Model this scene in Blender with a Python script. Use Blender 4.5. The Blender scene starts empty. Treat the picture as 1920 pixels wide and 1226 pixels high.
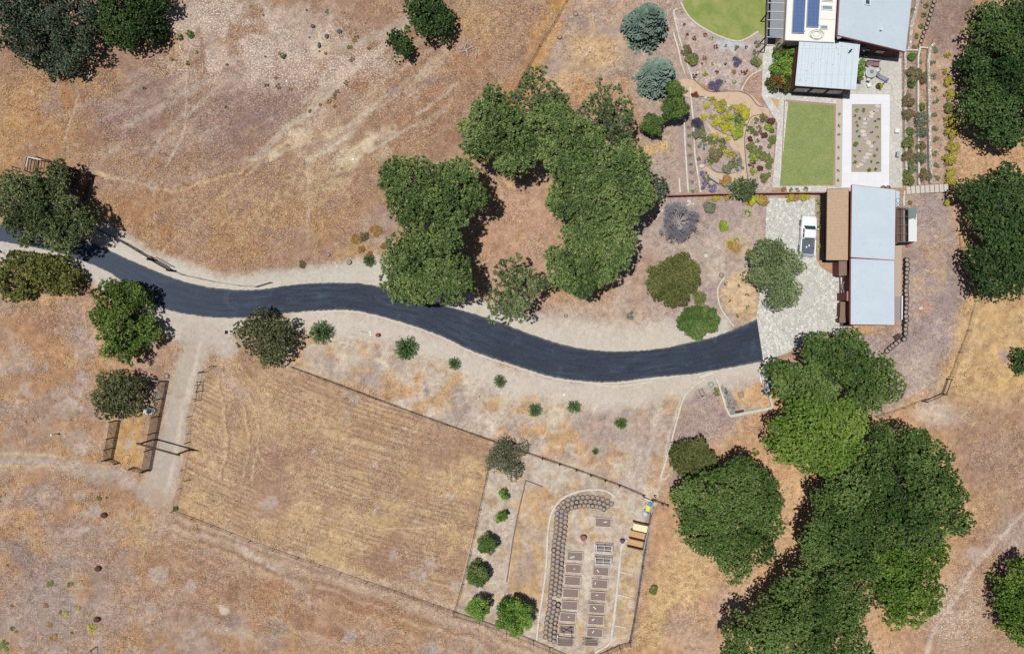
import bpy, math, random
import numpy as np
from mathutils import Vector, Matrix, noise
R = math.radians
scene = bpy.context.scene
col = scene.collection

# ------------------------------------------------------------------ camera, sky, sun
H = 111.0           # metres above the ground
S = 12.6            # photograph pixels per metre on the ground
cam_d = bpy.data.cameras.new('camera'); cam = bpy.data.objects.new('camera', cam_d); col.objects.link(cam)
cam.location = (0, 0, H); cam_d.sensor_width = 36; cam_d.lens = 36*S*H/1920.0
cam_d.clip_start = 1; cam_d.clip_end = 9000
scene.camera = cam
world = bpy.data.worlds.new('World'); scene.world = world; world.use_nodes = True
wn = world.node_tree; bgn = wn.nodes['Background']
sky = wn.nodes.new('ShaderNodeTexSky'); sky.sky_type = 'NISHITA'; sky.sun_disc = False
sky.sun_elevation = R(77); sky.sun_rotation = R(280)
wn.links.new(sky.outputs[0], bgn.inputs[0]); bgn.inputs[1].default_value = 0.05
sun_d = bpy.data.lights.new('sun', 'SUN'); sun = bpy.data.objects.new('sun', sun_d); col.objects.link(sun)
sun_d.energy = 4.8; sun_d.angle = R(0.5); sun_d.color = (1.0, 0.975, 0.935)
sun.rotation_euler = Vector((0.24, -0.015, -1.0)).to_track_quat('-Z', 'Y').to_euler()
sun.location = (-40, 10, 160)
scene.view_settings.view_transform = 'Standard'; scene.view_settings.look = 'None'
scene.view_settings.exposure = 0.0; scene.view_settings.gamma = 1.0

# ------------------------------------------------------------------ helpers
def P(px, py, z=0.0):
    k = (H-z)/H/S
    return Vector(((px-960)*k, (613-py)*k, z))
def lin1(c):
    c = c/255.0
    return c/12.92 if c <= 0.04045 else ((c+0.055)/1.055)**2.4
KEXP = 1.42
def C3(r, g, b, k=KEXP):
    return (lin1(r)/k, lin1(g)/k, lin1(b)/k)
def tag(o, label=None, cat=None, group=None, kind=None):
    if label: o['label'] = label
    if cat: o['category'] = cat
    if group: o['group'] = group
    if kind: o['kind'] = kind
    return o
def thing(name, loc, label, cat, group=None, rz=0.0):
    o = bpy.data.objects.new(name, None); col.objects.link(o)
    o.empty_display_size = 0.3
    o.location = loc; o.rotation_euler = (0, 0, rz)
    return tag(o, label, cat, group)
def copy_tree(o, parent=None):
    c = o.copy(); col.objects.link(c)
    if parent: c.parent = parent
    for ch in list(o.children): copy_tree(ch, c)
    return c
KIDS = {}
class MB:
    def __init__(s): s.v = []; s.f = []
    def quadlist(s, vs, fs):
        n = len(s.v); s.v += [tuple(v) for v in vs]; s.f += [tuple(n+i for i in f) for f in fs]; return s
    def box(s, c, d, rz=0.0, rx=0.0, ry=0.0):
        m = Matrix.Translation(c) @ Matrix.Rotation(rz, 4, 'Z') @ Matrix.Rotation(ry, 4, 'Y') @ Matrix.Rotation(rx, 4, 'X')
        vs = [m @ Vector((x*d[0]/2, y*d[1]/2, z*d[2]/2)) for x in (-1, 1) for y in (-1, 1) for z in (-1, 1)]
        return s.quadlist(vs, [(0,1,3,2),(4,6,7,5),(0,4,5,1),(2,3,7,6),(0,2,6,4),(1,5,7,3)])
    def beam(s, a, b, w, h):
        a = Vector(a); b = Vector(b); d = b-a; L = d.length
        if L < 1e-6: return s
        q = d.to_track_quat('X', 'Z').to_matrix().to_4x4(); m = Matrix.Translation((a+b)/2) @ q
        vs = [m @ Vector((x*L/2, y*w/2, z*h/2)) for x in (-1, 1) for y in (-1, 1) for z in (-1, 1)]
        return s.quadlist(vs, [(0,1,3,2),(4,6,7,5),(0,4,5,1),(2,3,7,6),(0,2,6,4),(1,5,7,3)])
    def tube(s, pts, rad, n=6, cap=True):
        pts = [Vector(p) for p in pts]
        if not hasattr(rad, '__len__'): rad = [rad]*len(pts)
        base = len(s.v)
        for i, p in enumerate(pts):
            d = (pts[min(i+1, len(pts)-1)]-pts[max(i-1, 0)])
            if d.length < 1e-9: d = Vector((0, 0, 1))
            q = d.to_track_quat('Z', 'Y')
            for k in range(n):
                a = 2*math.pi*k/n
                s.v.append(tuple(p + q @ Vector((math.cos(a)*rad[i], math.sin(a)*rad[i], 0))))
        for i in range(len(pts)-1):
            for k in range(n):
                a = base+i*n+k; b = base+i*n+(k+1) % n
                s.f.append((a, b, b+n, a+n))
        if cap:
            s.f.append(tuple(base+k for k in range(n))[::-1]); s.f.append(tuple(base+(len(pts)-1)*n+k for k in range(n)))
        return s
    def lathe(s, prof, c=(0, 0, 0), n=20, sx=1, sy=1):
        base = len(s.v); m = len(prof)
        for k in range(n):
            a = 2*math.pi*k/n
            for r, z in prof: s.v.append((c[0]+math.cos(a)*r*sx, c[1]+math.sin(a)*r*sy, c[2]+z))
        for k in range(n):
            for i in range(m-1):
                a = base+k*m+i; b = base+((k+1) % n)*m+i
                s.f.append((a, b, b+1, a+1))
        return s
    def prism(s, poly, z0, z1):
        n = len(poly); base = len(s.v)
        s.v += [(p[0], p[1], z0) for p in poly]+[(p[0], p[1], z1) for p in poly]
        s.f.append(tuple(base+n+i for i in range(n))); s.f.append(tuple(base+i for i in range(n))[::-1])
        for i in range(n):
            j = (i+1) % n; s.f.append((base+i, base+j, base+n+j, base+n+i))
        return s
    def slab(s, top, th):      # quad with its own heights, thickened downward
        top = [Vector(p) for p in top]; n = len(top); base = len(s.v)
        s.v += [tuple(p) for p in top]+[tuple(p-Vector((0, 0, th))) for p in top]
        s.f.append(tuple(base+i for i in range(n))); s.f.append(tuple(base+n+i for i in range(n))[::-1])
        for i in range(n):
            j = (i+1) % n; s.f.append((base+i, base+n+i, base+n+j, base+j))
        return s
    def rock(s, c, d, seed=0, n=2):
        rng = random.Random(seed); base = len(s.v)
        U, V = 8, 5
        off = rng.random()*50
        for j in range(V+1):
            th = math.pi*j/V
            for i in range(U):
                ph = 2*math.pi*i/U
                p = Vector((math.sin(th)*math.cos(ph), math.sin(th)*math.sin(ph), math.cos(th)))
                k = 1+0.35*noise.noise(p*1.3+Vector((off, off, 0)))
                s.v.append((c[0]+p.x*d[0]/2*k, c[1]+p.y*d[1]/2*k, c[2]+p.z*d[2]/2*k))
        for j in range(V):
            for i in range(U):
                s.f.append((base+j*U+i, base+(j+1)*U+i, base+(j+1)*U+(i+1) % U, base+j*U+(i+1) % U))
        return s
    def build(s, name, mat, parent=None, smooth=False, bevel=0.0, world=True):
        me = bpy.data.meshes.new(name)
        v = s.v
        if parent is not None and world:
            L = parent.location
            v = [(p[0]-L[0], p[1]-L[1], p[2]-L[2]) for p in v]
        me.from_pydata(v, [], s.f); me.materials.append(mat); me.update()
        if smooth:
            me.polygons.foreach_set('use_smooth', [True]*len(me.polygons))
        o = bpy.data.objects.new(name, me); col.objects.link(o)
        if parent is not None: o.parent = parent
        if bevel:
            b = o.modifiers.new('b', 'BEVEL'); b.width = bevel; b.segments = 2; b.limit_method = 'ANGLE'
        return o
def cen(o_mb):   # centroid of an MB at its base
    n = len(o_mb.v); return Vector((sum(v[0] for v in o_mb.v)/n, sum(v[1] for v in o_mb.v)/n, 0))

# ------------------------------------------------------------------ materials
def nodes_mat(name):
    m = bpy.data.materials.new(name); m.use_nodes = True
    nt = m.node_tree; bs = nt.nodes['Principled BSDF']
    return m, nt, bs
def N(nt, t, **k):
    n = nt.nodes.new(t)
    for a, b in k.items(): setattr(n, a, b)
    return n
def mixc(nt, fac, a, b, mode='MIX'):
    n = N(nt, 'ShaderNodeMix', data_type='RGBA', blend_type=mode)
    for s_, v in ((n.inputs[0], fac), (n.inputs[6], a), (n.inputs[7], b)):
        if isinstance(v, (int, float)): s_.default_value = v
        elif isinstance(v, tuple): s_.default_value = (*v, 1) if len(v) == 3 else v
        else: nt.links.new(v, s_)
    return n.outputs[2]
def noise_out(nt, scale, detail=4, rough=0.6, coord=None, vec=None, dist=0.0):
    t = N(nt, 'ShaderNodeTexNoise'); t.inputs['Scale'].default_value = scale
    t.inputs['Detail'].default_value = detail; t.inputs['Roughness'].default_value = rough; t.inputs['Distortion'].default_value = dist
    if vec is None: vec = N(nt, 'ShaderNodeTexCoord').outputs['Object']
    nt.links.new(vec, t.inputs['Vector']); return t.outputs['Fac']
def mrange(nt, x, a, b, c, d, clamp=True):
    n = N(nt, 'ShaderNodeMapRange'); n.clamp = clamp
    nt.links.new(x, n.inputs[0])
    for i, v in enumerate((a, b, c, d)): n.inputs[1+i].default_value = v
    return n.outputs[0]
def world_vec(nt):
    return N(nt, 'ShaderNodeNewGeometry').outputs['Position']
MATS = {}
def M(name, rgb, rough=0.8, var=0.18, scale=5.0, metal=0.0, bump=0.0, second=None, sfac=(0.5, 0.62), sscale=1.2, detail=5, spec=0.3):
    if name in MATS: return MATS[name]
    m, nt, bs = nodes_mat(name)
    c = C3(*rgb); wv = world_vec(nt)
    f = noise_out(nt, scale, detail, 0.65, vec=wv)
    out = mixc(nt, mrange(nt, f, 0.3, 0.7, 0, 1), tuple(x*(1-var) for x in c), tuple(min(1, x*(1+var)) for x in c))
    if second:
        g = noise_out(nt, sscale, 4, 0.6, vec=wv)
        out = mixc(nt, mrange(nt, g, sfac[0], sfac[1], 0, 1), out, C3(*second))
    nt.links.new(out, bs.inputs['Base Color'])
    bs.inputs['Roughness'].default_value = rough; bs.inputs['Metallic'].default_value = metal
    bs.inputs['Specular IOR Level'].default_value = spec
    if bump:
        b = N(nt, 'ShaderNodeBump'); b.inputs['Strength'].default_value = bump; b.inputs['Distance'].default_value = 0.03
        nt.links.new(f, b.inputs['Height']); nt.links.new(b.outputs[0], bs.inputs['Normal'])
    MATS[name] = m
    return m
def leaf_mat(name, dark, mid, light, rough=0.62, trans=0.12, dry=None):
    m, nt, bs = nodes_mat(name)
    a = N(nt, 'ShaderNodeAttribute', attribute_name='tint')
    r = N(nt, 'ShaderNodeValToRGB'); e = r.color_ramp.elements
    e[0].position = 0.0; e[0].color = (*C3(*dark), 1); e[1].position = 1.0; e[1].color = (*C3(*light), 1)
    x = e.new(0.5); x.color = (*C3(*mid), 1)
    if dry:
        x.position = 0.45; x = e.new(0.9); x.color = (*C3(*light), 1); e[len(e)-1].color = (*C3(*dry), 1)
    nt.links.new(a.outputs['Fac'], r.inputs[0]); nt.links.new(r.outputs[0], bs.inputs['Base Color'])
    bs.inputs['Roughness'].default_value = rough; bs.inputs['Specular IOR Level'].default_value = 0.25
    if trans:
        tr = N(nt, 'ShaderNodeBsdfTranslucent'); nt.links.new(r.outputs[0], tr.inputs[0])
        mx = N(nt, 'ShaderNodeMixShader'); mx.inputs[0].default_value = trans
        nt.links.new(bs.outputs[0], mx.inputs[1]); nt.links.new(tr.outputs[0], mx.inputs[2])
        nt.links.new(mx.outputs[0], nt.nodes['Material Output'].inputs[0])
    return m

# ------------------------------------------------------------------ the ground: colours of soil and straw, laid out in metres
STEP = 2.5
gx = np.arange(-60, 1981, STEP); gy = np.arange(-60, 1291, STEP)
GX, GY = np.meshgrid(gx, gy)
def vnoise(X, Y, cell, seed):
    r = np.random.RandomState(seed)
    x = (X+4000)/cell; y = (Y+4000)/cell
    x0 = np.floor(x).astype(int); y0 = np.floor(y).astype(int)
    fx = x-x0; fy = y-y0; fx = fx*fx*(3-2*fx); fy = fy*fy*(3-2*fy)
    T = r.rand(512, 512)
    a = T[x0 % 512, y0 % 512]; b = T[(x0+1) % 512, y0 % 512]; c = T[x0 % 512, (y0+1) % 512]; d = T[(x0+1) % 512, (y0+1) % 512]
    return (a*(1-fx)+b*fx)*(1-fy)+(c*(1-fx)+d*fx)*fy
FC = {}
def fbm(cell, seed, octv=5, X=None, Y=None, gain=0.55):
    key = (cell, seed, octv, gain)
    if X is None and key in FC: return FC[key]
    g = X is None
    X = GX if X is None else X; Y = GY if Y is None else Y
    s = 0; a = 1; t = 0
    for i in range(octv):
        s = s+a*vnoise(X, Y, cell/2**i, seed*17+i); t += a; a *= gain
    s = s/t
    if g: FC[key] = s = s.astype(np.float32)
    return s
def ss(a, b, x):
    t = np.clip((x-a)/(b-a), 0, 1); return t*t*(3-2*t)
WX = GX+22*(fbm(70, 1)-.5)*2+7*(fbm(12, 5, 3)-.5)*2; WY = GY+22*(fbm(70, 2)-.5)*2+7*(fbm(12, 6, 3)-.5)*2
COL = np.zeros(GX.shape+(3,)); SPK = np.zeros(GX.shape)+0.35; CALM = np.zeros(GX.shape)
def gc(c): return np.array([lin1(v)/KEXP for v in c])
def put(mask, c, a=1.0):
    m = np.clip(mask*a, 0, 1)[..., None]
    COL[:] = COL*(1-m)+gc(c)*m
def blur(m, px):
    k = max(1, int(px/STEP))
    if k <= 1: return m
    for ax in (0, 1):
        for _ in range(2):
            c = np.cumsum(np.pad(m, [(k+1, k) if i == ax else (0, 0) for i in (0, 1)], mode='edge'), axis=ax)
            n = m.shape[ax]; w = 2*k+1
            m = (np.take(c, np.arange(w, w+n), axis=ax)-np.take(c, np.arange(0, n), axis=ax))/w
    return m
def inpoly(pts, X, Y):
    m = np.zeros(X.shape, bool); n = len(pts)
    for i in range(n):
        x1, y1 = pts[i]; x2, y2 = pts[(i+1) % n]
        if y1 == y2: continue
        c = ((y1 > Y) != (y2 > Y)) & (X < (x2-x1)*(Y-y1)/(y2-y1)+x1)
        m ^= c
    return m.astype(float)
def poly(pts, c, a=1.0, soft=10, warp=True, brk=None):
    m = blur(inpoly(pts, WX if warp else GX, WY if warp else GY), soft)
    if brk is not None: m = m*ss(brk[0], brk[1], fbm(brk[2], brk[3], 5))
    put(m, c, a); return m
def win(x0, x1, y0, y1):
    i0 = max(0, int((x0+60)/STEP)); i1 = min(len(gx), int((x1+60)/STEP)+2); j0 = max(0, int((y0+60)/STEP)); j1 = min(len(gy), int((y1+60)/STEP)+2)
    return None if i1 <= i0 or j1 <= j0 else (slice(j0, j1), slice(i0, i1))
def putw(W, mask, c, a=1.0):
    m = np.clip(mask*a, 0, 1)[..., None]; COL[W] = COL[W]*(1-m)+gc(c)*m
LATE = []; REPLAY = [False]
def blob(x, y, rx, ry, c, a=1.0, ang=0, brk=None, core=0.3, spk=None):
    if not REPLAY[0] and max(rx, ry) <= 30: LATE.append((blob, (x, y, rx, ry, c, a*.6, ang, brk, core, None)))
    rm = max(rx, ry)+34; W = win(x-rm, x+rm, y-rm, y+rm)
    if W is None: return
    ca, sa = math.cos(R(ang)), math.sin(R(ang)); dx = WX[W]-x; dy = WY[W]-y
    u = (dx*ca+dy*sa)/rx; v = (-dx*sa+dy*ca)/ry
    m = 1-ss(core, 1.0, np.sqrt(u*u+v*v))
    if brk is not None: m = m*ss(brk[0], brk[1], fbm(brk[2], brk[3], 5)[W])
    putw(W, m, c, a)
    if spk is not None: SPK[W] = SPK[W]*(1-m)+spk*m
def stroke(pts, w, c, a=1.0, soft=0.6, warp=0.25, brk=None):
    if not REPLAY[0]: LATE.append((stroke, (pts, w, c, a*.9, soft, warp, None if w < 8 else brk)))
    xs_ = [p[0] for p in pts]; ys_ = [p[1] for p in pts]; W = win(min(xs_)-w-32, max(xs_)+w+32, min(ys_)-w-32, max(ys_)+w+32)
    if W is None: return
    X = GX[W]+(WX[W]-GX[W])*warp; Y = GY[W]+(WY[W]-GY[W])*warp; d = np.full(X.shape, 1e9)
    for i in range(len(pts)-1):
        x1, y1 = pts[i]; x2, y2 = pts[i+1]; L2 = (x2-x1)**2+(y2-y1)**2+1e-9
        t = np.clip(((X-x1)*(x2-x1)+(Y-y1)*(y2-y1))/L2, 0, 1)
        d = np.minimum(d, np.hypot(X-x1-t*(x2-x1), Y-y1-t*(y2-y1)))
    m = 1-ss(w/2*(1-soft), w/2*(1+soft), d)
    if brk is not None: m = m*ss(brk[0], brk[1], fbm(brk[2], brk[3], 4)[W])
    putw(W, m, c, a)
    if w >= 14 and min(c) > 150: CALM[W] = np.maximum(CALM[W], m*a)
def curve(pts, n=10):
    """Catmull-Rom through the given points"""
    o = []; p = [pts[0]]+list(pts)+[pts[-1]]
    for i in range(1, len(p)-2):
        for k in range(n):
            t = k/n; q = [0]*len(p[0])
            for j in range(len(q)):
                a, b, c, d = p[i-1][j], p[i][j], p[i+1][j], p[i+2][j]
                q[j] = 0.5*(2*b+(c-a)*t+(2*a-5*b+4*c-d)*t*t+(3*b-a-3*c+d)*t**3)
            o.append(tuple(q))
    o.append(tuple(pts[-1])); return o

STRAW = (196, 152, 104); ORANGE = (188, 138, 88); PURP = (166, 134, 120); PALE = (208, 188, 164); SAND = (212, 202, 184); GREY = (170, 154, 146); GOLD = (212, 176, 118); BROWN = (168, 126, 98)
COL[:] = gc((184, 148, 116))
def scat(c, cell, seed, lo, hi, a, mask=1.0): put(mask*ss(lo, hi, fbm(cell, seed, 6)), c, a)
scat(PURP, 160, 11, .47, .6, .55); scat(ORANGE, 120, 12, .5, .62, .55); scat(PALE, 60, 13, .58, .72, .45)
# upper left pasture
UL = [(-60, -60), (1070, -60), (1060, 0), (1010, 90), (960, 190), (700, 470), (540, 520), (430, 520), (340, 490), (180, 420), (-60, 360)]
poly(UL, (172, 136, 112), 0.75, 8)
blob(240, 190, 190, 110, (146, 118, 112), 0.85, -15, (.3, .5, 90, 21)); blob(480, 200, 230, 95, (150, 124, 118), 0.85, -25, (.3, .5, 90, 22))
blob(430, 70, 230, 130, (196, 176, 160), 0.85, 0, (.3, .5, 40, 23), .4, 1.0); blob(620, 90, 160, 110, (192, 172, 158), 0.7, 0, (.3, .52, 40, 24), .4, .9)
blob(610, 230, 170, 75, (196, 172, 146), 0.65, -38, (.36, .56, 30, 25), .3, .8)
blob(90, 230, 120, 140, (184, 134, 82), 0.9, 0, (.33, .52, 50, 26)); blob(20, 240, 60, 150, (196, 150, 96), 0.7)
blob(300, 100, 60, 80, (192, 148, 98), .6, 60, (.35, .5, 30, 27)); blob(180, 150, 90, 50, (192, 148, 98), .6, 20, (.35, .5, 30, 27))
blob(330, 420, 240, 90, (184, 134, 86), 0.8, 18, (.33, .52, 60, 28)); blob(560, 420, 190, 80, (184, 138, 92), 0.75, -20, (.35, .52, 60, 29))
blob(400, 370, 160, 50, (178, 138, 104), .6, -10, (.4, .6, 50, 30))
blob(860, 130, 150, 60, (182, 132, 90), 0.8, -50, (.3, .5, 50, 31)); blob(760, 230, 150, 50, (176, 134, 100), 0.6, -40, (.35, .5, 40, 32)); blob(880, 40, 80, 60, (200, 160, 112), .7, 0, (.3, .5, 30, 33))
stroke([(985, 150), (1040, 30), (1060, -30)], 34, (208, 154, 84), .75, .9, 1); stroke([(930, 210), (985, 150)], 50, (190, 138, 86), .7, .9, 1)
# diagonal scrape lines in the pasture
for a, b, w, c in [((470, 300), (745, 60), 10, PALE), ((745, 60), (800, 10), 14, PALE), ((600, 170), (470, 320), 6, PALE), ((500, 300), (640, 240), 7, (214, 192, 156)), ((640, 240), (690, 200), 5, PALE),
                   ((580, 300), (660, 245), 9, (214, 196, 166)), ((690, 285), (790, 225), 6, PALE), ((700, 275), (740, 250), 10, PALE), ((700, 155), (830, 80), 6, (196, 170, 146)), ((720, 150), (590, 260), 8, (190, 160, 130)),
                   ((780, 215), (860, 155), 6, PALE), ((230, 240), (400, 150), 12, (190, 168, 150)), ((290, 260), (460, 130), 6, (190, 168, 150)), ((450, 130), (600, 110), 12, (180, 150, 130)), ((760, 45), (560, 190), 6, (196, 174, 152)),
                   ((100, 90), (150, 180), 4, GREY), ((150, 180), (120, 260), 3, PALE), ((380, 20), (350, 110), 3, PALE), ((350, 110), (345, 240), 3, PALE), ((345, 240), (310, 310), 4, PALE), ((290, 340), (295, 470), 4, (190, 160, 126)),
                   ((295, 480), (480, 310), 4, (200, 170, 130)), ((580, 290), (575, 420), 4, PALE), ((600, 130), (575, 290), 4, (200, 180, 156)), ((600, 50), (590, 130), 4, PALE)]:
    stroke([a, b], w, c, .75, .8, .5, (.25, .5, 22, 41))
stroke(curve([(180, 325), (270, 345), (320, 355), (400, 335), (470, 305), (540, 270), (640, 235)]), 6, (214, 184, 142), .8, .8, .5)
stroke(curve([(600, 100), (700, 60), (800, 0)]), 16, (200, 182, 160), .5, .9, 1)
for x, y, rx, ry, an in [(660, 285, 50, 34, -35), (640, 305, 45, 22, -30), (715, 285, 34, 20, -40), (515, 292, 18, 12, 0), (600, 92, 22, 22, 0), (730, 245, 20, 28, 20), (560, 250, 30, 14, -30), (690, 260, 24, 30, 0)]:
    blob(x, y, rx, ry, (222, 202, 168), .85, an, (.3, .52, 14, 44), .3, .8)
blob(735, 165, 16, 12, (140, 125, 125), .7); blob(810, 145, 30, 12, (156, 136, 126), .6, -20); blob(165, 138, 12, 12, (212, 190, 164), .9); blob(290, 345, 12, 14, (192, 174, 158), .8)
# tufted cells on the slope
blob(480, 390, 150, 60, (208, 172, 120), .6, -30, (.44, .54, 10, 45)); blob(620, 330, 130, 60, (214, 190, 146), .65, -30, (.42, .54, 9, 46)); blob(560, 250, 100, 40, (206, 180, 150), .5, -30, (.42, .54, 9, 47))
blob(640, 490, 90, 40, (206, 170, 112), .7, -25, (.38, .52, 14, 48))
# strip beyond the diagonal fence
DS = [(1070, -60), (1270, -60), (1290, 60), (1312, 362), (1240, 380), (1180, 150), (1000, 140), (1010, 90), (1060, 0)]
poly(DS, (178, 156, 140), 0.95, 6); blob(1110, 90, 85, 70, (214, 180, 130), .85, 0, (.3, .5, 26, 51)); blob(1130, 10, 80, 50, (196, 160, 124), .6, 0, (.3, .5, 26, 52)); blob(1085, 45, 45, 30, (150, 132, 128), .75, 20, (.3, .5, 20, 53))
blob(1060, 150, 60, 40, (204, 172, 130), .7, 0, (.35, .5, 22, 54)); blob(1225, 275, 34, 20, (216, 178, 110), .8, -10); blob(1230, 320, 50, 50, (180, 160, 148), .7)
stroke([(1045, 20), (1000, 100), (960, 180)], 10, (146, 126, 116), .5, .9, .6)
# inside the ring of pines, and east of it
poly([(880, 380), (1000, 340), (1060, 400), (1040, 480), (1020, 600), (1000, 640), (900, 520)], (186, 148, 122), .95, 12); blob(940, 430, 60, 60, (184, 142, 112), .8, 0, (.3, .5, 30, 55)); blob(990, 600, 80, 50, (188, 156, 132), .6)
EG = [(1180, 380), (1440, 368), (1430, 600), (1350, 640), (1160, 660), (1000, 640), (980, 590), (1150, 560)]
poly(EG, (186, 168, 154), 0.95, 12); blob(1150, 590, 140, 50, (194, 168, 142), .7, 10, (.3, .5, 30, 56)); blob(1200, 520, 50, 80, (180, 148, 124), .6); blob(1335, 470, 30, 80, (204, 188, 170), .8, -25, (.3, .5, 24, 57)); blob(1340, 410, 90, 40, (172, 154, 146), .7)
blob(1380, 460, 40, 30, (206, 180, 140), .6); blob(1350, 560, 24, 60, (176, 160, 150), .8); blob(1385, 555, 38, 60, (216, 186, 146), .95, 0, None, .7)
blob(720, 430, 60, 60, (176, 152, 138), .8); blob(650, 500, 50, 24, (184, 164, 148), .8)
# pale verge on both sides of the drive
stroke(curve([(-40, 455), (60, 475), (180, 500), (260, 560), (330, 590)]), 60, (204, 196, 182), .9, .5, .4)
stroke(curve([(190, 440), (260, 480), (330, 515), (420, 540), (520, 530), (640, 520), (720, 520), (850, 560), (960, 610), (1060, 640), (1180, 650), (1290, 625), (1340, 610)]), 44, (212, 203, 186), .95, .6, .5)
stroke(curve([(560, 530), (680, 515), (760, 520)]), 50, (208, 200, 184), .8, .6, .6); stroke(curve([(1000, 620), (1130, 635), (1260, 630)]), 54, (210, 198, 180), .8, .6, .6)
stroke(curve([(560, 600), (640, 600), (740, 620), (840, 660), (940, 705), (1060, 735), (1180, 738), (1310, 712), (1430, 690)]), 46, (210, 199, 182), .92, .7, .6)
# bank between the drive and the field
BK = [(560, 600), (740, 620), (840, 660), (940, 700), (1060, 735), (1310, 712), (1290, 760), (1240, 940), (985, 848), (925, 826), (548, 688)]
m = poly(BK, (202, 186, 166), .85, 12); put(m*ss(.45, .58, fbm(26, 61, 6)), (204, 160, 108), .75); put(m*ss(.52, .64, fbm(40, 62, 6)), (216, 202, 180), .8); put(m*ss(.56, .66, fbm(60, 63, 5)), GREY, .6)
for x, y, r_ in [(703, 692, 16), (798, 726, 12), (645, 705, 16), (690, 720, 22), (870, 770, 22)]: blob(x, y, r_, r_*.8, (178, 164, 154), .85)
blob(703, 688, 9, 8, (140, 130, 132), .6); blob(797, 724, 8, 10, (112, 106, 112), .7); blob(1170, 800, 70, 60, (176, 160, 150), .75, 0, (.3, .5, 40, 64)); blob(1190, 880, 40, 70, (196, 180, 164), .7); blob(1100, 900, 90, 40, (208, 190, 164), .7, 20)
# purple ground by the stone edging
poly([(1275, 745), (1335, 705), (1362, 775), (1450, 770), (1420, 860), (1350, 900), (1245, 915), (1255, 850)], (166, 146, 138), .95, 8); blob(1370, 830, 50, 26, (192, 176, 160), .8, 10, (.3, .5, 20, 65)); blob(1240, 900, 24, 60, (200, 166, 136), .7)
poly([(1345, 715), (1440, 690), (1450, 765), (1368, 778)], (196, 180, 164), .95, 3, False); blob(1400, 750, 60, 20, (214, 170, 110), .85, -8, (.3, .48, 16, 66)); blob(1425, 735, 22, 34, (214, 170, 112), .8)
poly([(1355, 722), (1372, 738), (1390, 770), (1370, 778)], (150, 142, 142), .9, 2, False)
# mulch below the oaks
OM = [(1240, 940), (1330, 850), (1440, 740), (1700, 700), (1840, 900), (1830, 1010), (1760, 1180), (1640, 1290), (1180, 1290), (1185, 1200), (1215, 1020)]
poly(OM, (204, 160, 116), .85, 14); blob(1300, 1080, 100, 90, (214, 178, 126), .8, -35, (.3, .5, 40, 71)); blob(1370, 1120, 90, 60, (196, 166, 142), .7, -30, (.3, .5, 40, 72)); blob(1490, 930, 40, 130, (216, 176, 128), .85)
poly([(1445, 690), (1470, 670), (1500, 900), (1470, 900), (1430, 760)], (208, 158, 110), .9, 6); blob(1290, 1180, 90, 70, (192, 162, 140), .7, 0, (.3, .5, 40, 73)); blob(1230, 1150, 30, 120, (208, 174, 118), .8, 10)
# east side
poly([(1690, 360), (1800, 360), (1822, 560), (1770, 710), (1640, 780), (1600, 640), (1690, 620)], (166, 148, 142), .95, 8); blob(1740, 460, 50, 60, (190, 158, 126), .6, 0, (.4, .52, 26, 74)); blob(1740, 520, 60, 50, (200, 166, 124), .55, 0, (.44, .54, 22, 75)); blob(1730, 700, 70, 50, (196, 176, 160), .7, 0, (.3, .5, 30, 76)); blob(1725, 580, 22, 16, (186, 138, 116), .7)
blob(1615, 625, 30, 16, (206, 160, 106), .9)
poly([(1800, 200), (1990, 200), (1990, 620), (1830, 600), (1790, 440), (1780, 340)], (208, 164, 118), .85, 12); blob(1815, 440, 26, 90, (208, 168, 120), .8)
poly([(1820, 560), (1990, 540), (1990, 860), (1800, 800), (1770, 720)], (208, 172, 120), .95, 14); blob(1880, 720, 90, 30, (214, 178, 112), .7, -15, (.3, .5, 26, 77)); blob(1873, 669, 12, 13, (170, 148, 136), .95, 0, None, .75); blob(1866, 703, 6, 5, (170, 148, 136), .8)
poly([(1760, 760), (1990, 740), (1990, 1290), (1640, 1290), (1840, 990), (1800, 880)], (182, 146, 120), .9, 20); blob(1870, 860, 100, 80, (168, 136, 118), .75, 0, (.3, .5, 50, 78)); blob(1860, 960, 50, 90, (200, 158, 112), .7, 20, (.3, .5, 40, 79)); blob(1760, 780, 60, 40, (204, 186, 166), .85)
blob(1790, 1150, 80, 100, (200, 172, 146), .8, 0, (.3, .5, 40, 80), .3, .9); blob(1900, 990, 60, 60, (180, 160, 150), .7); blob(1830, 1040, 40, 14, (198, 180, 166), .8, -30); blob(1660, 1210, 90, 40, (200, 160, 124), .8)
stroke(curve([(1925, 950), (1880, 1000), (1830, 1060), (1790, 1130), (1750, 1180), (1730, 1240)]), 7, (212, 190, 170), .8, .7, .4)
poly([(1720, -60), (1850, -60), (1800, 130), (1790, 200), (1745, 90)], (152, 128, 118), .95, 8); poly([(1740, 90), (1790, 110), (1800, 350), (1745, 350)], (186, 158, 134), .95, 8); poly([(1690, -60), (1735, -60), (1715, 95), (1745, 345), (1690, 345)], (168, 146, 132), .95, 5)
blob(1850, 270, 60, 60, (206, 166, 124), .8); stroke(curve([(1835, 560), (1825, 640), (1795, 720)]), 9, (212, 182, 132), .7, .8, .3)
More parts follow.
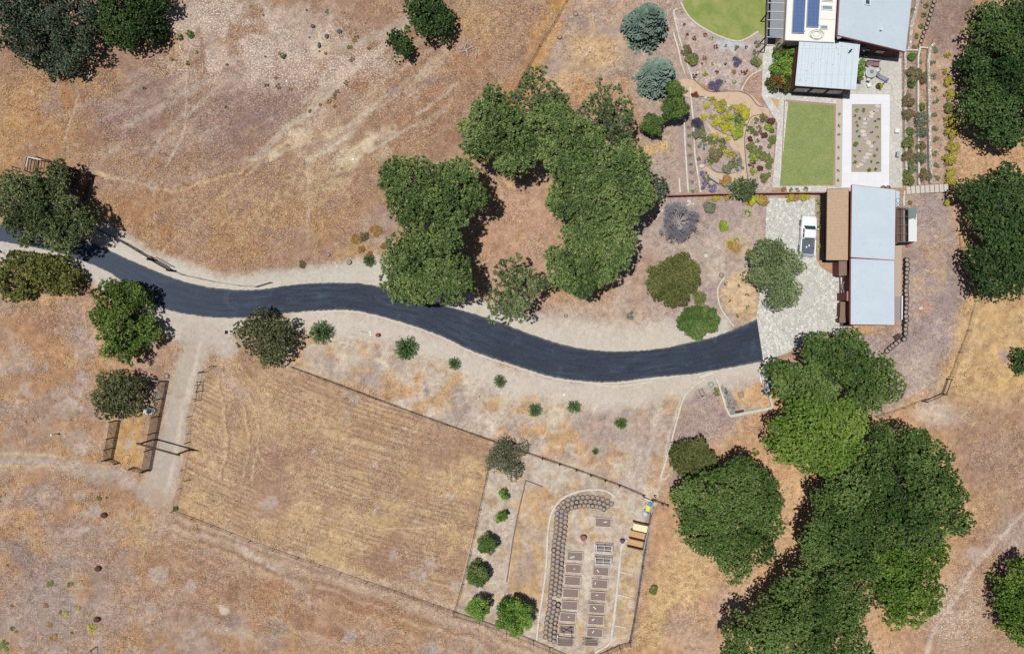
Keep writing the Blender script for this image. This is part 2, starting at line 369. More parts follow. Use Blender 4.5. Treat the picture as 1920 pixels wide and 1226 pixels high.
# the mown field: rows running with the fence
FD = [(378, 695), (460, 660), (925, 826), (918, 868), (852, 1140), (330, 955), (352, 845)]
fm = blur(inpoly(FD, GX+(WX-GX)*.3, GY+(WY-GY)*.3), 3)
put(fm, (188, 152, 112), 1)
u = (GX-400)*math.cos(R(20))+(GY-690)*math.sin(R(20)); v = -(GX-400)*math.sin(R(20))+(GY-690)*math.cos(R(20))+0.00025*(u-250)**2
rows = fbm(9, 81, 3, u*0.035*9/2, v, .6)
put(fm*ss(.42, .66, rows), (158, 120, 94), .6); ph_ = np.sin(v*2*math.pi/8.5+1.6*(fbm(90, 87, 2)-.5)*2); put(fm*ss(.1, .9, ph_)*ss(.34, .5, fbm(70, 88, 4)), (146, 110, 88), .7); put(fm*ss(.3, .9, -ph_)*ss(.36, .54, fbm(50, 89, 4)), (212, 178, 130), .6); put(fm*ss(.6, .75, fbm(8, 82, 3, u*0.06, v*1.3)), (214, 182, 134), .7)
put(fm*ss(.5, .62, fbm(110, 83)), (160, 122, 98), .6); put(fm*ss(.52, .64, fbm(80, 84)), GOLD, .45)
for x, y, r_, c in [(870, 900, 90, GOLD), (840, 1020, 80, (208, 172, 116)), (600, 1050, 90, (210, 178, 120)), (480, 1000, 70, (206, 172, 116)), (420, 700, 50, (206, 170, 120)), (370, 850, 24, (206, 172, 116)), (365, 930, 40, (206, 172, 116)), (700, 960, 90, (204, 170, 116)), (560, 850, 80, (164, 122, 98)), (520, 930, 70, (168, 128, 104))]:
    m_ = fm*(1-ss(.2, 1, np.hypot((WX-x)/r_, (WY-y)/r_*1.5)))*ss(.3, .52, fbm(30, 85)); put(m_, c, .75)
for x, y, r_ in [(670, 760, 12), (655, 748, 10), (660, 785, 9), (595, 845, 9), (642, 858, 8), (505, 938, 14), (845, 935, 13), (700, 958, 8), (775, 975, 8), (788, 1085, 22), (805, 1060, 20), (750, 1000, 8), (632, 965, 8), (810, 870, 9), (700, 890, 8), (520, 760, 7), (860, 1100, 16), (740, 1045, 16), (635, 1165, 0.1)]:
    blob(x, y, r_, r_*.9, (190, 172, 156), .75, 0, (.25, .42, 10, 86))
for pts_ in ([(425, 680), (462, 740), (480, 820), (470, 900)], [(415, 690), (448, 750), (462, 830), (452, 900)], [(440, 672), (500, 750), (560, 790), (660, 800)], [(405, 720), (420, 800), (410, 900)], [(470, 690), (560, 740), (700, 800), (860, 850)], [(480, 850), (540, 900), (640, 930), (760, 935)]):
    stroke(curve(pts_), 3, (212, 180, 132), .6, .7, .5); stroke(curve([(x_+5, y_+2) for x_, y_ in pts_]), 3, (150, 114, 92), .5, .7, .5)
stroke([(700, 993), (860, 985)], 3, (214, 186, 136), .7, .7, .3); stroke([(560, 920), (700, 985)], 3, (206, 176, 130), .5, .7, .3)
# lower left ground
LL = [(-60, 540), (160, 560), (180, 700), (190, 860), (290, 920), (330, 960), (850, 1150), (1060, 1235), (1060, 1290), (-60, 1290)]
m = poly(LL, (182, 142, 108), .75, 12); put(m*ss(.5, .62, fbm(90, 91)), (170, 146, 132), .7); put(m*ss(.5, .6, fbm(50, 92)), (196, 146, 94), .5); put(m*ss(.58, .68, fbm(34, 93)), (190, 172, 156), .6)
blob(110, 1130, 190, 150, (164, 146, 136), .85, 0, (.3, .5, 50, 94)); blob(40, 1035, 30, 45, (132, 118, 118), .7, -30); blob(70, 1070, 40, 34, (146, 122, 116), .6); blob(80, 930, 60, 30, (164, 144, 134), .7)
blob(600, 1140, 230, 60, (172, 126, 94), .8, 18, (.3, .5, 60, 95)); blob(330, 1050, 140, 60, (172, 134, 106), .7, 18); blob(420, 1120, 120, 70, (168, 126, 96), .7, 18, (.3, .5, 50, 96)); blob(60, 600, 110, 50, (176, 132, 104), .7, 0, (.3, .5, 60, 97)); blob(110, 700, 70, 60, (196, 148, 100), .6)
blob(270, 1000, 40, 40, (208, 176, 126), .8, 0, (.3, .5, 20, 98)); blob(960, 1200, 50, 40, (200, 158, 112), .7); blob(60, 560, 90, 14, (206, 164, 112), .8)
for x, y, r_, c, a in [(420, 1147, 12, (226, 212, 192), 1), (295, 1074, 19, (192, 174, 158), .9), (357, 1100, 13, (188, 170, 156), .9), (352, 1182, 11, (186, 168, 154), .9), (174, 950, 13, (184, 168, 156), .9), (152, 922, 9, (186, 168, 154), .8), (153, 990, 12, (196, 180, 164), .9), (192, 985, 12, (186, 168, 154), .8), (648, 1195, 11, (180, 166, 156), .9), (800, 1215, 18, (180, 162, 150), .8), (890, 1210, 14, (190, 174, 160), .8),
                    (155, 710, 13, (190, 172, 158), .8), (152, 738, 11, (190, 172, 158), .8), (148, 768, 12, (190, 172, 158), .8), (150, 835, 14, (192, 174, 160), .8), (170, 645, 14, (186, 168, 154), .8), (104, 625, 8, (190, 170, 150), .8), (75, 693, 10, (188, 168, 150), .8), (16, 935, 10, (190, 172, 152), .7), (520, 1175, 18, (140, 128, 124), .6), (440, 1165, 24, (150, 132, 124), .6)]:
    blob(x, y, r_*1.15, r_*1.1, c, a, 0, (.2, .36, 12, 99), .55)
# tracks
stroke(curve([(395, 560), (380, 620), (352, 690), (338, 760), (318, 850), (298, 925)]), 46, (190, 176, 158), .9, .55, .6); stroke(curve([(330, 575), (400, 590), (440, 600)]), 46, (204, 194, 178), .95, .35, .3); blob(375, 620, 64, 46, (200, 188, 172), .95); stroke(curve([(340, 600), (390, 620), (420, 650)]), 40, (200, 188, 172), .85, .7, .6)
stroke(curve([(375, 640), (352, 740), (330, 850), (310, 920)]), 7, (210, 196, 178), .8, .8, .4); stroke(curve([(345, 690), (325, 780), (304, 870)]), 9, (184, 176, 158), .7, .8, .4); blob(340, 744, 10, 8, (178, 152, 120), .8)
stroke(curve([(-60, 862), (60, 868), (150, 875), (230, 895), (290, 925)]), 28, (188, 168, 150), .85, .8, .8); stroke(curve([(-60, 848), (60, 853), (120, 858)]), 5, (216, 186, 138), .7); stroke(curve([(-60, 872), (40, 876), (110, 876)]), 4, (216, 180, 128), .7)
blob(290, 930, 50, 26, (194, 176, 158), .85, 25, (.25, .42, 24, 101)); stroke(curve([(300, 930), (330, 985), (450, 1020), (640, 1080), (860, 1160), (1000, 1220)]), 30, (190, 162, 138), .8, .8, .8)
for dy_, c_ in ((-16, (206, 176, 142)), (-4, (150, 116, 94)), (6, (206, 180, 150)), (22, (158, 120, 96)), (32, (204, 174, 140)), (60, (198, 160, 126))): stroke(curve([(325, 985+dy_*.6), (450, 1022+dy_), (640, 1082+dy_), (860, 1162+dy_), (1000, 1222+dy_)]), 5, c_, .6, .8, .8); stroke([(410, 690), (450, 740)], 20, (188, 156, 128), .6, .9, .6)
stroke(curve([(440, 1020), (480, 1045), (520, 1060)]), 9, (206, 190, 172), .8, .7, .6, (.4, .5, 8, 102)); stroke(curve([(550, 1185), (600, 1195), (680, 1230)]), 4, (200, 164, 130), .6)
blob(440, 700, 44, 34, (186, 140, 100), .6); stroke([(395, 668), (500, 800)], 5, (200, 164, 120), .5, .8, .6); stroke([(430, 668), (470, 740)], 5, (200, 164, 120), .5, .8, .6)
# the yard inside the corral
poly([(205, 785), (268, 770), (262, 880), (200, 862)], (198, 156, 100), .9, 4, False); blob(242, 830, 14, 16, (190, 170, 150), .9); blob(265, 785, 16, 6, (176, 160, 90), .6); blob(290, 735, 14, 22, (186, 166, 146), .7)
# fenced vegetable plot
VP = [(920, 868), (985, 850), (1240, 945), (1222, 950), (1180, 1205), (1060, 1230), (852, 1145)]
poly(VP, (202, 186, 166), .97, 3, False); m = inpoly(VP, GX, GY); put(m*ss(.54, .64, fbm(20, 111)), (212, 200, 178), .7); put(m*ss(.56, .66, fbm(16, 112)), (198, 164, 116), .6)
poly([(988, 905), (1026, 915), (1048, 935), (1030, 990), (1022, 1075), (1010, 1140), (950, 1125), (962, 1010)], (200, 164, 118), .9, 4, False, (.25, .45, 24, 113)); blob(980, 1060, 30, 40, (178, 156, 138), .8); blob(1010, 1000, 20, 24, (184, 164, 144), .7)
for x, y, rx, ry in [(1120, 995, 20, 7), (1100, 960, 6, 30), (1070, 975, 5, 24), (1090, 1060, 5, 40), (1050, 1180, 6, 20), (1142, 1110, 5, 20), (1145, 1170, 5, 20), (1085, 1190, 5, 16), (1060, 940, 20, 8)]: blob(x, y, rx, ry, (206, 164, 108), .65, 0, (.3, .5, 10, 114))
poly([(1172, 1020), (1205, 1015), (1188, 1180), (1155, 1200)], (200, 168, 122), .75, 3, False, (.3, .5, 16, 115)); stroke([(1222, 950), (1183, 1205)], 10, (160, 142, 130), .6, .6, .3)
stroke(curve([(1275, 745), (1250, 840), (1232, 930)]), 4, (214, 200, 184), .6); stroke(curve([(1230, 780), (1216, 860), (1205, 925)]), 9, (206, 190, 172), .6, .8, .6)
stroke(curve([(1190, 1190), (1260, 1120), (1330, 1060)]), 6, (216, 184, 130), .6, .8, .5); stroke(curve([(1185, 1215), (1240, 1150), (1290, 1100)]), 5, (214, 180, 128), .6, .8, .5)
# garden soil
poly([(1262, 30), (1340, 20), (1438, 70), (1440, 190), (1400, 175), (1330, 165), (1290, 140)], (192, 174, 164), .97, 3, False); blob(1375, 90, 50, 16, (202, 206, 210), .8, 15); poly([(1290, 60), (1310, 60), (1330, 150), (1300, 150)], (186, 156, 138), .6, 8)
poly([(1385, 165), (1405, 135), (1440, 130), (1432, 200)], (178, 142, 122), .85, 3, False); poly([(1298, 165), (1452, 200), (1448, 362), (1312, 362)], (182, 164, 154), .97, 3, False); poly([(1400, 215), (1455, 210), (1448, 362), (1395, 350)], (196, 174, 162), .9, 3, False)
poly([(1262, 140), (1292, 140), (1312, 362), (1285, 362)], (172, 152, 142), .9, 3, False); poly([(1240, 370), (1440, 368), (1440, 400), (1250, 400)], (176, 158, 150), .9, 4)
poly([(1436, 365), (1470, 365), (1470, 385), (1440, 385)], (190, 176, 160), .9, 3); poly([(1528, 362), (1548, 362), (1548, 492), (1530, 485)], (178, 156, 130), .95, 2, False, None); poly([(1530, 480), (1575, 490), (1578, 520), (1562, 512), (1545, 500)], (182, 146, 112), .95, 2, False)
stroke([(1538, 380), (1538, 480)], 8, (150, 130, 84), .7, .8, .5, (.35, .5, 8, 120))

# overall breakup
g1 = fbm(20, 130, 4); g2 = fbm(7, 131, 3, gain=.7)
# combed streaks of the slope, and blotches of bare soil and thatch at walking scale
ru = (GX*math.cos(R(-38))+GY*math.sin(R(-38))); rv = (-GX*math.sin(R(-38))+GY*math.cos(R(-38)))
st_ = fbm(16, 140, 4, ru*.16, rv); sm = 1-ss(.3, 1, np.hypot((GX-760)/260, (GY-190)/190)); put(sm*ss(.52, .66, st_), (214, 192, 164), .6); put(sm*ss(.5, .36, st_), (164, 120, 90), .55)
sm = 1-ss(.3, 1, np.hypot((GX-300)/320, (GY-230)/200)); st_ = fbm(18, 141, 4, (GX*math.cos(R(-25))+GY*math.sin(R(-25)))*.2, -GX*math.sin(R(-25))+GY*math.cos(R(-25))); put(sm*ss(.54, .68, st_), (200, 178, 158), .45); put(sm*ss(.48, .34, st_), (150, 114, 98), .4)
sm = 1-ss(.5, 1, np.hypot((GX-560)/420, (GY-1120)/120)); st_ = fbm(20, 142, 4, (GX*math.cos(R(19))+GY*math.sin(R(19)))*.12, -GX*math.sin(R(19))+GY*math.cos(R(19))); put(sm*ss(.52, .66, st_), (196, 162, 132), .5); put(sm*ss(.48, .34, st_), (152, 110, 84), .45)
wild = 1-np.clip(blur(inpoly([(1256, 20), (1600, 20), (1600, 640), (1430, 640), (1430, 370), (1256, 370)], GX, GY), 4), 0, 1)
g3 = fbm(30, 133, 5, gain=.65); g4 = fbm(13, 134, 4, gain=.7)
wild = wild*(1-.75*blur(inpoly(FD, GX, GY), 6))*(1-.8*np.clip(CALM, 0, 1)); put(wild*ss(.58, .72, g3), (200, 178, 152), .22); put(wild*ss(.44, .30, g3), (134, 98, 76), .30); put(wild*ss(.58, .70, g4), (212, 186, 150), .26); put(wild*ss(.42, .30, g4), (134, 98, 76), .30)
REPLAY[0] = True
for fn_, ar_ in LATE: fn_(*ar_)
COL *= .93*(1+(0.34*(g1-.5)+0.60*(g2-.5))*(1-.75*np.clip(CALM, 0, 1)))[..., None]
ulm = blur(inpoly(UL, WX, WY), 20); COL *= (1-.15*ulm*(1-.5*ss(.5, .9, SPK)))[..., None]; COL *= (1-.09*blur(inpoly(LL, WX, WY), 20))[..., None]; COL *= (1-.10*blur(inpoly([(1760, 760), (1990, 740), (1990, 1290), (1640, 1290), (1840, 990), (1800, 880)], WX, WY), 20))[..., None]
fdm = (.13*blur(inpoly(FD, GX, GY), 4))[..., None]; lm = COL.mean(-1, keepdims=True); COL[:] = COL*(1-fdm)+lm*np.array([1.08, 1.0, .88])*fdm; COL *= (1-.12*fdm)
COL *= np.array([.98, .985, 1.035])
CALM[:] = np.maximum(CALM, .7*ss(.46, .62, fbm(55, 150, 4))); CALM[:] = np.maximum(CALM, .45*blur(inpoly(BK, WX, WY), 12)); CALM[:] = np.maximum(CALM, .55*blur(inpoly(VP, GX, GY), 3)); CALM[:] = np.maximum(CALM, .45*blur(inpoly(EG, WX, WY), 12))
lum = COL.mean(-1, keepdims=True); COL[:] = lum+(COL-lum)*1.02
COL[..., 2] *= (1-0.10*(fbm(45, 132)-.5))
def make_ground():
    ex = [-38000, -9000, -2500, -600]; ey = [-38000, -9000, -2500, -600]
    xs = np.concatenate([ex, gx, [2600, 4500, 11000, 40000]]); ys = np.concatenate([ey, gy, [1900, 3800, 10000, 39000]])
    nx, ny = len(xs), len(ys)
    c = np.zeros((ny, nx, 3)); c[:] = gc((184, 150, 118)); c[4:4+len(gy), 4:4+len(gx)] = COL
    sp = np.full((ny, nx), .35); sp[4:4+len(gy), 4:4+len(gx)] = SPK
    XX, YY = np.meshgrid((xs-960)/S, (613-ys)/S)
    v = np.stack([XX, YY, np.zeros_like(XX)], -1).reshape(-1, 3)
    i = np.arange(ny*nx).reshape(ny, nx)
    q = np.stack([i[1:, :-1], i[1:, 1:], i[:-1, 1:], i[:-1, :-1]], -1).reshape(-1, 4)
    me = np_mesh('ground', v, q)
    a = me.color_attributes.new('soil', 'FLOAT_COLOR', 'POINT')
    a.data.foreach_set('color', np.concatenate([c.reshape(-1, 3), np.ones((ny*nx, 1))], 1).astype(np.float32).ravel())
    b = me.attributes.new('speck', 'FLOAT', 'POINT'); b.data.foreach_set('value', sp.astype(np.float32).ravel())
    cl = np.zeros((ny, nx)); cl[4:4+len(gy), 4:4+len(gx)] = CALM; b = me.attributes.new('calm', 'FLOAT', 'POINT'); b.data.foreach_set('value', cl.astype(np.float32).ravel())
    m, nt, bs = nodes_mat('dry_soil')
    at = N(nt, 'ShaderNodeAttribute', attribute_name='soil'); sk = N(nt, 'ShaderNodeAttribute', attribute_name='speck')
    wv = world_vec(nt)
    n1 = noise_out(nt, 1.5, 6, 0.72, vec=wv, dist=.4); n2 = noise_out(nt, 4.2, 3, 0.6, vec=wv); n3 = noise_out(nt, 3.4, 3, 0.62, vec=wv, dist=1.0); n4 = noise_out(nt, 9.0, 2, .5, vec=wv)
    f = mrange(nt, n1, .30, .70, .60, 1.36)
    cm = N(nt, 'ShaderNodeVectorMath', operation='SCALE'); nt.links.new(at.outputs['Color'], cm.inputs[0]); nt.links.new(f, cm.inputs['Scale'])
    o = mixc(nt, mrange(nt, n3, .52, .66, 0, .55), cm.outputs[0], C3(128, 98, 78))
    pf = N(nt, 'ShaderNodeMath', operation='MULTIPLY'); nt.links.new(mrange(nt, n2, .50, .62, 0, 1.0), pf.inputs[0]); nt.links.new(sk.outputs['Fac'], pf.inputs[1])
    o = mixc(nt, pf.outputs[0], o, C3(226, 210, 190))
    f4 = mrange(nt, n4, .35, .65, .78, 1.22)
    c2 = N(nt, 'ShaderNodeVectorMath', operation='SCALE'); nt.links.new(o, c2.inputs[0]); nt.links.new(f4, c2.inputs['Scale'])
    ca_ = N(nt, 'ShaderNodeAttribute', attribute_name='calm')
    nt.links.new(mixc(nt, mrange(nt, ca_.outputs['Fac'], 0, 1, 0, .72), c2.outputs[0], at.outputs['Color']), bs.inputs['Base Color']); bs.inputs['Roughness'].default_value = .95; bs.inputs['Specular IOR Level'].default_value = .1
    bp = N(nt, 'ShaderNodeBump'); bp.inputs['Strength'].default_value = .55; bp.inputs['Distance'].default_value = .12
    nt.links.new(n2, bp.inputs['Height']); nt.links.new(bp.outputs[0], bs.inputs['Normal'])
    me.materials.append(m)
    o_ = bpy.data.objects.new('ground', me); col.objects.link(o_); o_['kind'] = 'structure'
    return o_
def np_mesh(name, v, q):
    me = bpy.data.meshes.new(name); n = len(q); k = q.shape[1]
    me.vertices.add(len(v)); me.vertices.foreach_set('co', np.asarray(v, np.float32).ravel())
    me.loops.add(n*k); me.loops.foreach_set('vertex_index', np.asarray(q, np.int32).ravel())
    me.polygons.add(n); me.polygons.foreach_set('loop_start', np.arange(0, n*k, k, dtype=np.int32))
    try: me.polygons.foreach_set('loop_total', np.full(n, k, np.int32))
    except Exception: pass
    me.update(calc_edges=True)
    return me
make_ground()

# ------------------------------------------------------------------ sheets: drive, paths, lawns, paving
def sheet(name, pts, mat, z, kind='structure'):
    w = [P(x, y, 0) for x, y in pts]
    me = bpy.data.meshes.new(name); me.from_pydata([(p.x, p.y, z) for p in w], [], [tuple(range(len(w)))]); me.materials.append(mat)
    if me.polygons[0].normal.z < 0: me.flip_normals()
    o = bpy.data.objects.new(name, me); col.objects.link(o); o['kind'] = kind; return o
def band(name, A, B, mat, z0, z1=None):
    """strip between two pixel polylines of equal length, optionally with thickness"""
    mb = MB(); n = len(A); zz = z0 if z1 is None else z1
    for i in range(n-1):
        a, b, c, d = P(*A[i]), P(*A[i+1]), P(*B[i+1]), P(*B[i])
        mb.quadlist([(p.x, p.y, zz) for p in (a, b, c, d)], [(0, 1, 2, 3)])
        if z1 is not None:
            mb.quadlist([(a.x, a.y, zz), (b.x, b.y, zz), (b.x, b.y, z0), (a.x, a.y, z0)], [(0, 1, 2, 3)])
            mb.quadlist([(d.x, d.y, zz), (c.x, c.y, zz), (c.x, c.y, z0), (d.x, d.y, z0)], [(0, 3, 2, 1)])
    return mb
def offset_line(pts, w):
    A = []; B = []
    for i, p in enumerate(pts):
        q = pts[min(i+1, len(pts)-1)]; r_ = pts[max(i-1, 0)]
        dx, dy = q[0]-r_[0], q[1]-r_[1]; L = math.hypot(dx, dy) or 1
        A.append((p[0]-dy/L*w/2, p[1]+dx/L*w/2)); B.append((p[0]+dy/L*w/2, p[1]-dx/L*w/2))
    return A, B
m_asph, nt, bs = nodes_mat('fresh_asphalt'); wv = world_vec(nt)
at = N(nt, 'ShaderNodeUVMap'); 
sp_ = N(nt, 'ShaderNodeMapping'); sp_.inputs['Scale'].default_value = (0.25, 9.0, 1); nt.links.new(at.outputs[0], sp_.inputs[0])
st = noise_out(nt, 1.0, 6, .65, vec=sp_.outputs[0]); big = noise_out(nt, .10, 3, .5, vec=wv); fine = noise_out(nt, 7, 3, .7, vec=wv)
o = mixc(nt, mrange(nt, st, .42, .68, 0, 1), C3(26, 36, 50), C3(54, 70, 92)); o = mixc(nt, mrange(nt, big, .4, .62, 0, .6), o, C3(30, 40, 54)); o = mixc(nt, mrange(nt, fine, .5, .72, 0, .45), o, C3(80, 94, 116))
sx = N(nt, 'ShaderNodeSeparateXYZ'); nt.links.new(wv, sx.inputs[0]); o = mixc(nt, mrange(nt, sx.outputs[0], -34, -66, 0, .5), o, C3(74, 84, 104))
su = N(nt, 'ShaderNodeSeparateXYZ'); nt.links.new(at.outputs[0], su.inputs[0]); dn = noise_out(nt, 1.6, 5, .7, vec=wv)
ab = N(nt, 'ShaderNodeMath', operation='SUBTRACT'); nt.links.new(su.outputs[1], ab.inputs[0]); ab.inputs[1].default_value = .5; ab2 = N(nt, 'ShaderNodeMath', operation='ABSOLUTE'); nt.links.new(ab.outputs[0], ab2.inputs[0])
ad_ = N(nt, 'ShaderNodeMath', operation='MULTIPLY_ADD'); nt.links.new(dn, ad_.inputs[0]); ad_.inputs[1].default_value = .12; nt.links.new(ab2.outputs[0], ad_.inputs[2])
o = mixc(nt, mrange(nt, ad_.outputs[0], .50, .575, 0, .6), o, C3(136, 130, 124)); pt = noise_out(nt, .35, 4, .6, vec=wv, dist=.8); o = mixc(nt, mrange(nt, pt, .58, .68, 0, .3), o, C3(84, 92, 106))
nt.links.new(o, bs.inputs['Base Color']); bs.inputs['Roughness'].default_value = .85
bp = N(nt, 'ShaderNodeBump'); bp.inputs['Strength'].default_value = .4; bp.inputs['Distance'].default_value = .02; nt.links.new(fine, bp.inputs['Height']); nt.links.new(bp.outputs[0], bs.inputs['Normal'])
TOP = [(-70, 412), (0, 421), (90, 440), (170, 455), (240, 486), (330, 523), (405, 540), (480, 543), (560, 533), (640, 530), (700, 535), (760, 553), (850, 577), (920, 598), (1000, 628), (1060, 647), (1120, 657), (1180, 658), (1240, 653), (1300, 641), (1350, 628), (1419, 598)]
BOT = [(-70, 448), (0, 453), (80, 467), (140, 484), (210, 514), (292, 572), (370, 592), (450, 596), (530, 588), (590, 583), (660, 582), (740, 600), (820, 627), (890, 660), (960, 683), (1030, 705), (1090, 714), (1150, 716), (1220, 708), (1290, 702), (1340, 694), (1431, 678)]
TC = curve(TOP, 16); BC = curve(BOT, 16)
rg = random.Random(3)
TC = [(x+rg.uniform(-.3, .3), y+rg.uniform(-.8, .8)) for x, y in TC]; BC = [(x+rg.uniform(-.3, .3), y+rg.uniform(-.8, .8)) for x, y in BC]
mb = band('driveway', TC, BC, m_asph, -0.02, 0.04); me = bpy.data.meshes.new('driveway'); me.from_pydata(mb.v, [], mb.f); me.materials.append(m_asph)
uv = me.uv_layers.new(name='UVMap'); L = 0
for i in range(len(TC)-1):
    d = math.hypot(TC[i+1][0]-TC[i][0], TC[i+1][1]-TC[i][1])/S
    for k, (a, b) in enumerate([(L, 1), (L+d, 1), (L+d, 0), (L, 0)]): uv.data[i*12+k].uv = (a, b)
    L += d
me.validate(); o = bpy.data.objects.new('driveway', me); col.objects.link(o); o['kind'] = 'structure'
# pale compacted edge along the drive's south side
m_edge = M('pale_edge', (204, 198, 186), .95, .2, 9)
E1 = BC[len(BC)//2-26:-36]
o = band('road_edging', [(x, y+1) for x, y in E1], [(x, y+3.6) for x, y in E1], m_edge, 0, .03).build('drive_verge', m_edge); o['kind'] = 'structure'

def stone_mat(name, stone, joint, scale, jw=.06, var=.25):
    m, nt, bs = nodes_mat(name); wv = world_vec(nt)
    d0 = N(nt, 'ShaderNodeTexNoise'); d0.inputs['Scale'].default_value = 1.1; nt.links.new(wv, d0.inputs['Vector'])
    ad = N(nt, 'ShaderNodeVectorMath', operation='MULTIPLY_ADD'); nt.links.new(d0.outputs['Color'], ad.inputs[0]); ad.inputs[1].default_value = (.5, .5, .5); nt.links.new(wv, ad.inputs[2])
    v1 = N(nt, 'ShaderNodeTexVoronoi', feature='DISTANCE_TO_EDGE'); v2 = N(nt, 'ShaderNodeTexVoronoi')
    for v_ in (v1, v2): v_.inputs['Scale'].default_value = scale; nt.links.new(ad.outputs[0], v_.inputs['Vector'])
    bw = N(nt, 'ShaderNodeRGBToBW'); nt.links.new(v2.outputs['Color'], bw.inputs[0])
    c = C3(*stone); o = mixc(nt, mrange(nt, bw.outputs[0], .2, .85, 0, 1), tuple(x*(1-var) for x in c), tuple(min(.85, x*(1+var)) for x in c))
    fn = noise_out(nt, 3.5, 5, .7, vec=wv); o = mixc(nt, mrange(nt, fn, .45, .75, 0, .5), o, C3(*[x*.86 for x in stone]))
    bg_ = noise_out(nt, .12, 3, .6, vec=wv); o = mixc(nt, mrange(nt, bg_, .45, .62, 0, .35), o, C3(*[x*.9 for x in stone]))
    o = mixc(nt, mrange(nt, v1.outputs['Distance'], jw*.3, jw, .8, 0), o, C3(*joint))
    nt.links.new(o, bs.inputs['Base Color']); bs.inputs['Roughness'].default_value = .9
    return m
m_flag = stone_mat('flagstone', (212, 210, 202), (160, 154, 144), 2.5, .08, .2)
m_cob = stone_mat('cobble_path', (214, 212, 206), (178, 170, 158), 3.0, .08, .16)
m_rubble = stone_mat('rubble_stone', (206, 198, 186), (120, 108, 98), 2.6, .1, .3)
m_path = M('decomposed_granite', (206, 180, 154), .95, .08, 5, second=(196, 166, 142))
m_pave = M('pale_concrete', (236, 234, 240), .7, .03, 2)
m_brick = M('red_brick', (172, 140, 124), .85, .2, 9)
def lawn_mat(name, a, b, c):
    m, nt, bs = nodes_mat(name); wv = world_vec(nt)
    n1 = noise_out(nt, .5, 4, .6, vec=wv); n2 = noise_out(nt, 7, 3, .7, vec=wv)
    o = mixc(nt, mrange(nt, n1, .35, .65, 0, 1), C3(*a), C3(*b)); o = mixc(nt, mrange(nt, n2, .4, .62, 0, .8), o, C3(*c))
    n3 = noise_out(nt, .9, 5, .7, vec=wv, dist=.5); o = mixc(nt, mrange(nt, n3, .55, .72, 0, .45), o, C3(178, 172, 108)); o = mixc(nt, mrange(nt, n3, .44, .30, 0, .4), o, C3(100, 122, 58))
    nt.links.new(o, bs.inputs['Base Color']); bs.inputs['Roughness'].default_value = .95
    b_ = N(nt, 'ShaderNodeBump'); b_.inputs['Distance'].default_value = .06; b_.inputs['Strength'].default_value = .6; nt.links.new(n2, b_.inputs['Height']); nt.links.new(b_.outputs[0], bs.inputs['Normal'])
    return m
m_lawn = lawn_mat('lawn_grass', (112, 128, 68), (130, 142, 82), (156, 164, 106))
m_lawn2 = lawn_mat('worn_lawn_grass', (114, 134, 58), (160, 158, 92), (142, 158, 84))
# forecourt of flagstones and the paths
sheet('flagstone_forecourt', [(1438, 372), (1528, 372), (1530, 485), (1538, 500), (1556, 512), (1578, 519), (1580, 608), (1581, 624), (1520, 632), (1470, 662), (1431, 680), (1428, 660), (1418, 596), (1424, 560), (1434, 470)], m_flag, .008)
sheet('flagstone_path', [(1432, 60), (1480, 82), (1482, 176), (1588, 188), (1588, 196), (1478, 190), (1466, 352), (1448, 352), (1458, 232), (1428, 180)], m_cob, .008)
sheet('patio', [(1586, 100), (1690, 110), (1692, 352), (1668, 352), (1668, 178), (1580, 178), (1584, 140)], stone_mat('patio_stone', (206, 202, 192), (176, 168, 156), 1.3, .06, .08), .006)
sheet('flagstone_walk', [(1474, 349), (1598, 349), (1598, 358), (1552, 360), (1476, 360)], m_cob, .010)
sheet('terrace_strip', [(1568, 188), (1582, 188), (1578, 350), (1562, 350)], M('gravel_strip', (196, 186, 172), .95, .2, 9), .012)
sheet('lawn', curve([(1478, 191), (1564, 199), (1563, 346), (1462, 348)], 1), m_lawn, .03)
sheet('lawn', [(1470, 188), (1472, 188), (1465, 350), (1463, 350)], m_brick, .02).name = 'brick_edge'
sheet('brick_edge', [(1473, 187), (1567, 195), (1567, 199.5), (1473, 191)], m_brick, .024)
sheet('brick_edge', [(1564.5, 197), (1567, 197), (1566, 348), (1563.5, 348)], m_brick, .022)
sheet('upper_lawn', curve([(1276, -70), (1280, 0), (1292, 30), (1312, 48), (1345, 66), (1380, 76), (1402, 70), (1420, 58), (1434, 62), (1440, -70)], 5), m_lawn2, .02)
PV = [(1580, 177), (1668, 178), (1667, 352), (1578, 352)]; PI_ = [(1597, 196), (1652, 196), (1652, 323), (1596, 323)]
mbp = MB()
for i in range(4):
    j = (i+1) % 4; mbp.quadlist([P(*q)+Vector((0, 0, .05)) for q in (PV[i], PV[j], PI_[j], PI_[i])], [(0, 1, 2, 3)])
    for q in (PV, PI_): mbp.quadlist([P(*q[i])+Vector((0, 0, .05)), P(*q[j])+Vector((0, 0, .05)), P(*q[j]), P(*q[i])], [(0, 1, 2, 3)])
m_pv, nt, bs = nodes_mat('square_pavers'); wv = world_vec(nt)
bk = N(nt, 'ShaderNodeTexBrick'); bk.offset = 0; bk.inputs['Scale'].default_value = 1; bk.inputs['Brick Width'].default_value = 1.2; bk.inputs['Row Height'].default_value = 1.2; bk.inputs['Mortar Size'].default_value = .03
bk.inputs['Color1'].default_value = (*C3(232, 232, 236), 1); bk.inputs['Color2'].default_value = (*C3(228, 228, 232), 1); bk.inputs['Mortar'].default_value = (*C3(224, 222, 228), 1)
nt.links.new(wv, bk.inputs[0]); nt.links.new(bk.outputs[0], bs.inputs['Base Color']); bs.inputs['Roughness'].default_value = .8
o = mbp.build('paved_walk', m_pv); o['kind'] = 'structure'
sheet('planting_bed', PI_, M('bed_soil', (172, 160, 146), .95, .2, 6), .012)
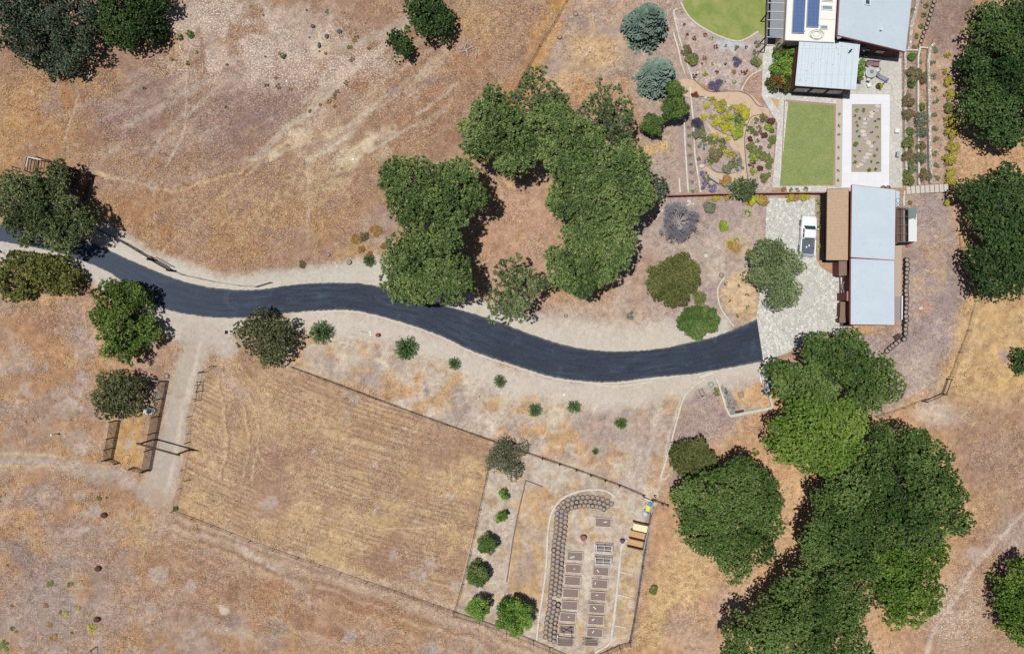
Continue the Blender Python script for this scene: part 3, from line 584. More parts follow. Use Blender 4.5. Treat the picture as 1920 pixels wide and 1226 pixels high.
# winding path of pale granite in the garden
GP = [([(1262, 152), (1300, 150), (1330, 172), (1352, 173), (1380, 172), (1408, 178), (1428, 198), (1442, 205)], [(1262, 172), (1296, 184), (1314, 180), (1345, 190), (1375, 200), (1399, 198), (1404, 222), (1441, 220)]),
      ([(1404, 200), (1400, 222), (1395, 240), (1388, 262), (1386, 282), (1392, 300), (1390, 325), (1378, 338)], [(1425, 210), (1412, 222), (1404, 236), (1398, 262), (1397, 282), (1398, 305), (1400, 330), (1398, 342)]),
      ([(1322, 226), (1336, 240), (1350, 248), (1366, 252), (1378, 261), (1388, 262)], [(1328, 238), (1338, 252), (1352, 256), (1364, 262), (1372, 276), (1390, 286)]),
      ([(1388, 322), (1372, 326), (1350, 326), (1334, 320), (1322, 312)], [(1392, 340), (1372, 340), (1350, 336), (1332, 330), (1316, 318)])]
for k, (a, b) in enumerate(GP):
    ca, cb = curve(a, 5), curve(b, 5); n = min(len(ca), len(cb)); 
    o = band('garden_path', ca[:n], cb[:n], m_path, .009+.004*k).build('garden_path', m_path); o['kind'] = 'structure'
sheet('mulch_triangle', [(1444, 184), (1461, 187), (1459, 206)], M('tan_mulch', (196, 168, 118), .95, .15, 8), .02)

# ------------------------------------------------------------------ foliage
def leaf_quads(pos, ax, nr, L, W, rng):
    n = len(pos)
    ax = ax/np.maximum(np.linalg.norm(ax, axis=1, keepdims=True), 1e-6)
    b = np.cross(nr, ax); bn = np.linalg.norm(b, axis=1, keepdims=True); b = np.where(bn < 1e-4, np.array([[1., 0, 0]]), b/np.maximum(bn, 1e-6))
    l = (L*rng.uniform(.65, 1.25, (n, 1)))/2; w = (W*rng.uniform(.7, 1.2, (n, 1)))/2
    v = np.stack([pos-ax*l, pos-b*w+ax*l*.15, pos+ax*l, pos+b*w+ax*l*.15], 1)
    return v.reshape(-1, 3)
def unit(rng, n):
    v = rng.normal(size=(n, 3)); return v/np.linalg.norm(v, axis=1, keepdims=True)
def foliage_object(name, V, T, mat, parent, origin, twig=None):
    V = V-np.array(origin)[None]
    q = np.arange(len(V), dtype=np.int32).reshape(-1, 4); nl = len(q)
    if twig is not None and twig.f:
        q = np.vstack([q, np.array(twig.f, np.int32)+len(V)]); V = np.vstack([V, np.array(twig.v)-np.array(origin)[None]]); T = np.concatenate([T, np.zeros(len(twig.f))])
    me = np_mesh(name, V, q)
    if len(q) > nl:
        me.materials.append(mat); me.materials.append(m_paletwig); mi = np.zeros(len(q), np.int32); mi[nl:] = 1; me.polygons.foreach_set('material_index', mi)
    a = me.attributes.new('tint', 'FLOAT', 'FACE'); a.data.foreach_set('value', np.clip(T, 0, 1).astype(np.float32))
    if not len(me.materials): me.materials.append(mat)
    o = bpy.data.objects.new(name, me); col.objects.link(o)
    if parent: o.parent = parent
    return o
def ball_leaves(C, RB, dens, L, W, mode, rng, flat=.8, tufts=0, tint=None, tv=.20):
    """leaves on a set of foliage balls: C centres, RB radii"""
    nb = len(C); n = np.maximum(6, (dens*4*math.pi*RB**2*.7).astype(int)); idx = np.repeat(np.arange(nb), n); N_ = len(idx)
    if tufts:
        nt_ = np.maximum(3, (n/tufts).astype(int)); off = np.concatenate([[0], np.cumsum(nt_)[:-1]]); Dt = unit(rng, int(nt_.sum())); Dt[:, 2] = np.where(Dt[:, 2] < -.35, -Dt[:, 2], Dt[:, 2])
        k = (rng.rand(N_)*nt_[idx]).astype(int)+off[idx]; D = Dt[k]; rad = (.72+.36*rng.rand(len(Dt)))[k]; tt = (rng.normal(size=len(Dt))*tv*.8)[k]
        J = unit(rng, N_); J = J*np.sign((J*D).sum(1, keepdims=True)+.25)
        pos = C[idx]+D*(RB[idx]*rad)[:, None]*np.array([1, 1, flat])+J*(L*.42*rng.rand(N_, 1)**.5)
        ax = J+D*.35; nr = D+unit(rng, N_)*.5
    else:
        D = unit(rng, N_); D[:, 2] = np.where(D[:, 2] < -.4, -D[:, 2], D[:, 2]); ph = C[idx]*1.7
        bump = .10*np.sin(D[:, 0]*7+ph[:, 0])+.10*np.sin(D[:, 1]*8+ph[:, 1])+.08*np.sin(D[:, 2]*9+ph[:, 2]+D[:, 0]*5)
        rad = np.where(rng.rand(N_) < .3, rng.uniform(.5, .85, N_), rng.uniform(.84, 1.06, N_))+bump
        pos = C[idx]+D*(RB[idx]*rad)[:, None]*np.array([1, 1, flat])+rng.normal(size=(N_, 3))*L*.15; tt = bump*.6
        ax = unit(rng, N_) if mode != 'radial' else D+unit(rng, N_)*.5; nr = D+unit(rng, N_)*.75
    V = leaf_quads(pos, ax, nr, L, W, rng)
    T = (tint[idx] if tint is not None else .5)+tt+rng.normal(size=N_)*tv
    return V, T
KIND = {   # r2: size of foliage balls, fl: crown dome height factor
 'pine':   dict(r2=.95, dens=62, L=.46, W=.12, tufts=18, dome=.5, jit=.55, lobe=1.7, mat=leaf_mat('pine_needles', (70, 94, 54), (118, 146, 80), (172, 188, 118)), twig=40, gap=.74),
 'sparse_pine':   dict(r2=.8, dens=48, L=.46, W=.12, tufts=18, dome=.5, jit=.9, lobe=1.6, under=.3, mat=leaf_mat('thin_pine_needles', (74, 96, 58), (118, 140, 86), (166, 178, 122)), twig=60, gap=1.0),
 'oak':    dict(r2=1.15, dens=60, L=.29, W=.17, tufts=14, dome=.5, jit=.3, lobe=2.5, mat=leaf_mat('oak_leaves', (58, 86, 40), (100, 130, 62), (152, 174, 102)), twig=14, gap=.66),
 'bright_oak': dict(r2=1.1, dens=60, L=.29, W=.17, tufts=14, dome=.5, jit=.3, lobe=2.6, mat=leaf_mat('bright_oak_leaves', (70, 102, 38), (114, 150, 56), (162, 186, 92)), twig=8, gap=.66),
 'dark_oak': dict(r2=1.15, dens=60, L=.29, W=.17, tufts=14, dome=.5, jit=.3, lobe=2.4, mat=leaf_mat('dark_oak_leaves', (46, 72, 40), (84, 114, 60), (128, 154, 92)), twig=10, gap=.66),
 'grey_oak': dict(r2=1.3, dens=44, L=.32, W=.16, tufts=9, under=.55, dome=.5, jit=.8, lobe=2.0, mat=leaf_mat('grey_oak_leaves', (54, 74, 54), (92, 112, 84), (144, 156, 130)), twig=34, gap=.84),
 'pepper': dict(r2=1.15, dens=56, L=.44, W=.13, tufts=12, under=.55, dome=.6, jit=.5, lobe=1.5, mat=leaf_mat('pepper_leaves', (78, 94, 58), (126, 140, 90), (174, 182, 130)), twig=14, gap=.84),
 'green_pepper': dict(r2=1.1, dens=56, L=.40, W=.15, tufts=10, under=.55, dome=.6, jit=.5, lobe=1.5, mat=leaf_mat('green_pepper_leaves', (66, 94, 40), (110, 138, 60), (158, 180, 96)), twig=10, gap=.84),
 'yellow_pepper': dict(r2=1.1, dens=56, L=.42, W=.13, tufts=12, under=.55, dome=.6, jit=.5, lobe=1.5, mat=leaf_mat('yellow_pepper_leaves', (86, 94, 46), (132, 138, 70), (174, 174, 100)), twig=10, gap=.84),
 'dull_oak': dict(r2=.9, dens=64, L=.28, W=.14, tufts=10, under=.55, dome=.6, jit=.45, mat=leaf_mat('dull_oak_leaves', (74, 86, 54), (120, 126, 82), (166, 168, 118)), twig=18, gap=.84),
 'olive':  dict(r2=.95, dens=66, L=.30, W=.10, tufts=8, dome=.6, jit=.4, lobe=1.3, mat=leaf_mat('olive_leaves', (84, 104, 64), (130, 150, 98), (176, 188, 140)), twig=16, gap=.66),
 'juniper': dict(r2=.75, dens=90, L=.34, W=.09, tufts=12, dome=.8, jit=.3, lobe=1.0, mat=leaf_mat('juniper_leaves', (70, 82, 42), (110, 118, 62), (148, 150, 92)), twig=4, gap=.55),
 'bushy':  dict(r2=.6, dens=90, L=.26, W=.13, tufts=0, dome=.8, jit=.3, lobe=1.0, mat=leaf_mat('bushy_leaves', (60, 88, 40), (98, 126, 60), (142, 160, 94)), twig=4, gap=.6),
 'fruit':  dict(r2=.5, dens=70, L=.28, W=.15, tufts=0, dome=.8, jit=.6, lobe=.9, under=.3, mat=leaf_mat('fruit_tree_leaves', (72, 108, 38), (118, 156, 58), (166, 196, 100)), twig=6, gap=.85),
 'grey_shrub': dict(r2=.55, dens=66, L=.22, W=.09, tufts=6, dome=.7, jit=.7, mat=leaf_mat('twiggy_leaves', (74, 88, 56), (116, 128, 88), (164, 166, 132)), twig=60, gap=1.0),
}
m_bark = M('grey_bark', (128, 118, 108), .9, .25, 6); m_paletwig = M('pale_twig', (160, 150, 142), .9, .2, 6)
TREES = []
def tree(label, circles, ztop, kind, seed, cat='tree', name='tree', group=None, zfac=None, lean=None):
    K = KIND[kind]; rng = np.random.RandomState(seed); rd = random.Random(seed)
    Cs = np.array(circles, float)
    rmax = Cs[:, 2].max()/S
    hz = min(ztop*.6, max(.9, rmax*K['dome']*1.1)); zc = ztop-hz
    k = (H-zc)/H/S
    X = (Cs[:, 0]-960)*k; Y = (613-Cs[:, 1])*k; Rr = Cs[:, 2]*k
    r2 = min(K['r2'], Rr.min()*.75); inn = Rr-r2*.62
    inn = np.maximum(inn, Rr*.3)
    hzi = hz*(.55+.45*(Rr/Rr.max()))*rng.uniform(.8, 1.0, len(Rr))
    area = (math.pi*inn**2).sum(); cand = int(area/(r2*r2)*10)+60
    w = inn**2/np.sum(inn**2); ci = rng.choice(len(Rr), cand, p=w); a = rng.rand(cand)*2*math.pi; rr = inn[ci]*np.sqrt(rng.rand(cand))
    # more candidates on the rim, so the outline is filled
    rim = rng.rand(cand) < .35; rr = np.where(rim, inn[ci]*rng.uniform(.9, 1.0, cand), rr)
    px = X[ci]+np.cos(a)*rr; py = Y[ci]+np.sin(a)*rr
    d = np.sqrt((px[:, None]-X[None])**2+(py[:, None]-Y[None])**2)/Rr[None]
    hh = (hzi[None]*np.sqrt(np.maximum(0, 1-d**2))).max(1)
    keep = []; md = r2*K['gap']; KX = np.full((cand, 2), 1e6)
    for i in range(cand):
        nk = len(keep)
        if nk and ((KX[:nk, 0]-px[i])**2+(KX[:nk, 1]-py[i])**2).min() < md*md: continue
        KX[nk] = (px[i], py[i]); keep.append(i)
    keep = np.array(keep); nb = len(keep)
    # billows: every few metres the crown swells into a lobe of its own, with a crevice between lobes
    LR = K.get('lobe', 2.2); LR = min(LR, max(.7, Rr.max()*.5)); sel = []
    for i in rng.permutation(nb):
        q_ = keep[i]
        if all((px[q_]-px[s_])**2+(py[q_]-py[s_])**2 > (LR*1.15)**2 for s_ in sel): sel.append(q_)
    LX = np.array([px[s_] for s_ in sel]); LY = np.array([py[s_] for s_ in sel]); LH = rng.uniform(-.5, .5, len(sel))*LR*.8; LT = rng.normal(size=len(sel))*.09
    LD = np.sqrt((px[keep][:, None]-LX[None])**2+(py[keep][:, None]-LY[None])**2)/LR
    lf = LH[None]-LR*.85*LD**2; li = lf.argmax(1); lift = lf.max(1); ltint = LT[li]
    if len(sel) > 1:      # crevices between the lobes sink and lie in shade
        d2 = np.sort(LD, 1); gapm = (d2[:, 1]-d2[:, 0]); cut = np.clip(1-gapm/.25, 0, 1)*(rng.rand(nb) < .9); lift = lift-cut*LR*K.get('crev', 1.0)
    RB = r2*rng.uniform(.6, 1.15, nb)
    Z = zc+hh[keep]-RB*.55+lift+rng.uniform(-1, .35, nb)*K['jit']*r2
    C = np.stack([px[keep], py[keep], Z], 1)
    # a lower layer, seen from the side and through the gaps
    m = rng.rand(nb) < K.get('under', .8)
    C2 = C[m]+np.stack([rng.normal(size=m.sum())*.3, rng.normal(size=m.sum())*.3, -RB[m]*1.25-rng.rand(m.sum())*hz*.2], 1); C2[:, 2] = np.maximum(C2[:, 2], .5)
    tb = .5+ltint+.08*rng.normal(size=nb)+.16*np.array([noise.noise(Vector((c[0]*.16, c[1]*.16, seed*3.1))) for c in C])*2.3+rng.uniform(-.06, .06)
    Ca = np.vstack([C, C2]); Ra = np.concatenate([RB, RB[m]*.9]); Ta = np.concatenate([tb, tb[m]])
    V, T = ball_leaves(Ca, Ra, K['dens'], K['L'], K['W'], 'x', rng, .8, K['tufts'], Ta)
    ax, ay = float((X*Rr**2).sum()/(Rr**2).sum()), float((Y*Rr**2).sum()/(Rr**2).sum())
    root = thing(name, (ax, ay, 0), label, cat, group)
    mb = MB(); tr = min(.5, max(.07, rmax*.055)); fork = ztop*.3
    mb.tube([(ax, ay, -.1), (ax+tr*.3, ay, fork*.5), (ax, ay+tr*.3, fork)], [tr*1.35, tr, tr*.85], 8)
    order = list(range(nb)); rd.shuffle(order)
    for i in order[:min(nb, 5+len(Rr)*2)]:
        e = Vector(C[i]); s_ = Vector((ax, ay, fork*rd.uniform(.75, 1))); mid = (s_*.45+e*.55)+Vector((rd.uniform(-.3, .3), rd.uniform(-.3, .3), rd.uniform(-.8, .2)))
        mb.tube([s_, mid, e], [tr*.5, tr*.3, tr*.12], 5, False)
    mb.build('trunk', m_bark, root)
    mt = MB()
    for i in order[:int(K['twig']*max(1, area/60))]:     # bare twigs showing among the leaves
        c = Vector(C[i]); s_ = c+Vector((rd.uniform(-.3, .3), rd.uniform(-.3, .3), -RB[i]*.2))
        for _ in range(rd.randint(2, 4)):
            a = rd.uniform(0, 6.28); L = RB[i]*rd.uniform(.8, 1.35); e = s_+Vector((math.cos(a)*L, math.sin(a)*L, RB[i]*rd.uniform(.5, .9)))
            mt.tube([s_, (s_+e)/2+Vector((0, 0, .12)), e], [.035, .028, .012], 3, False)
    foliage_object('crown', V, T, K['mat'], root, (ax, ay, 0), mt)
    return root

def spruce(label, px, py, rpx, ztop, seed, col3=((50, 72, 64), (104, 130, 116), (162, 180, 164))):
    rng = np.random.RandomState(seed); zc = ztop*.45; c = P(px, py, zc); r = rpx/S*(H-zc)/H
    root = thing('blue_spruce', (c.x, c.y, 0), label, 'tree', 'blue spruces'); mat = leaf_mat('spruce_needles_%d' % seed, *col3)
    pos = []; axs = []; nrm = []; tt = []; twb = MB()
    nw = 12
    for w in range(nw):
        z = ztop*(.06+.92*w/nw); f = (1-w/nw)**.75; nb = int(10*f)+4; a0 = rng.rand()*6
        for j in range(nb):
            a = a0+2*math.pi*j/nb+rng.normal()*.09; L = r*f*rng.uniform(.86, 1.12); droop = rng.uniform(.05, .22); tb = rng.normal()*.10
            d = np.array([math.cos(a), math.sin(a), 0]); s = np.array([-math.sin(a), math.cos(a), 0])
            twb.tube([Vector((c.x, c.y, z)), Vector((c.x+d[0]*L*.95, c.y+d[1]*L*.95, z-L*droop))], [.04, .012], 3, False)
            def needles(p0, dv, ln, n, wd):
                t = rng.rand(n)**.8; q = p0[None]+dv[None]*(t*ln)[:, None]; jj = unit(rng, n); jj[:, 2] = np.abs(jj[:, 2])*.8
                pos.append(q+jj*wd*(1-.55*t)[:, None]); axs.append(dv[None]*.9+jj*.7); nrm.append(np.array([[0, 0, 1.]])+jj*.6); tt.append(np.full(n, .48+tb)+t*.22+rng.normal(size=n)*.12)
            dv = d+np.array([0, 0, -droop]); p0 = np.array([c.x, c.y, z])
            needles(p0+dv*L*.15, dv, L*.85, int(70+90*L), .13)
            for t in np.arange(.35, .96, .2):
                for sg in (-1, 1):
                    sl = L*(1-t)*.62+.18; sd = dv*.75+s*sg*.75; needles(p0+dv*L*t, sd, sl, int(22+60*sl), .10)
    pos = np.concatenate(pos); V = leaf_quads(pos, np.concatenate(axs), np.concatenate(nrm), .26, .085, rng)
    foliage_object('crown', V, np.concatenate(tt), mat, root, (c.x, c.y, 0))
    twb.tube([(c.x, c.y, -.1), (c.x, c.y, ztop)], [.22, .03], 8); twb.build('trunk', m_bark, root)

RING = 'pines growing in a ring above the drive'
tree('big dark grey-green tree filling the top left corner, ragged crown', [(60, 35, 78), (118, 66, 62), (22, 20, 60), (88, 100, 44), (150, 26, 42), (20, 62, 42), (158, 88, 28), (118, 118, 24)], 6.5, 'grey_oak', 1)
tree('dark green tree at the top edge, just right of the corner tree', [(232, 18, 52), (212, 52, 34), (262, 50, 36), (290, 8, 30), (240, 74, 20)], 5.5, 'dark_oak', 2)
tree('round green oak near the top edge above the diagonal fence', [(802, 22, 36), (786, 6, 24), (825, 42, 26), (800, 55, 20), (775, 22, 14)], 5, 'dark_oak', 3)
tree('small green oak below and left of the round oak', [(745, 68, 17), (757, 88, 17), (735, 78, 11), (760, 100, 9)], 3.5, 'dark_oak', 4)
tree('pine at the left of the ring top, with bare grey twigs in its crown', [(930, 235, 56), (905, 262, 38), (965, 280, 44), (925, 202, 34), (890, 235, 26)], 12, 'pine', 10, group=RING)
tree('thin topmost pine of the ring with soil showing through', [(1008, 168, 34), (985, 192, 36), (1032, 192, 34), (1016, 135, 13), (1000, 150, 20), (1040, 160, 12)], 11, 'sparse_pine', 11, group=RING)
tree('thin pine at the upper right of the ring', [(1140, 190, 38), (1110, 222, 38), (1162, 212, 28), (1130, 162, 17), (1160, 250, 28), (1165, 175, 14)], 11, 'sparse_pine', 12, group=RING)
tree('dense middle pine of the ring top', [(1035, 250, 58), (1085, 270, 48), (1030, 215, 30), (1060, 310, 34)], 12.5, 'pine', 13, group=RING)
tree('broad dense pine at the right side of the ring', [(1165, 325, 58), (1120, 320, 52), (1190, 370, 36), (1085, 335, 42), (1060, 375, 34), (1110, 370, 40)], 12.5, 'pine', 14, group=RING)
tree('pine below the broad dense one, on the right side of the ring', [(1130, 425, 44), (1090, 440, 42), (1165, 455, 28), (1165, 410, 30)], 11.5, 'pine', 15, group=RING)
tree('pine at the lower right of the ring, above the bend of the drive', [(1070, 500, 46), (1120, 495, 42), (1038, 478, 20), (1152, 482, 28), (1090, 528, 26), (1060, 530, 20)], 11, 'pine', 16, group=RING)
tree('wide pine at the upper left of the ring', [(755, 338, 44), (800, 360, 58), (850, 342, 48), (835, 400, 42), (762, 385, 36), (885, 365, 30), (780, 305, 14)], 12, 'pine', 17, group=RING)
tree('round dense pine at the lower left of the ring, overhanging the drive', [(800, 500, 68), (765, 480, 46), (842, 520, 44), (758, 530, 38), (828, 452, 38), (775, 438, 24)], 11.5, 'pine', 18, group=RING)
tree('thin twiggy pine between the drive and the open middle of the ring', [(958, 512, 32), (975, 545, 38), (940, 560, 32), (1002, 532, 26), (932, 588, 17), (965, 582, 22)], 9, 'sparse_pine', 19, group=RING)
tree('small dark shrub-like tree at the end of the red garden fence', [(1235, 345, 18), (1232, 364, 15), (1238, 334, 10)], 4, 'grey_oak', 20)
tree('large olive-green tree overhanging the wooden loading pen and the drive', [(30, 370, 46), (86, 352, 40), (92, 398, 50), (148, 420, 34), (60, 422, 40), (118, 446, 32), (103, 322, 18), (10, 345, 28), (60, 452, 16), (134, 386, 20), (20, 410, 20)], 7.5, 'pepper', 21)
tree('low yellow-green tree at the left edge below the drive', [(20, 515, 48), (65, 510, 40), (108, 515, 36), (128, 525, 24), (30, 488, 22)], 4.6, 'yellow_pepper', 22)
tree('tall bright green tree beside the drive, above the corral', [(215, 556, 34), (248, 570, 40), (232, 610, 46), (270, 620, 32), (225, 648, 28), (243, 664, 22), (195, 545, 18), (185, 590, 18)], 5.2, 'green_pepper', 23)
tree('dark olive-green tree shading the north end of the corral', [(225, 738, 46), (205, 752, 30), (248, 728, 28), (248, 760, 24), (228, 712, 18), (190, 745, 18)], 4.4, 'dull_oak', 24)
tree('brownish green tree south of the drive where the track begins', [(488, 622, 36), (520, 638, 34), (505, 663, 26), (453, 626, 18), (530, 612, 20), (470, 645, 20), (490, 598, 16)], 5.2, 'dull_oak', 25)
tree('olive-brown rounded tree between the dead tree and the drive', [(1260, 520, 36), (1286, 508, 24), (1238, 538, 26), (1265, 548, 26), (1275, 488, 14), (1236, 515, 18), (1295, 530, 14)], 5, 'juniper', 26)
tree('silvery green olive tree in the forecourt beside the pickup', [(1440, 482, 32), (1478, 490, 26), (1460, 528, 32), (1476, 548, 26), (1455, 566, 18), (1408, 484, 15), (1495, 500, 15), (1440, 515, 26), (1460, 462, 16)], 6, 'olive', 27)
tree('green tree crowded against the lower blue spruce', [(1264, 172, 17), (1262, 202, 22), (1275, 205, 14), (1252, 212, 12)], 5, 'bushy', 28)
tree('small round green tree beyond the terrace, below the crowded pair', [(1221, 235, 19), (1226, 242, 15)], 4, 'bushy', 29)
tree('bluish feathery tree growing over the red garden fence', [(1392, 352, 17), (1405, 352, 13), (1384, 346, 12), (1396, 366, 12), (1412, 345, 8)], 3, 'olive', 30)
OAK = 'large oaks at the lower right'
tree('large oak beside the south end of the garage, touching the forecourt', [(1540, 662, 38), (1590, 672, 46), (1478, 708, 32), (1530, 722, 42), (1638, 702, 40), (1665, 725, 26), (1620, 742, 32), (1490, 735, 30), (1520, 640, 18), (1600, 640, 20), (1655, 690, 20)], 11, 'oak', 31, group=OAK)
tree('bright green domed oak in the middle of the oak group', [(1540, 812, 76), (1490, 830, 46), (1580, 790, 46), (1558, 858, 42), (1462, 800, 24), (1512, 768, 36), (1590, 840, 34)], 13, 'bright_oak', 32, group=OAK)
tree('very large spreading oak, upper part of the long canopy at right', [(1700, 850, 54), (1740, 872, 46), (1680, 910, 74), (1760, 940, 50), (1620, 925, 66), (1788, 975, 28), (1660, 830, 36), (1795, 920, 22), (1720, 990, 50)], 13, 'oak', 33, group=OAK)
tree('very large oak, lower left part of the long canopy', [(1560, 1005, 62), (1565, 940, 40), (1620, 1030, 58), (1540, 1040, 36), (1590, 1080, 44), (1510, 1000, 20)], 12, 'oak', 34, group=OAK)
tree('oak with yellow-green lower edge at the foot of the long canopy', [(1690, 1090, 56), (1700, 1130, 44), (1745, 1040, 36), (1720, 1090, 44), (1660, 1050, 46), (1735, 1130, 24), (1680, 1160, 20)], 10.5, 'bright_oak', 35, group=OAK)
tree('broad green oak on the bottom edge, below the long canopy', [(1530, 1145, 70), (1455, 1180, 54), (1570, 1195, 54), (1400, 1202, 44), (1500, 1108, 44), (1590, 1130, 34), (1360, 1210, 20), (1490, 1200, 50)], 12, 'oak', 36, group=OAK)
tree('separate round oak between the garden plot and the oak group', [(1365, 958, 86), (1308, 940, 44), (1420, 930, 46), (1400, 1002, 60), (1320, 990, 46), (1440, 985, 30), (1378, 1050, 32), (1392, 888, 34), (1377, 1082, 11), (1345, 1020, 34)], 12, 'oak', 37, group=OAK)
tree('dull olive rounded tree behind the separate round oak', [(1294, 862, 34), (1320, 868, 24), (1270, 850, 16), (1306, 842, 20), (1300, 885, 20)], 5.5, 'juniper', 38)
tree('huge dark oak on the right edge, near the top', [(1880, 110, 66), (1860, 200, 50), (1900, 40, 56), (1890, 228, 48), (1852, 60, 30), (1842, 150, 28), (1925, 160, 66), (1925, 90, 50), (1850, 110, 30)], 8.5, 'dark_oak', 39)
tree('huge dark oak on the right edge, beside the stone steps', [(1900, 350, 42), (1828, 350, 24), (1880, 410, 54), (1912, 480, 56), (1872, 490, 48), (1850, 530, 24), (1892, 535, 28), (1925, 430, 50), (1850, 365, 24), (1930, 340, 30)], 8.5, 'dark_oak', 40)
tree('dark oak cut by the right edge beside the pasture fence', [(1926, 680, 22)], 3, 'dark_oak', 41)
tree('green oak in the lower right corner', [(1900, 1120, 30), (1916, 1092, 34), (1914, 1170, 34), (1890, 1150, 14), (1928, 1060, 18), (1936, 1130, 40)], 6.5, 'bright_oak', 42)
tree('pale twiggy half-bare tree at the top left corner of the garden plot', [(945, 855, 30), (925, 868, 16), (960, 882, 17), (973, 845, 14), (948, 832, 12)], 4, 'grey_shrub', 43)
FR = 'young fruit trees down the west side of the garden plot'
for lb, cs, zt, kd in [('tiny bright fruit tree, topmost in the garden plot', [(945, 927, 7), (941, 922, 5), (949, 930, 5)], 1.8, 'fruit'), ('small bright fruit tree, second from the top in the plot', [(939, 969, 9), (934, 974, 6), (945, 963, 5)], 2, 'fruit'),
                       ('greyish fruit tree in the middle of the row in the plot', [(914, 1021, 15), (908, 1026, 9), (924, 1016, 8)], 3, 'bushy'), ('dense green fruit tree beside the west picket fence', [(897, 1078, 20), (885, 1070, 10), (908, 1084, 10)], 3.5, 'bushy'),
                       ('loose green fruit tree in the lower left corner of the plot', [(897, 1138, 20), (886, 1130, 9), (910, 1130, 10), (900, 1156, 8), (882, 1142, 7)], 3.8, 'fruit'), ('largest bright green fruit tree, by the south picket fence', [(962, 1152, 30), (945, 1140, 14), (985, 1150, 16), (965, 1178, 14), (940, 1165, 12), (988, 1168, 10)], 4.8, 'fruit')]:
    tree(lb, cs, zt, kd, 50+len(lb), group=FR, name='fruit_tree')
spruce('upper blue spruce, cut by the top edge beside the garden', 1216, 38, 45, 8, 5)
spruce('lower and paler blue spruce above the small green trees', 1237, 137, 41, 7.5, 6, ((54, 78, 70), (114, 140, 126), (172, 188, 174)))

# dead tree: bare grey branches
def dead_tree(px, py, rpx, h, label, seed=7):
    rd = random.Random(seed); c = P(px, py, h*.4); c.z = 0
    root = thing('dead_tree', c, label, 'tree'); mb = MB(); tw = MB()
    mb.tube([(c.x, c.y, -.1), (c.x, c.y, h*.3)], [.2, .16], 7); r = rpx/S
    def grow(p, d, L, rad, lv):
        e = p+d*L; (mb if lv < 2 else tw).tube([p, (p+e)/2+Vector((rd.uniform(-.05, .05), rd.uniform(-.05, .05), .05)), e], [max(.016, rad), max(.014, rad*.75), max(.012, rad*.5)], 4 if lv < 2 else 3, False)
        if lv >= 5: return
        for _ in range(3):
            nd = (d+Vector((rd.uniform(-.8, .8), rd.uniform(-.8, .8), rd.uniform(-.25, .3)))).normalized()
            grow(p+d*L*rd.uniform(.45, 1), nd, L*rd.uniform(.55, .78), rad*.55, lv+1)
    for k in range(22):
        a = 6.28*k/22+rd.uniform(-.2, .2); grow(Vector((c.x, c.y, h*.3)), Vector((math.cos(a), math.sin(a), rd.uniform(.2, .9))).normalized(), r*.42*rd.uniform(.85, 1.2), .08, 0)
    mb.build('limbs', M('dead_bark', (176, 170, 172), .9, .15, 6), root); tw.build('twigs', M('dead_twig', (150, 146, 154), .9, .15, 6), root)
dead_tree(1272, 416, 42, 4, 'leafless grey dead tree below the red garden fence')

# ------------------------------------------------------------------ shrubs and garden plants
SH = {
 'green': ((66, 94, 40), (108, 138, 62), (150, 174, 92)), 'olive': ((90, 98, 50), (132, 140, 78), (172, 176, 112)), 'lime': ((104, 130, 40), (156, 180, 60), (194, 208, 96)),
 'yellow': ((140, 142, 36), (202, 196, 56), (236, 224, 96)), 'gold': ((138, 130, 50), (190, 176, 74), (220, 206, 116)), 'darkred': ((72, 44, 38), (106, 70, 58), (146, 106, 88)), 'brown': ((94, 86, 58), (136, 126, 90), (172, 160, 122)),
 'silver': ((86, 104, 92), (134, 152, 138), (180, 190, 176)), 'grey': ((92, 100, 76), (134, 140, 112), (174, 176, 148)), 'purple': ((92, 82, 98), (136, 120, 152), (178, 162, 196)), 'dusk': ((66, 60, 76), (94, 88, 104), (128, 118, 132)),
 'straw': ((168, 128, 70), (204, 160, 96), (226, 190, 130)), 'orange': ((150, 110, 62), (190, 150, 92), (214, 178, 122)), 'fir': ((70, 98, 56), (112, 142, 88), (162, 182, 136)), 'rust': ((110, 62, 40), (150, 92, 62), (180, 124, 90))}
SHM = {}; SHP = {}
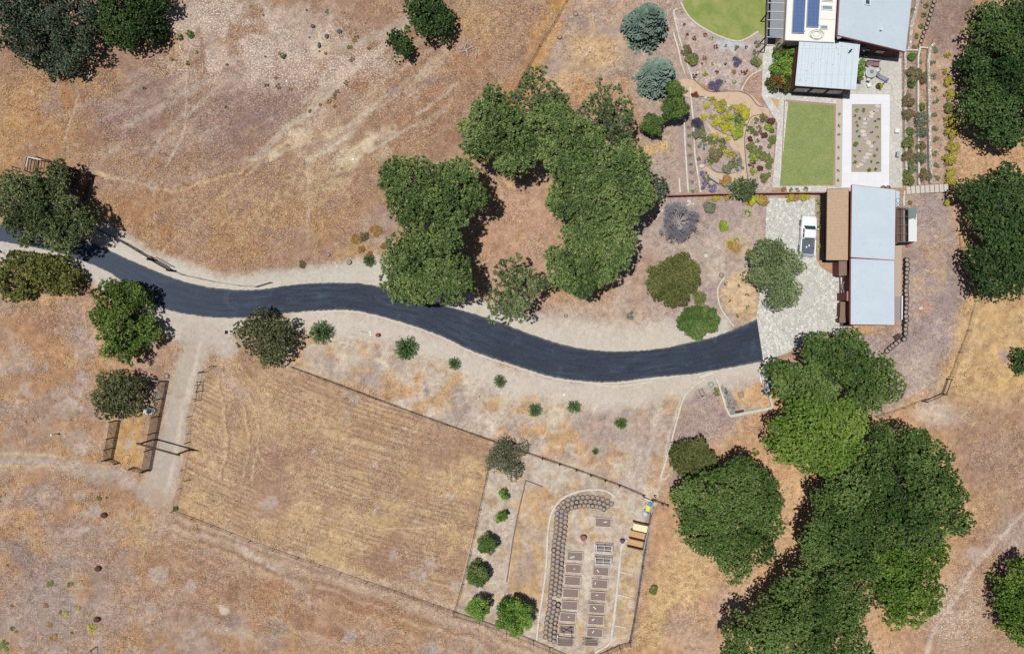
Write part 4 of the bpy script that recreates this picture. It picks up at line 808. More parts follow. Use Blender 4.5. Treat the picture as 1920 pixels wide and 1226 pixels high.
def shrub_proto(colr, form, var):
    key = (colr, form, var)
    if key in SHP: return SHP[key]
    if colr not in SHM: SHM[colr] = leaf_mat('foliage_'+colr, *SH[colr], trans=.08)
    rng = np.random.RandomState(abs(hash_(colr+form))+var)
    if form == 'dome':
        n = 16; a = rng.rand(n)*6.28; rr = np.sqrt(rng.rand(n))*.66; C = np.stack([np.cos(a)*rr, np.sin(a)*rr, .35+.4*(1-rr)+rng.rand(n)*.12], 1)
        V, T = ball_leaves(C, rng.uniform(.24, .38, n), 150, .17, .10, 'x', rng, .85, 0, .5+.1*rng.normal(size=n))
    elif form == 'loose':
        n = 14; a = rng.rand(n)*6.28; rr = np.sqrt(rng.rand(n))*.8; C = np.stack([np.cos(a)*rr, np.sin(a)*rr, .25+.3*(1-rr)+rng.rand(n)*.25], 1)
        V, T = ball_leaves(C, rng.uniform(.14, .27, n), 190, .17, .08, 'x', rng, .85, 0, .5+.14*rng.normal(size=n))
    elif form == 'fine':
        n = 10; a = rng.rand(n)*6.28; rr = np.sqrt(rng.rand(n))*.6; C = np.stack([np.cos(a)*rr, np.sin(a)*rr, .35+.3*(1-rr)], 1)
        V, T = ball_leaves(C, rng.uniform(.3, .42, n), 170, .30, .04, 'radial', rng, .85, 0, .5+.1*rng.normal(size=n))
    elif form == 'fir':
        pos = []; ax = []; nr = []; T = []
        for k in range(150):
            a = rng.rand()*6.28; e = rng.uniform(.05, 1.3); d = np.array([math.cos(a)*math.cos(e), math.sin(a)*math.cos(e), math.sin(e)]); L = rng.uniform(.78, 1.0)
            m = 26; t = rng.rand(m); j = unit(rng, m); pos.append(d[None]*(t*L)[:, None]+j*.06); ax.append(d[None]+j*.8); nr.append(j+np.array([[0, 0, .6]])); T.append(.35+.3*t+rng.normal(size=m)*.12)
        V = leaf_quads(np.concatenate(pos), np.concatenate(ax), np.concatenate(nr), .20, .05, rng); T = np.concatenate(T)
    else:   # 'star' rosette of narrow blades
        pos = []; ax = []; nr = []; T = []
        m = 34; a = rng.rand(m)*6.28; e = rng.uniform(.12, 1.2, m); d = np.stack([np.cos(a)*np.cos(e), np.sin(a)*np.cos(e), np.sin(e)], 1)
        V = leaf_quads(d*.5, d, np.stack([-np.cos(a)*np.sin(e), -np.sin(a)*np.sin(e), np.cos(e)], 1), 1.0, .14, rng); T = .5+rng.normal(size=m)*.15
    q = np.arange(len(V), dtype=np.int32).reshape(-1, 4); me = np_mesh('foliage', V, q); at_ = me.attributes.new('tint', 'FLOAT', 'FACE'); at_.data.foreach_set('value', np.clip(T, 0, 1).astype(np.float32)); me.materials.append(SHM[colr])
    SHP[key] = me; return me
def hash_(s):
    h = 7
    for ch in s: h = (h*31+ord(ch)) % 100003
    return h
srd = random.Random(5)
def shrub(px, py, r, colr, form, label, cat='shrub', group=None, name='shrub', h=None, el=1.0):
    me = shrub_proto(colr, form, srd.randint(0, 2)); R_ = r/S*1.04*(1.22 if form == 'fir' else 1); h = h or R_*1.0
    c = P(px, py, h*.5); o = bpy.data.objects.new(name, me); col.objects.link(o); o.location = (c.x, c.y, 0)
    o.scale = (R_, R_*el, h); o.rotation_euler = (0, 0, srd.uniform(0, 6.28) if el == 1 else 0)
    return tag(o, label, cat, group)
ORD = ['first', 'second', 'third', 'fourth', 'fifth', 'sixth', 'seventh', 'eighth', 'ninth', 'tenth', 'eleventh', 'twelfth', 'thirteenth', 'fourteenth', 'fifteenth', 'sixteenth', 'seventeenth', 'eighteenth', 'nineteenth', 'twentieth']
BS = 'young firs on the bank below the drive'
for i, (x, y, r, n_) in enumerate([(601, 623, 20, 'largest, nearest the brownish tree'), (760, 652, 20, 'second large one from the left'), (852, 682, 11, 'small one in the middle of the bank'), (937, 715, 11, 'small one close to the drive edge'), (1003, 768, 12, 'thin one above the garden plot corner'), (1077, 763, 12, 'thin one beside the white disc'), (1164, 793, 11, 'light green one beside a flat stone'), (1116, 846, 6, 'tiniest one, lowest on the bank')]):
    shrub(x, y, r, 'fir' if i != 6 else 'green', 'fir', 'spiky green young fir on the bank, '+n_, 'conifer', BS, 'young_fir')
shrub(692, 488, 11, 'fir', 'fir', 'spiky young fir left of the ring, among golden tufts', 'conifer', None, 'young_fir')
tree('large bright feathery shrub overhanging the north edge of the drive', [(1300, 602, 28), (1326, 598, 22), (1306, 620, 18), (1286, 605, 16), (1330, 610, 14)], 2.6, 'bushy', 64, 'shrub', 'large_shrub')
shrub(1311, 556, 14, 'olive', 'fine', 'narrow yellow-green shrub between the olive-brown tree and feathery shrub', el=1.6, h=1.2)
shrub(1184, 592, 9, 'silver', 'loose', 'small pale green bush alone on the bare slope above the drive')
shrub(1226, 1105, 10, 'olive', 'dome', 'single round dark bush in the straw beside the garden plot')
shrub(1418, 846, 9, 'green', 'loose', 'small green bush at the edge of the mulch above the round oak')
shrub(765, 53, 8, 'green', 'loose', 'low dark bush between the two oaks at the top')
for x, y, r, n_ in [(334, 69, 8, 'left of the top left pair'), (355, 65, 9, 'right of the top left pair'), (529, 102, 8, 'alone in the speckled pasture'), (367, 98, 4, 'tiny one below the pair'), (322, 110, 4, 'tiny one left on the speckled soil'), (352, 118, 5, 'small one on the footpath'), (270, 165, 4, 'tiny one beside the purple soil'), (424, 202, 4, 'tiny bright one in the purple soil')]:
    shrub(x, y, r, 'green', 'loose', 'dark green weed bush in the pasture, '+n_, 'bush', 'green weed bushes in the upper pasture', 'weed_bush')
# dry golden grass tufts
TG = 'dry golden grass tufts'
for i, (x, y, r, c, n_) in enumerate([(703, 432, 13, 'orange', 'largest, near the round stump'), (682, 443, 10, 'brown', 'greyish, second of the cluster'), (668, 448, 12, 'orange', 'left of the greyish tuft'), (718, 462, 7, 'orange', 'small round one beside the stump'), (677, 468, 8, 'orange', 'below the cluster'), (691, 475, 7, 'straw', 'just above the young fir'),
    (1378, 462, 12, 'straw', 'under the lime bush by the forecourt'), (565, 495, 9, 'brown', 'dark one beside the verge'), (1707, 380, 5, 'gold', 'below the steps')]):
    shrub(x, y, r, c, 'fine', 'dry grass tuft, '+n_, 'grass tuft', TG, 'grass_tuft', h=.5)
for i, (x, y, r) in enumerate([(500, 160, 5), (522, 162, 6), (545, 168, 5), (518, 145, 4), (610, 100, 4), (627, 180, 6), (632, 172, 5), (616, 190, 6), (664, 76, 6), (690, 92, 5), (660, 112, 5), (655, 88, 6), (627, 200, 4), (648, 155, 5), (600, 195, 4), (580, 208, 4), (668, 70, 5), (612, 22, 5)]):
    shrub(x, y, r, srd.choice(['orange', 'brown', 'olive']), 'loose', 'low brown weed clump on the speckled slope of the upper pasture', 'weed clump', 'brown weed clumps on the upper slope', 'weed_clump', h=.3)
for i, (x, y, r, c) in enumerate([(94, 1095, 10, 'olive'), (83, 1135, 8, 'orange'), (123, 1150, 7, 'yellow'), (112, 1148, 5, 'orange'), (172, 1176, 11, 'yellow'), (92, 1172, 8, 'orange'), (98, 1195, 12, 'orange'), (22, 1178, 6, 'olive'), (30, 1184, 5, 'orange'), (10, 1210, 14, 'green'), (147, 1140, 6, 'yellow'), (22, 1136, 5, 'orange'), (130, 1095, 8, 'olive'), (185, 935, 7, 'green'), (12, 1060, 5, 'orange'), (134, 1186, 4, 'olive'), (200, 932, 4, 'green')]):
    shrub(x, y, r*.85, c, 'loose', 'low straggly weed clump in the lower left pasture', 'weed clump', 'weed clumps in the lower left pasture', 'weed_clump', h=.22)
# terraces east of the patio
TR = 'shrubs on the stone terraces east of the patio'
for x, y, r, c, n_ in [(1709, 107, 9, 'green', 'top one by the upper wall'), (1712, 140, 17, 'brown', 'wide brownish one beside the patio'), (1728, 145, 12, 'brown', 'right half of the wide brownish pair'), (1707, 159, 9, 'green', 'bright one under the brownish pair'), (1702, 190, 14, 'brown', 'by the patio edge below the bright one'), (1728, 201, 9, 'olive', 'round olive one on the second terrace'),
    (1701, 215, 13, 'brown', 'dusty brown one'), (1726, 225, 16, 'grey', 'large grey-green one beside the dusty brown'), (1706, 246, 10, 'green', 'greener one in the first terrace'), (1729, 248, 13, 'grey', 'grey one below the large grey-green'), (1701, 269, 14, 'olive', 'olive one level with the white boxes'), (1703, 293, 14, 'brown', 'brown one above the lowest group'), (1727, 297, 14, 'grey', 'grey one above the lowest group'), (1706, 304, 9, 'green', 'bright one in the lowest group'),
    (1710, 318, 11, 'grey', 'grey one in the lowest group'), (1704, 338, 12, 'olive', 'lowest at left, above the steps'), (1733, 328, 14, 'brown', 'lowest at right, above the steps'), (1727, 273, 10, 'brown', 'small brown one in the middle'), (1699, 324, 8, 'green', 'small green at the wall near the steps')]:
    shrub(x, y, r, c, 'dome', 'terrace shrub, '+n_, 'shrub', TR, h=r/S*1.1)
TR2 = 'yellow-green shrubs in the outer row by the oak'
for i, (x, y, r) in enumerate([(1777, 105, 7), (1771, 133, 7), (1779, 153, 11), (1780, 178, 12), (1779, 204, 12), (1782, 227, 15), (1783, 250, 13), (1785, 276, 14), (1781, 296, 15), (1780, 300, 9), (1781, 326, 13), (1782, 338, 12), (1778, 378, 10)]):
    shrub(x, y, r, 'gold' if i != 4 else 'olive', 'dome' if r > 9 else 'loose', 'yellow-green shrub, %s from the top in the outer row by the oak' % ORD[i], 'shrub', TR2, h=r/S)
TR3 = 'small grey plants between the stone wall and the outer row'
for i, (x, y) in enumerate([(1753, 95), (1750, 118), (1751, 144), (1753, 167), (1754, 190), (1752, 217), (1754, 240), (1756, 262), (1754, 288), (1757, 309), (1757, 335), (1722, 104), (1724, 118)]):
    shrub(x, y, 7, 'grey', 'loose', 'small grey plant, %s from the top beside the stone terrace wall' % ORD[i], 'plant', TR3, 'small_plant', h=.4)
for i, (x, y) in enumerate([(1737, 11), (1733, 28), (1728, 50), (1718, 68), (1714, 88), (1712, 18)]):
    shrub(x, y, 6, 'olive', 'loose', 'small green plant, %s from the top beside the row of black tyres' % ORD[i], 'plant', 'small plants beside the upper tyre row', 'small_plant', h=.4)
# strip between the two pale kerbs
for i, y in enumerate([172, 222, 239, 255, 273, 291, 308, 323, 341, 359]):
    shrub(1287+(y-172)*.062, y, 5.5, 'grey' if i % 3 else 'fir', 'star', 'spiky grey-green rosette, %s from the top between the two kerbs' % ORD[i], 'plant', 'spiky rosettes in the kerbed strip', 'rosette_plant', h=.35)
# garden beds
GB = 'shrubs in the ornamental garden'
for x, y, r, c, f, lb in [
 (1286, 94, 10, 'brown', 'dome', 'brownish dome by the kerb, left of the upper bed'), (1295, 112, 13, 'olive', 'dome', 'larger olive dome below the brownish one'), (1382, 115, 9, 'purple', 'fine', 'mauve shrub in the middle of the pale gravel bed'), (1342, 160, 12, 'purple', 'fine', 'large mauve shrub beside the winding path'),
 (1340, 145, 0.1, 'green', 'loose', ''), (1302, 179, 7, 'rust', 'fine', 'rusty tuft beside the kerb'), (1308, 230, 11, 'dusk', 'fine', 'dark purple-grey shrub beside the kerb'),
 (1302, 72, 4, 'darkred', 'loose', 'small dark red plant near the kerb'), (1283, 46, 4, 'rust', 'star', 'red spiky plant below the upper lawn'), (1322, 66, 4, 'rust', 'loose', 'rusty plant in the gravel bed, near the lawn edge'), (1289, 65, 4, 'darkred', 'star', 'red plant left of the gravel bed'),
 (1334, 72, 4, 'lime', 'loose', 'lime plant just below the upper lawn'), (1342, 88, 4, 'rust', 'loose', 'orange-brown plant, upper gravel bed'), (1361, 86, 3, 'lime', 'loose', 'tiny lime plant, upper gravel bed'), (1322, 107, 5, 'orange', 'loose', 'orange clump at the left of the gravel bed'), (1382, 90, 5, 'grey', 'loose', 'grey clump in the gravel bed'), (1399, 89, 3, 'dusk', 'loose', 'dark plant right in the gravel bed'),
 (1376, 135, 5, 'orange', 'loose', 'orange-brown clump, lower gravel bed'), (1396, 134, 6, 'rust', 'loose', 'rust clump at the right of the gravel bed'), (1344, 136, 4, 'darkred', 'loose', 'dark clump above the large mauve shrub'), (1322, 139, 5, 'lime', 'loose', 'lime clump near the path bend'), (1356, 155, 5, 'green', 'loose', 'green clump right of the large mauve shrub'), (1377, 154, 4, 'lime', 'loose', 'lime clump beside the path'),
 (1336, 120, 3, 'lime', 'loose', 'tiny lime plant in mid gravel bed'), (1360, 120, 3, 'dusk', 'loose', 'tiny dark plant in mid gravel bed'), (1420, 82, 7, 'grey', 'loose', 'pale green shrub by the flagstone path, upper'), (1418, 99, 7, 'grey', 'loose', 'pale green shrub by the flagstone path, middle'), (1418, 117, 10, 'olive', 'dome', 'round green shrub by the flagstone path'), (1316, 119, 3, 'darkred', 'star', 'thin dark plant in the left of the gravel bed'), (1302, 143, 5, 'darkred', 'loose', 'dark brown clump at the end of the path'),
 # yellow bed
 (1324, 198, 5, 'yellow', 'dome', 'single yellow dome at the left of the yellow bed'), (1338, 189, 7, 'yellow', 'loose', 'yellow shrub at the top of the yellow bed'), (1352, 193, 8, 'gold', 'loose', 'golden shrub at the top of the yellow bed'), (1347, 203, 7, 'yellow', 'loose', 'yellow shrub, second row of the bed'), (1360, 212, 9, 'yellow', 'loose', 'yellow shrub in the middle of the bed'), (1386, 203, 9, 'gold', 'dome', 'golden shrub at the path corner'), (1396, 208, 8, 'yellow', 'dome', 'yellow shrub at the path corner'),
 (1320, 220, 6, 'yellow', 'loose', 'yellow shrub at the west tip of the bed'), (1337, 221, 6, 'gold', 'loose', 'gold shrub near the west tip'), (1343, 229, 8, 'yellow', 'loose', 'yellow shrub in the lower left of the bed'), (1358, 228, 9, 'yellow', 'loose', 'yellow shrub in the lower middle of the bed'), (1372, 226, 9, 'lime', 'loose', 'lime shrub in the middle of the yellow bed'), (1387, 224, 10, 'green', 'loose', 'green shrub at the right of the yellow bed'), (1385, 211, 6, 'silver', 'loose', 'silvery shrub inside the yellow bed'),
 (1358, 240, 8, 'yellow', 'loose', 'yellow shrub by the narrow path'), (1374, 242, 10, 'yellow', 'loose', 'large yellow shrub low in the bed'), (1382, 253, 9, 'lime', 'dome', 'yellow-green shrub at the lowest tip of the bed'), (1396, 218, 7, 'yellow', 'dome', 'yellow shrub on the right rim of the bed'), (1372, 200, 5, 'gold', 'loose', 'gold clump between the stones'), (1390, 236, 8, 'lime', 'loose', 'lime shrub on the right rim of the bed'),
 # island bed
 (1306, 252, 10, 'grey', 'dome', 'grey-green dome at the left of the island bed'), (1320, 256, 12, 'olive', 'loose', 'mixed olive shrub in the island bed'), (1333, 262, 9, 'olive', 'loose', 'olive shrub beside the mixed one'), (1318, 240, 8, 'grey', 'loose', 'grey shrub at the top of the island bed'), (1317, 272, 8, 'silver', 'loose', 'silver shrub low in the island bed'), (1341, 254, 6, 'yellow', 'loose', 'yellow clump beside the narrow path'), (1364, 260, 5, 'yellow', 'loose', 'yellow clump by the path junction'), (1354, 268, 12, 'olive', 'loose', 'olive shrub under the yellow clump'),
 (1342, 290, 13, 'brown', 'dome', 'large brownish dome of the island bed'), (1334, 300, 11, 'olive', 'star', 'large spiky yucca in the island bed'), (1371, 288, 8, 'yellow', 'loose', 'bright yellow flowering shrub'), (1381, 300, 10, 'grey', 'loose', 'grey shrub beside the bright yellow one'), (1385, 312, 9, 'silver', 'loose', 'silver shrub by the path bend'), (1364, 316, 11, 'grey', 'dome', 'grey-green dome at the foot of the island bed'), (1374, 306, 9, 'olive', 'loose', 'olive shrub behind the dome'), (1310, 298, 4, 'brown', 'dome', 'tiny brown dome beside the kerb'), (1321, 303, 4, 'purple', 'loose', 'small violet flower clump'), (1356, 283, 8, 'yellow', 'loose', 'pale yellow clump of the island bed'), (1338, 277, 6, 'gold', 'loose', 'gold clump above the brownish dome'),
 # right-hand bed
 (1432, 221, 8, 'brown', 'dome', 'olive-brown dome at the top of the right bed'), (1419, 226, 6, 'olive', 'loose', 'olive clump at the top left of the right bed'), (1446, 228, 7, 'darkred', 'dome', 'dark red dome by the flagstone path'), (1440, 237, 7, 'lime', 'dome', 'lime dome under the dark red one'), (1424, 238, 5, 'olive', 'loose', 'small olive clump in the right bed'), (1407, 244, 8, 'green', 'loose', 'bright green shrub at the left of the right bed'), (1420, 249, 8, 'brown', 'loose', 'brown shrub in the right bed'), (1447, 245, 5, 'green', 'dome', 'small green dome by the path'), (1434, 255, 6.5, 'darkred', 'dome', 'round dark red dome in the right bed'), (1407, 260, 5.5, 'darkred', 'dome', 'dark red dome by the winding path'), (1448, 262, 8, 'olive', 'dome', 'olive dome by the flagstone path'), (1419, 264, 4.5, 'green', 'loose', 'small green clump mid right bed'), (1443, 274, 4.5, 'olive', 'dome', 'small olive dome by the path'),
 (1409, 278, 10, 'olive', 'dome', 'large olive shrub in the middle of the right bed'), (1423, 276, 7, 'green', 'loose', 'green shrub in the middle of the right bed'), (1426, 290, 10, 'olive', 'dome', 'olive shrub below the green one'), (1412, 295, 10, 'lime', 'loose', 'lime shrub in the lower right bed'), (1441, 299, 9, 'olive', 'dome', 'olive dome beside a stone'), (1411, 308, 7, 'darkred', 'loose', 'dark brown-red shrub above the lime one'), (1412, 321, 7, 'lime', 'loose', 'lime shrub low in the right bed'), (1425, 316, 6, 'darkred', 'dome', 'bright dark-red dome low in the right bed'), (1441, 312, 6, 'olive', 'dome', 'small olive dome under the larger one'), (1433, 335, 9, 'olive', 'dome', 'lowest olive dome of the right bed'), (1441, 328, 5, 'green', 'loose', 'small green clump beside the lowest dome'), (1441, 289, 3, 'green', 'loose', 'tiny green clump near the flagstone path'),
 # by the red fence
 (1360, 338, 11, 'orange', 'dome', 'orange-yellow shrub beside the garden bench'), (1319, 328, 8, 'purple', 'loose', 'violet flowering shrub at the bench end'), (1326, 336, 8, 'olive', 'loose', 'green shrub behind the bench'), (1322, 348, 10, 'purple', 'loose', 'violet flowering shrub by the red fence'), (1336, 352, 9, 'purple', 'loose', 'second violet flowering shrub by the red fence'), (1342, 371, 7, 'gold', 'dome', 'golden shrub below the red fence, left'), (1363, 370, 7, 'gold', 'dome', 'golden shrub below the red fence, middle'), (1330, 388, 11, 'grey', 'dome', 'grey-green round shrub below the red fence'), (1407, 375, 10, 'yellow', 'dome', 'yellow shrub right of the feathery tree'), (1422, 373, 10, 'gold', 'dome', 'golden shrub right of the feathery tree'), (1432, 377, 9, 'orange', 'dome', 'rusty-gold shrub at the end of the fence bed'),
 (1402, 399, 7, 'lime', 'loose', 'lime shrub in the bare bed near the forecourt'), (1357, 424, 10, 'lime', 'dome', 'lime bush with a dark shadow in the bare ground'), (1371, 458, 8, 'yellow', 'loose', 'sparse yellow bush on dry grass'), (1381, 450, 5, 'lime', 'loose', 'lime sprig beside the sparse yellow bush'),
 (1481, 371, 9, 'gold', 'dome', 'golden shrub against the red fence, left of pair'), (1492, 370, 7, 'orange', 'dome', 'rusty shrub against the red fence, middle'), (1505, 369, 8, 'gold', 'dome', 'golden shrub against the red fence, right of pair'), (1514, 370, 6, 'yellow', 'dome', 'small yellow shrub beside the forecourt fence'), (1538, 400, 5, 'olive', 'loose', 'climbing shrub by the brown shed, upper'), (1538, 425, 5, 'olive', 'loose', 'climbing shrub by the brown shed, middle'), (1539, 460, 5, 'yellow', 'loose', 'climbing shrub by the brown shed, lower'), (1536, 378, 5, 'green', 'loose', 'climbing shrub by the brown shed, top'),
 # by the house
 (1612, 222, 2.5, 'olive', 'loose', 'tiny olive tuft left of the upper stepping stones'), (1648, 224, 3, 'grey', 'loose', 'small grey tuft at the right rim of the paved bed, upper'), (1641, 228, 2.5, 'grey', 'loose', 'tiny grey tuft just below the rim one'), (1608, 246, 3, 'grey', 'loose', 'small grey tuft left of the middle stepping stones'), (1611, 256, 2.5, 'olive', 'loose', 'tiny olive tuft left of the middle stones, lower'), (1645, 280, 3, 'grey', 'loose', 'small grey tuft at the right rim, lower'), (1640, 292, 3, 'olive', 'loose', 'small olive tuft right of the lower stones'), (1612, 284, 2.5, 'grey', 'loose', 'tiny grey tuft left of the lower stones'), (1646, 306, 3, 'grey', 'loose', 'small grey tuft in the lower right of the paved bed'), (1634, 303, 2.5, 'olive', 'loose', 'tiny olive tuft beside the last stepping stones'), (1608, 236, 2.5, 'olive', 'loose', 'tiny olive tuft at the left rim of the paved bed'),
 (1362, 532, 4, 'green', 'loose', 'small plant in the kerbed bed, top'), (1385, 536, 3, 'olive', 'loose', 'tiny plant in the kerbed bed, top right'), (1401, 552, 4, 'olive', 'loose', 'small plant in the kerbed bed, right'), (1401, 576, 4, 'olive', 'loose', 'small plant in the kerbed bed, lower right'), (1368, 564, 3, 'olive', 'loose', 'tiny plant in the kerbed bed, middle'), (1382, 592, 4, 'green', 'loose', 'small plant in the kerbed bed, lowest'), (1342, 735, 8, 'olive', 'loose', 'straggly bush beside the rubble corner'), (328, 953, 5, 'green', 'dome', 'small dark bush at the field fence corner'),
 (1607, 207, 4, 'lime', 'loose', 'lime plant in the paved bed, upper left'), (1620, 207, 4, 'olive', 'loose', 'olive plant in the paved bed, top'), (1602, 217, 3, 'green', 'loose', 'green plant in the paved bed, left'), (1604, 270, 5, 'green', 'dome', 'green dome in the paved bed'), (1606, 229, 2.5, 'lime', 'loose', 'tiny lime plant in the paved bed'), (1644, 239, 3, 'lime', 'loose', 'lime plant at the right of the paved bed'), (1646, 257, 3, 'lime', 'loose', 'lime plant at the right, lower'), (1639, 267, 2.5, 'yellow', 'loose', 'yellow plant in the paved bed'), (1603, 292, 3, 'lime', 'loose', 'lime plant at lower left of the paved bed'), (1603, 305, 4, 'green', 'loose', 'green plant at the bottom left of the paved bed'), (1630, 319, 4, 'green', 'dome', 'green dome at the bottom of the paved bed'), (1642, 318, 3, 'olive', 'dome', 'olive dome at the bottom right of the paved bed'), (1634, 248, 3, 'grey', 'loose', 'grey plant right of the stepping stones')]:
    if lb: shrub(x, y, r*(1.4 if c in ('yellow', 'gold', 'lime') and 185 < y < 262 and x < 1400 else 1.16), c, f, lb+(' in the garden' if len(lb.split()) < 4 else ''), 'shrub' if r > 5 else 'plant', GB, 'shrub' if r > 5 else 'small_plant', h=max(.3, r/S*.95))
for i, y in enumerate([214, 236, 252, 276, 297, 320, 338]): shrub(1574-(y-214)*.02, y, 4, 'grey', 'star', 'grey spiky plant, %s from the top between lawn and paved walk' % ORD[i], 'plant', 'spiky plants between lawn and paving', 'rosette_plant', h=.3)
for i, (x, y, c) in enumerate([(1469, 356, 'brown'), (1482, 356, 'olive'), (1511, 354, 'olive'), (1495, 357, 'brown'), (1410, 356, 'brown')]): shrub(x, y, 5, c, 'loose', 'low brown plant, %s from the left in the bed below the lawn' % ORD[i] if i < 4 else 'low brown plant left of the bed gate', 'plant', 'low plants below the lawn', 'small_plant', h=.3)
tree('lime green hedge shrub against the white-roofed garden room', [(1473, 112, 25), (1480, 130, 23), (1463, 128, 18), (1490, 98, 14), (1468, 144, 15), (1488, 145, 12)], 2.6, 'fruit', 60, 'shrub', 'hedge_shrub')
tree('bronze-leaved shrub above the lime hedge beside the pergola', [(1486, 76, 15), (1476, 80, 13), (1464, 92, 11), (1492, 84, 10)], 2.6, 'juniper', 61, 'shrub', 'hedge_shrub')
o = tree('dark shrub with red flowers below the lime hedge', [(1457, 152, 15), (1472, 156, 14), (1449, 156, 10)], 2.2, 'juniper', 62, 'shrub', 'hedge_shrub')
mbf = MB(); rd = random.Random(4)
for k in range(26):
    c = P(1446+rd.random()*26, 144+rd.random()*16, 2.3); mbf.rock(c, (.16, .16, .10), k)
mbf.build('red_flowers', M('red_petal', (196, 40, 50), .6, .1, 3), o)
tree('lime climber between the garden room and the patio', [(1613, 118, 7), (1612, 130, 8), (1610, 142, 6)], 2.6, 'fruit', 63, 'shrub', 'climber')

# dead grass standing in tufts over the pastures: nobody could count it
def dead_grass():
    rng = np.random.RandomState(77); n = 60000
    x = rng.uniform(-40, 1960, n); y = rng.uniform(-40, 1266, n)
    ix = np.clip(((x+60)/STEP).astype(int), 0, len(gx)-1); iy = np.clip(((y+60)/STEP).astype(int), 0, len(gy)-1)
    c = COL[iy, ix]; gold = c[:, 0]/np.maximum(c[:, 2], 1e-3); w = ss(1.7, 2.6, gold)*(1-CALM[iy, ix])*wild[iy, ix]; w = np.maximum(w, .5*np.clip(fm[iy, ix], 0, 1))*(.2+.6*ss(.44, .6, fbm(40, 151, 4)[iy, ix]))
    hide = inpoly([(p[0], p[1]) for p in TC]+[(p[0], p[1]) for p in BC[::-1]], x, y) > 0
    for pl in ([(1256, -60), (1700, -60), (1700, 640), (1420, 690), (1430, 370), (1256, 370)], VP): hide |= inpoly(pl, x, y) > 0
    k = (rng.rand(n) < w) & ~hide; x, y = x[k], y[k]; c = c[k]; m = len(x); b = 5
    tone = rng.normal(size=m); X = (x-960)/S; Y = (613-y)/S
    P_ = np.repeat(np.stack([X, Y, np.zeros(m)], 1), b, 0); a = rng.rand(m*b)*6.28; e = rng.uniform(.15, .8, m*b)
    ax = np.stack([np.cos(a)*np.cos(e), np.sin(a)*np.cos(e), np.sin(e)], 1); L = .38; P_ = P_+ax*L*.5+rng.normal(size=(m*b, 3))*np.array([.10, .10, 0]); P_[:, 2] = np.maximum(P_[:, 2], .03)
    nr = np.stack([-np.cos(a)*np.sin(e), -np.sin(a)*np.sin(e), np.cos(e)], 1)
    o = foliage_object('dead_grass', leaf_quads(P_, ax, nr, L, .075, rng), np.clip(.5+.22*np.repeat(tone, b)+.15*rng.normal(size=m*b), 0, 1), leaf_mat('dead_grass_blades', (150, 108, 70), (204, 164, 114), (236, 208, 158), .9, 0), None, (0, 0, 0))
    tag(o, 'dead straw coloured grass standing in tufts over the dry pastures and field', 'grass', None, 'stuff')
dead_grass()

# ------------------------------------------------------------------ fences and timber
m_wood = M('weathered_wood', (120, 106, 98), .9, .22, 4); m_dwood = M('dark_wood', (86, 66, 60), .9, .22, 4); m_bwood = M('brown_boards', (104, 82, 74), .9, .2, 4)
m_wire = M('fence_wire', (70, 62, 58), .7, .1, 4, .4); m_red = M('red_stain', (176, 120, 112), .8, .15, 4); m_white = M('white_paint', (240, 240, 240), .5, .03, 3)
m_metal = M('galvanised', (176, 184, 190), .5, .08, 3, .3); m_black = M('black_rubber', (46, 46, 52), .8, .25, 6); m_dark = M('dark_void', (34, 32, 38), .9, .1, 3)
def along(pts, step):
    out = []; carry = 0
    for i in range(len(pts)-1):
        a, b = Vector(pts[i]).to_3d(), Vector(pts[i+1]).to_3d(); L = (b-a).length; n = max(1, round(L/step))
        for k in range(n): out.append(a+(b-a)*k/n)
    out.append(Vector(pts[-1]).to_3d()); return out
def wire_fence(label, px, h=1.15, step=3.2, wires=4, pr=.055, group=None, mat=None, wr=.011, name='wire_fence', top=False):
    w = [P(x, y, 0) for x, y in px]; root = thing(name, w[0], label, 'fence', group); mat = mat or m_dwood; rd = random.Random(len(px)+int(px[0][0]))
    ps = along(w, step); tops = []
    for p in ps:
        lean = Vector((rd.uniform(-.05, .05), rd.uniform(-.05, .05), 0)); hh = h*rd.uniform(.92, 1.1)
        MB().tube([p-Vector((0, 0, .05)), p+lean+Vector((0, 0, hh))], [pr, pr*.85], 6).build('post', mat, root)
    mb = MB()
    for k in range(wires):
        z = h*(k+1)/(wires+.3)
        for i in range(len(ps)-1): mb.tube([ps[i]+Vector((0, 0, z)), (ps[i]+ps[i+1])/2+Vector((0, 0, z-.02)), ps[i+1]+Vector((0, 0, z))], wr, 3, False)
    if mb.f: mb.build('wires', m_wire, root)
    if top:
        mb = MB()
        for i in range(len(ps)-1): mb.beam(ps[i]+Vector((0, 0, h-.04)), ps[i+1]+Vector((0, 0, h-.04)), .05, .12)
        mb.build('top_rail', mat, root)
    return root
def board_fence(label, px, h, n, step=2.4, group=None, mat=None, bw=.15, parts=True, name='board_fence', gap=0):
    w = [P(x, y, 0) for x, y in px]; root = thing(name, w[0], label, 'fence', group); mat = mat or m_bwood
    ps = along(w, step)
    for p in ps: MB().box((p.x, p.y, h/2+.04), (.15, .15, h+.1)).build('post', mat, root)
    d = (w[1]-w[0]).normalized(); side = Vector((-d.y, d.x, 0))*.10
    for k in range(n):
        z = h*(k+.6)/n; mb = MB()
        for i in range(len(ps)-1): mb.beam(ps[i]+side+Vector((0, 0, z)), ps[i+1]+side+Vector((0, 0, z)), .04, bw)
        mb.build('rail', mat, root)
    return root
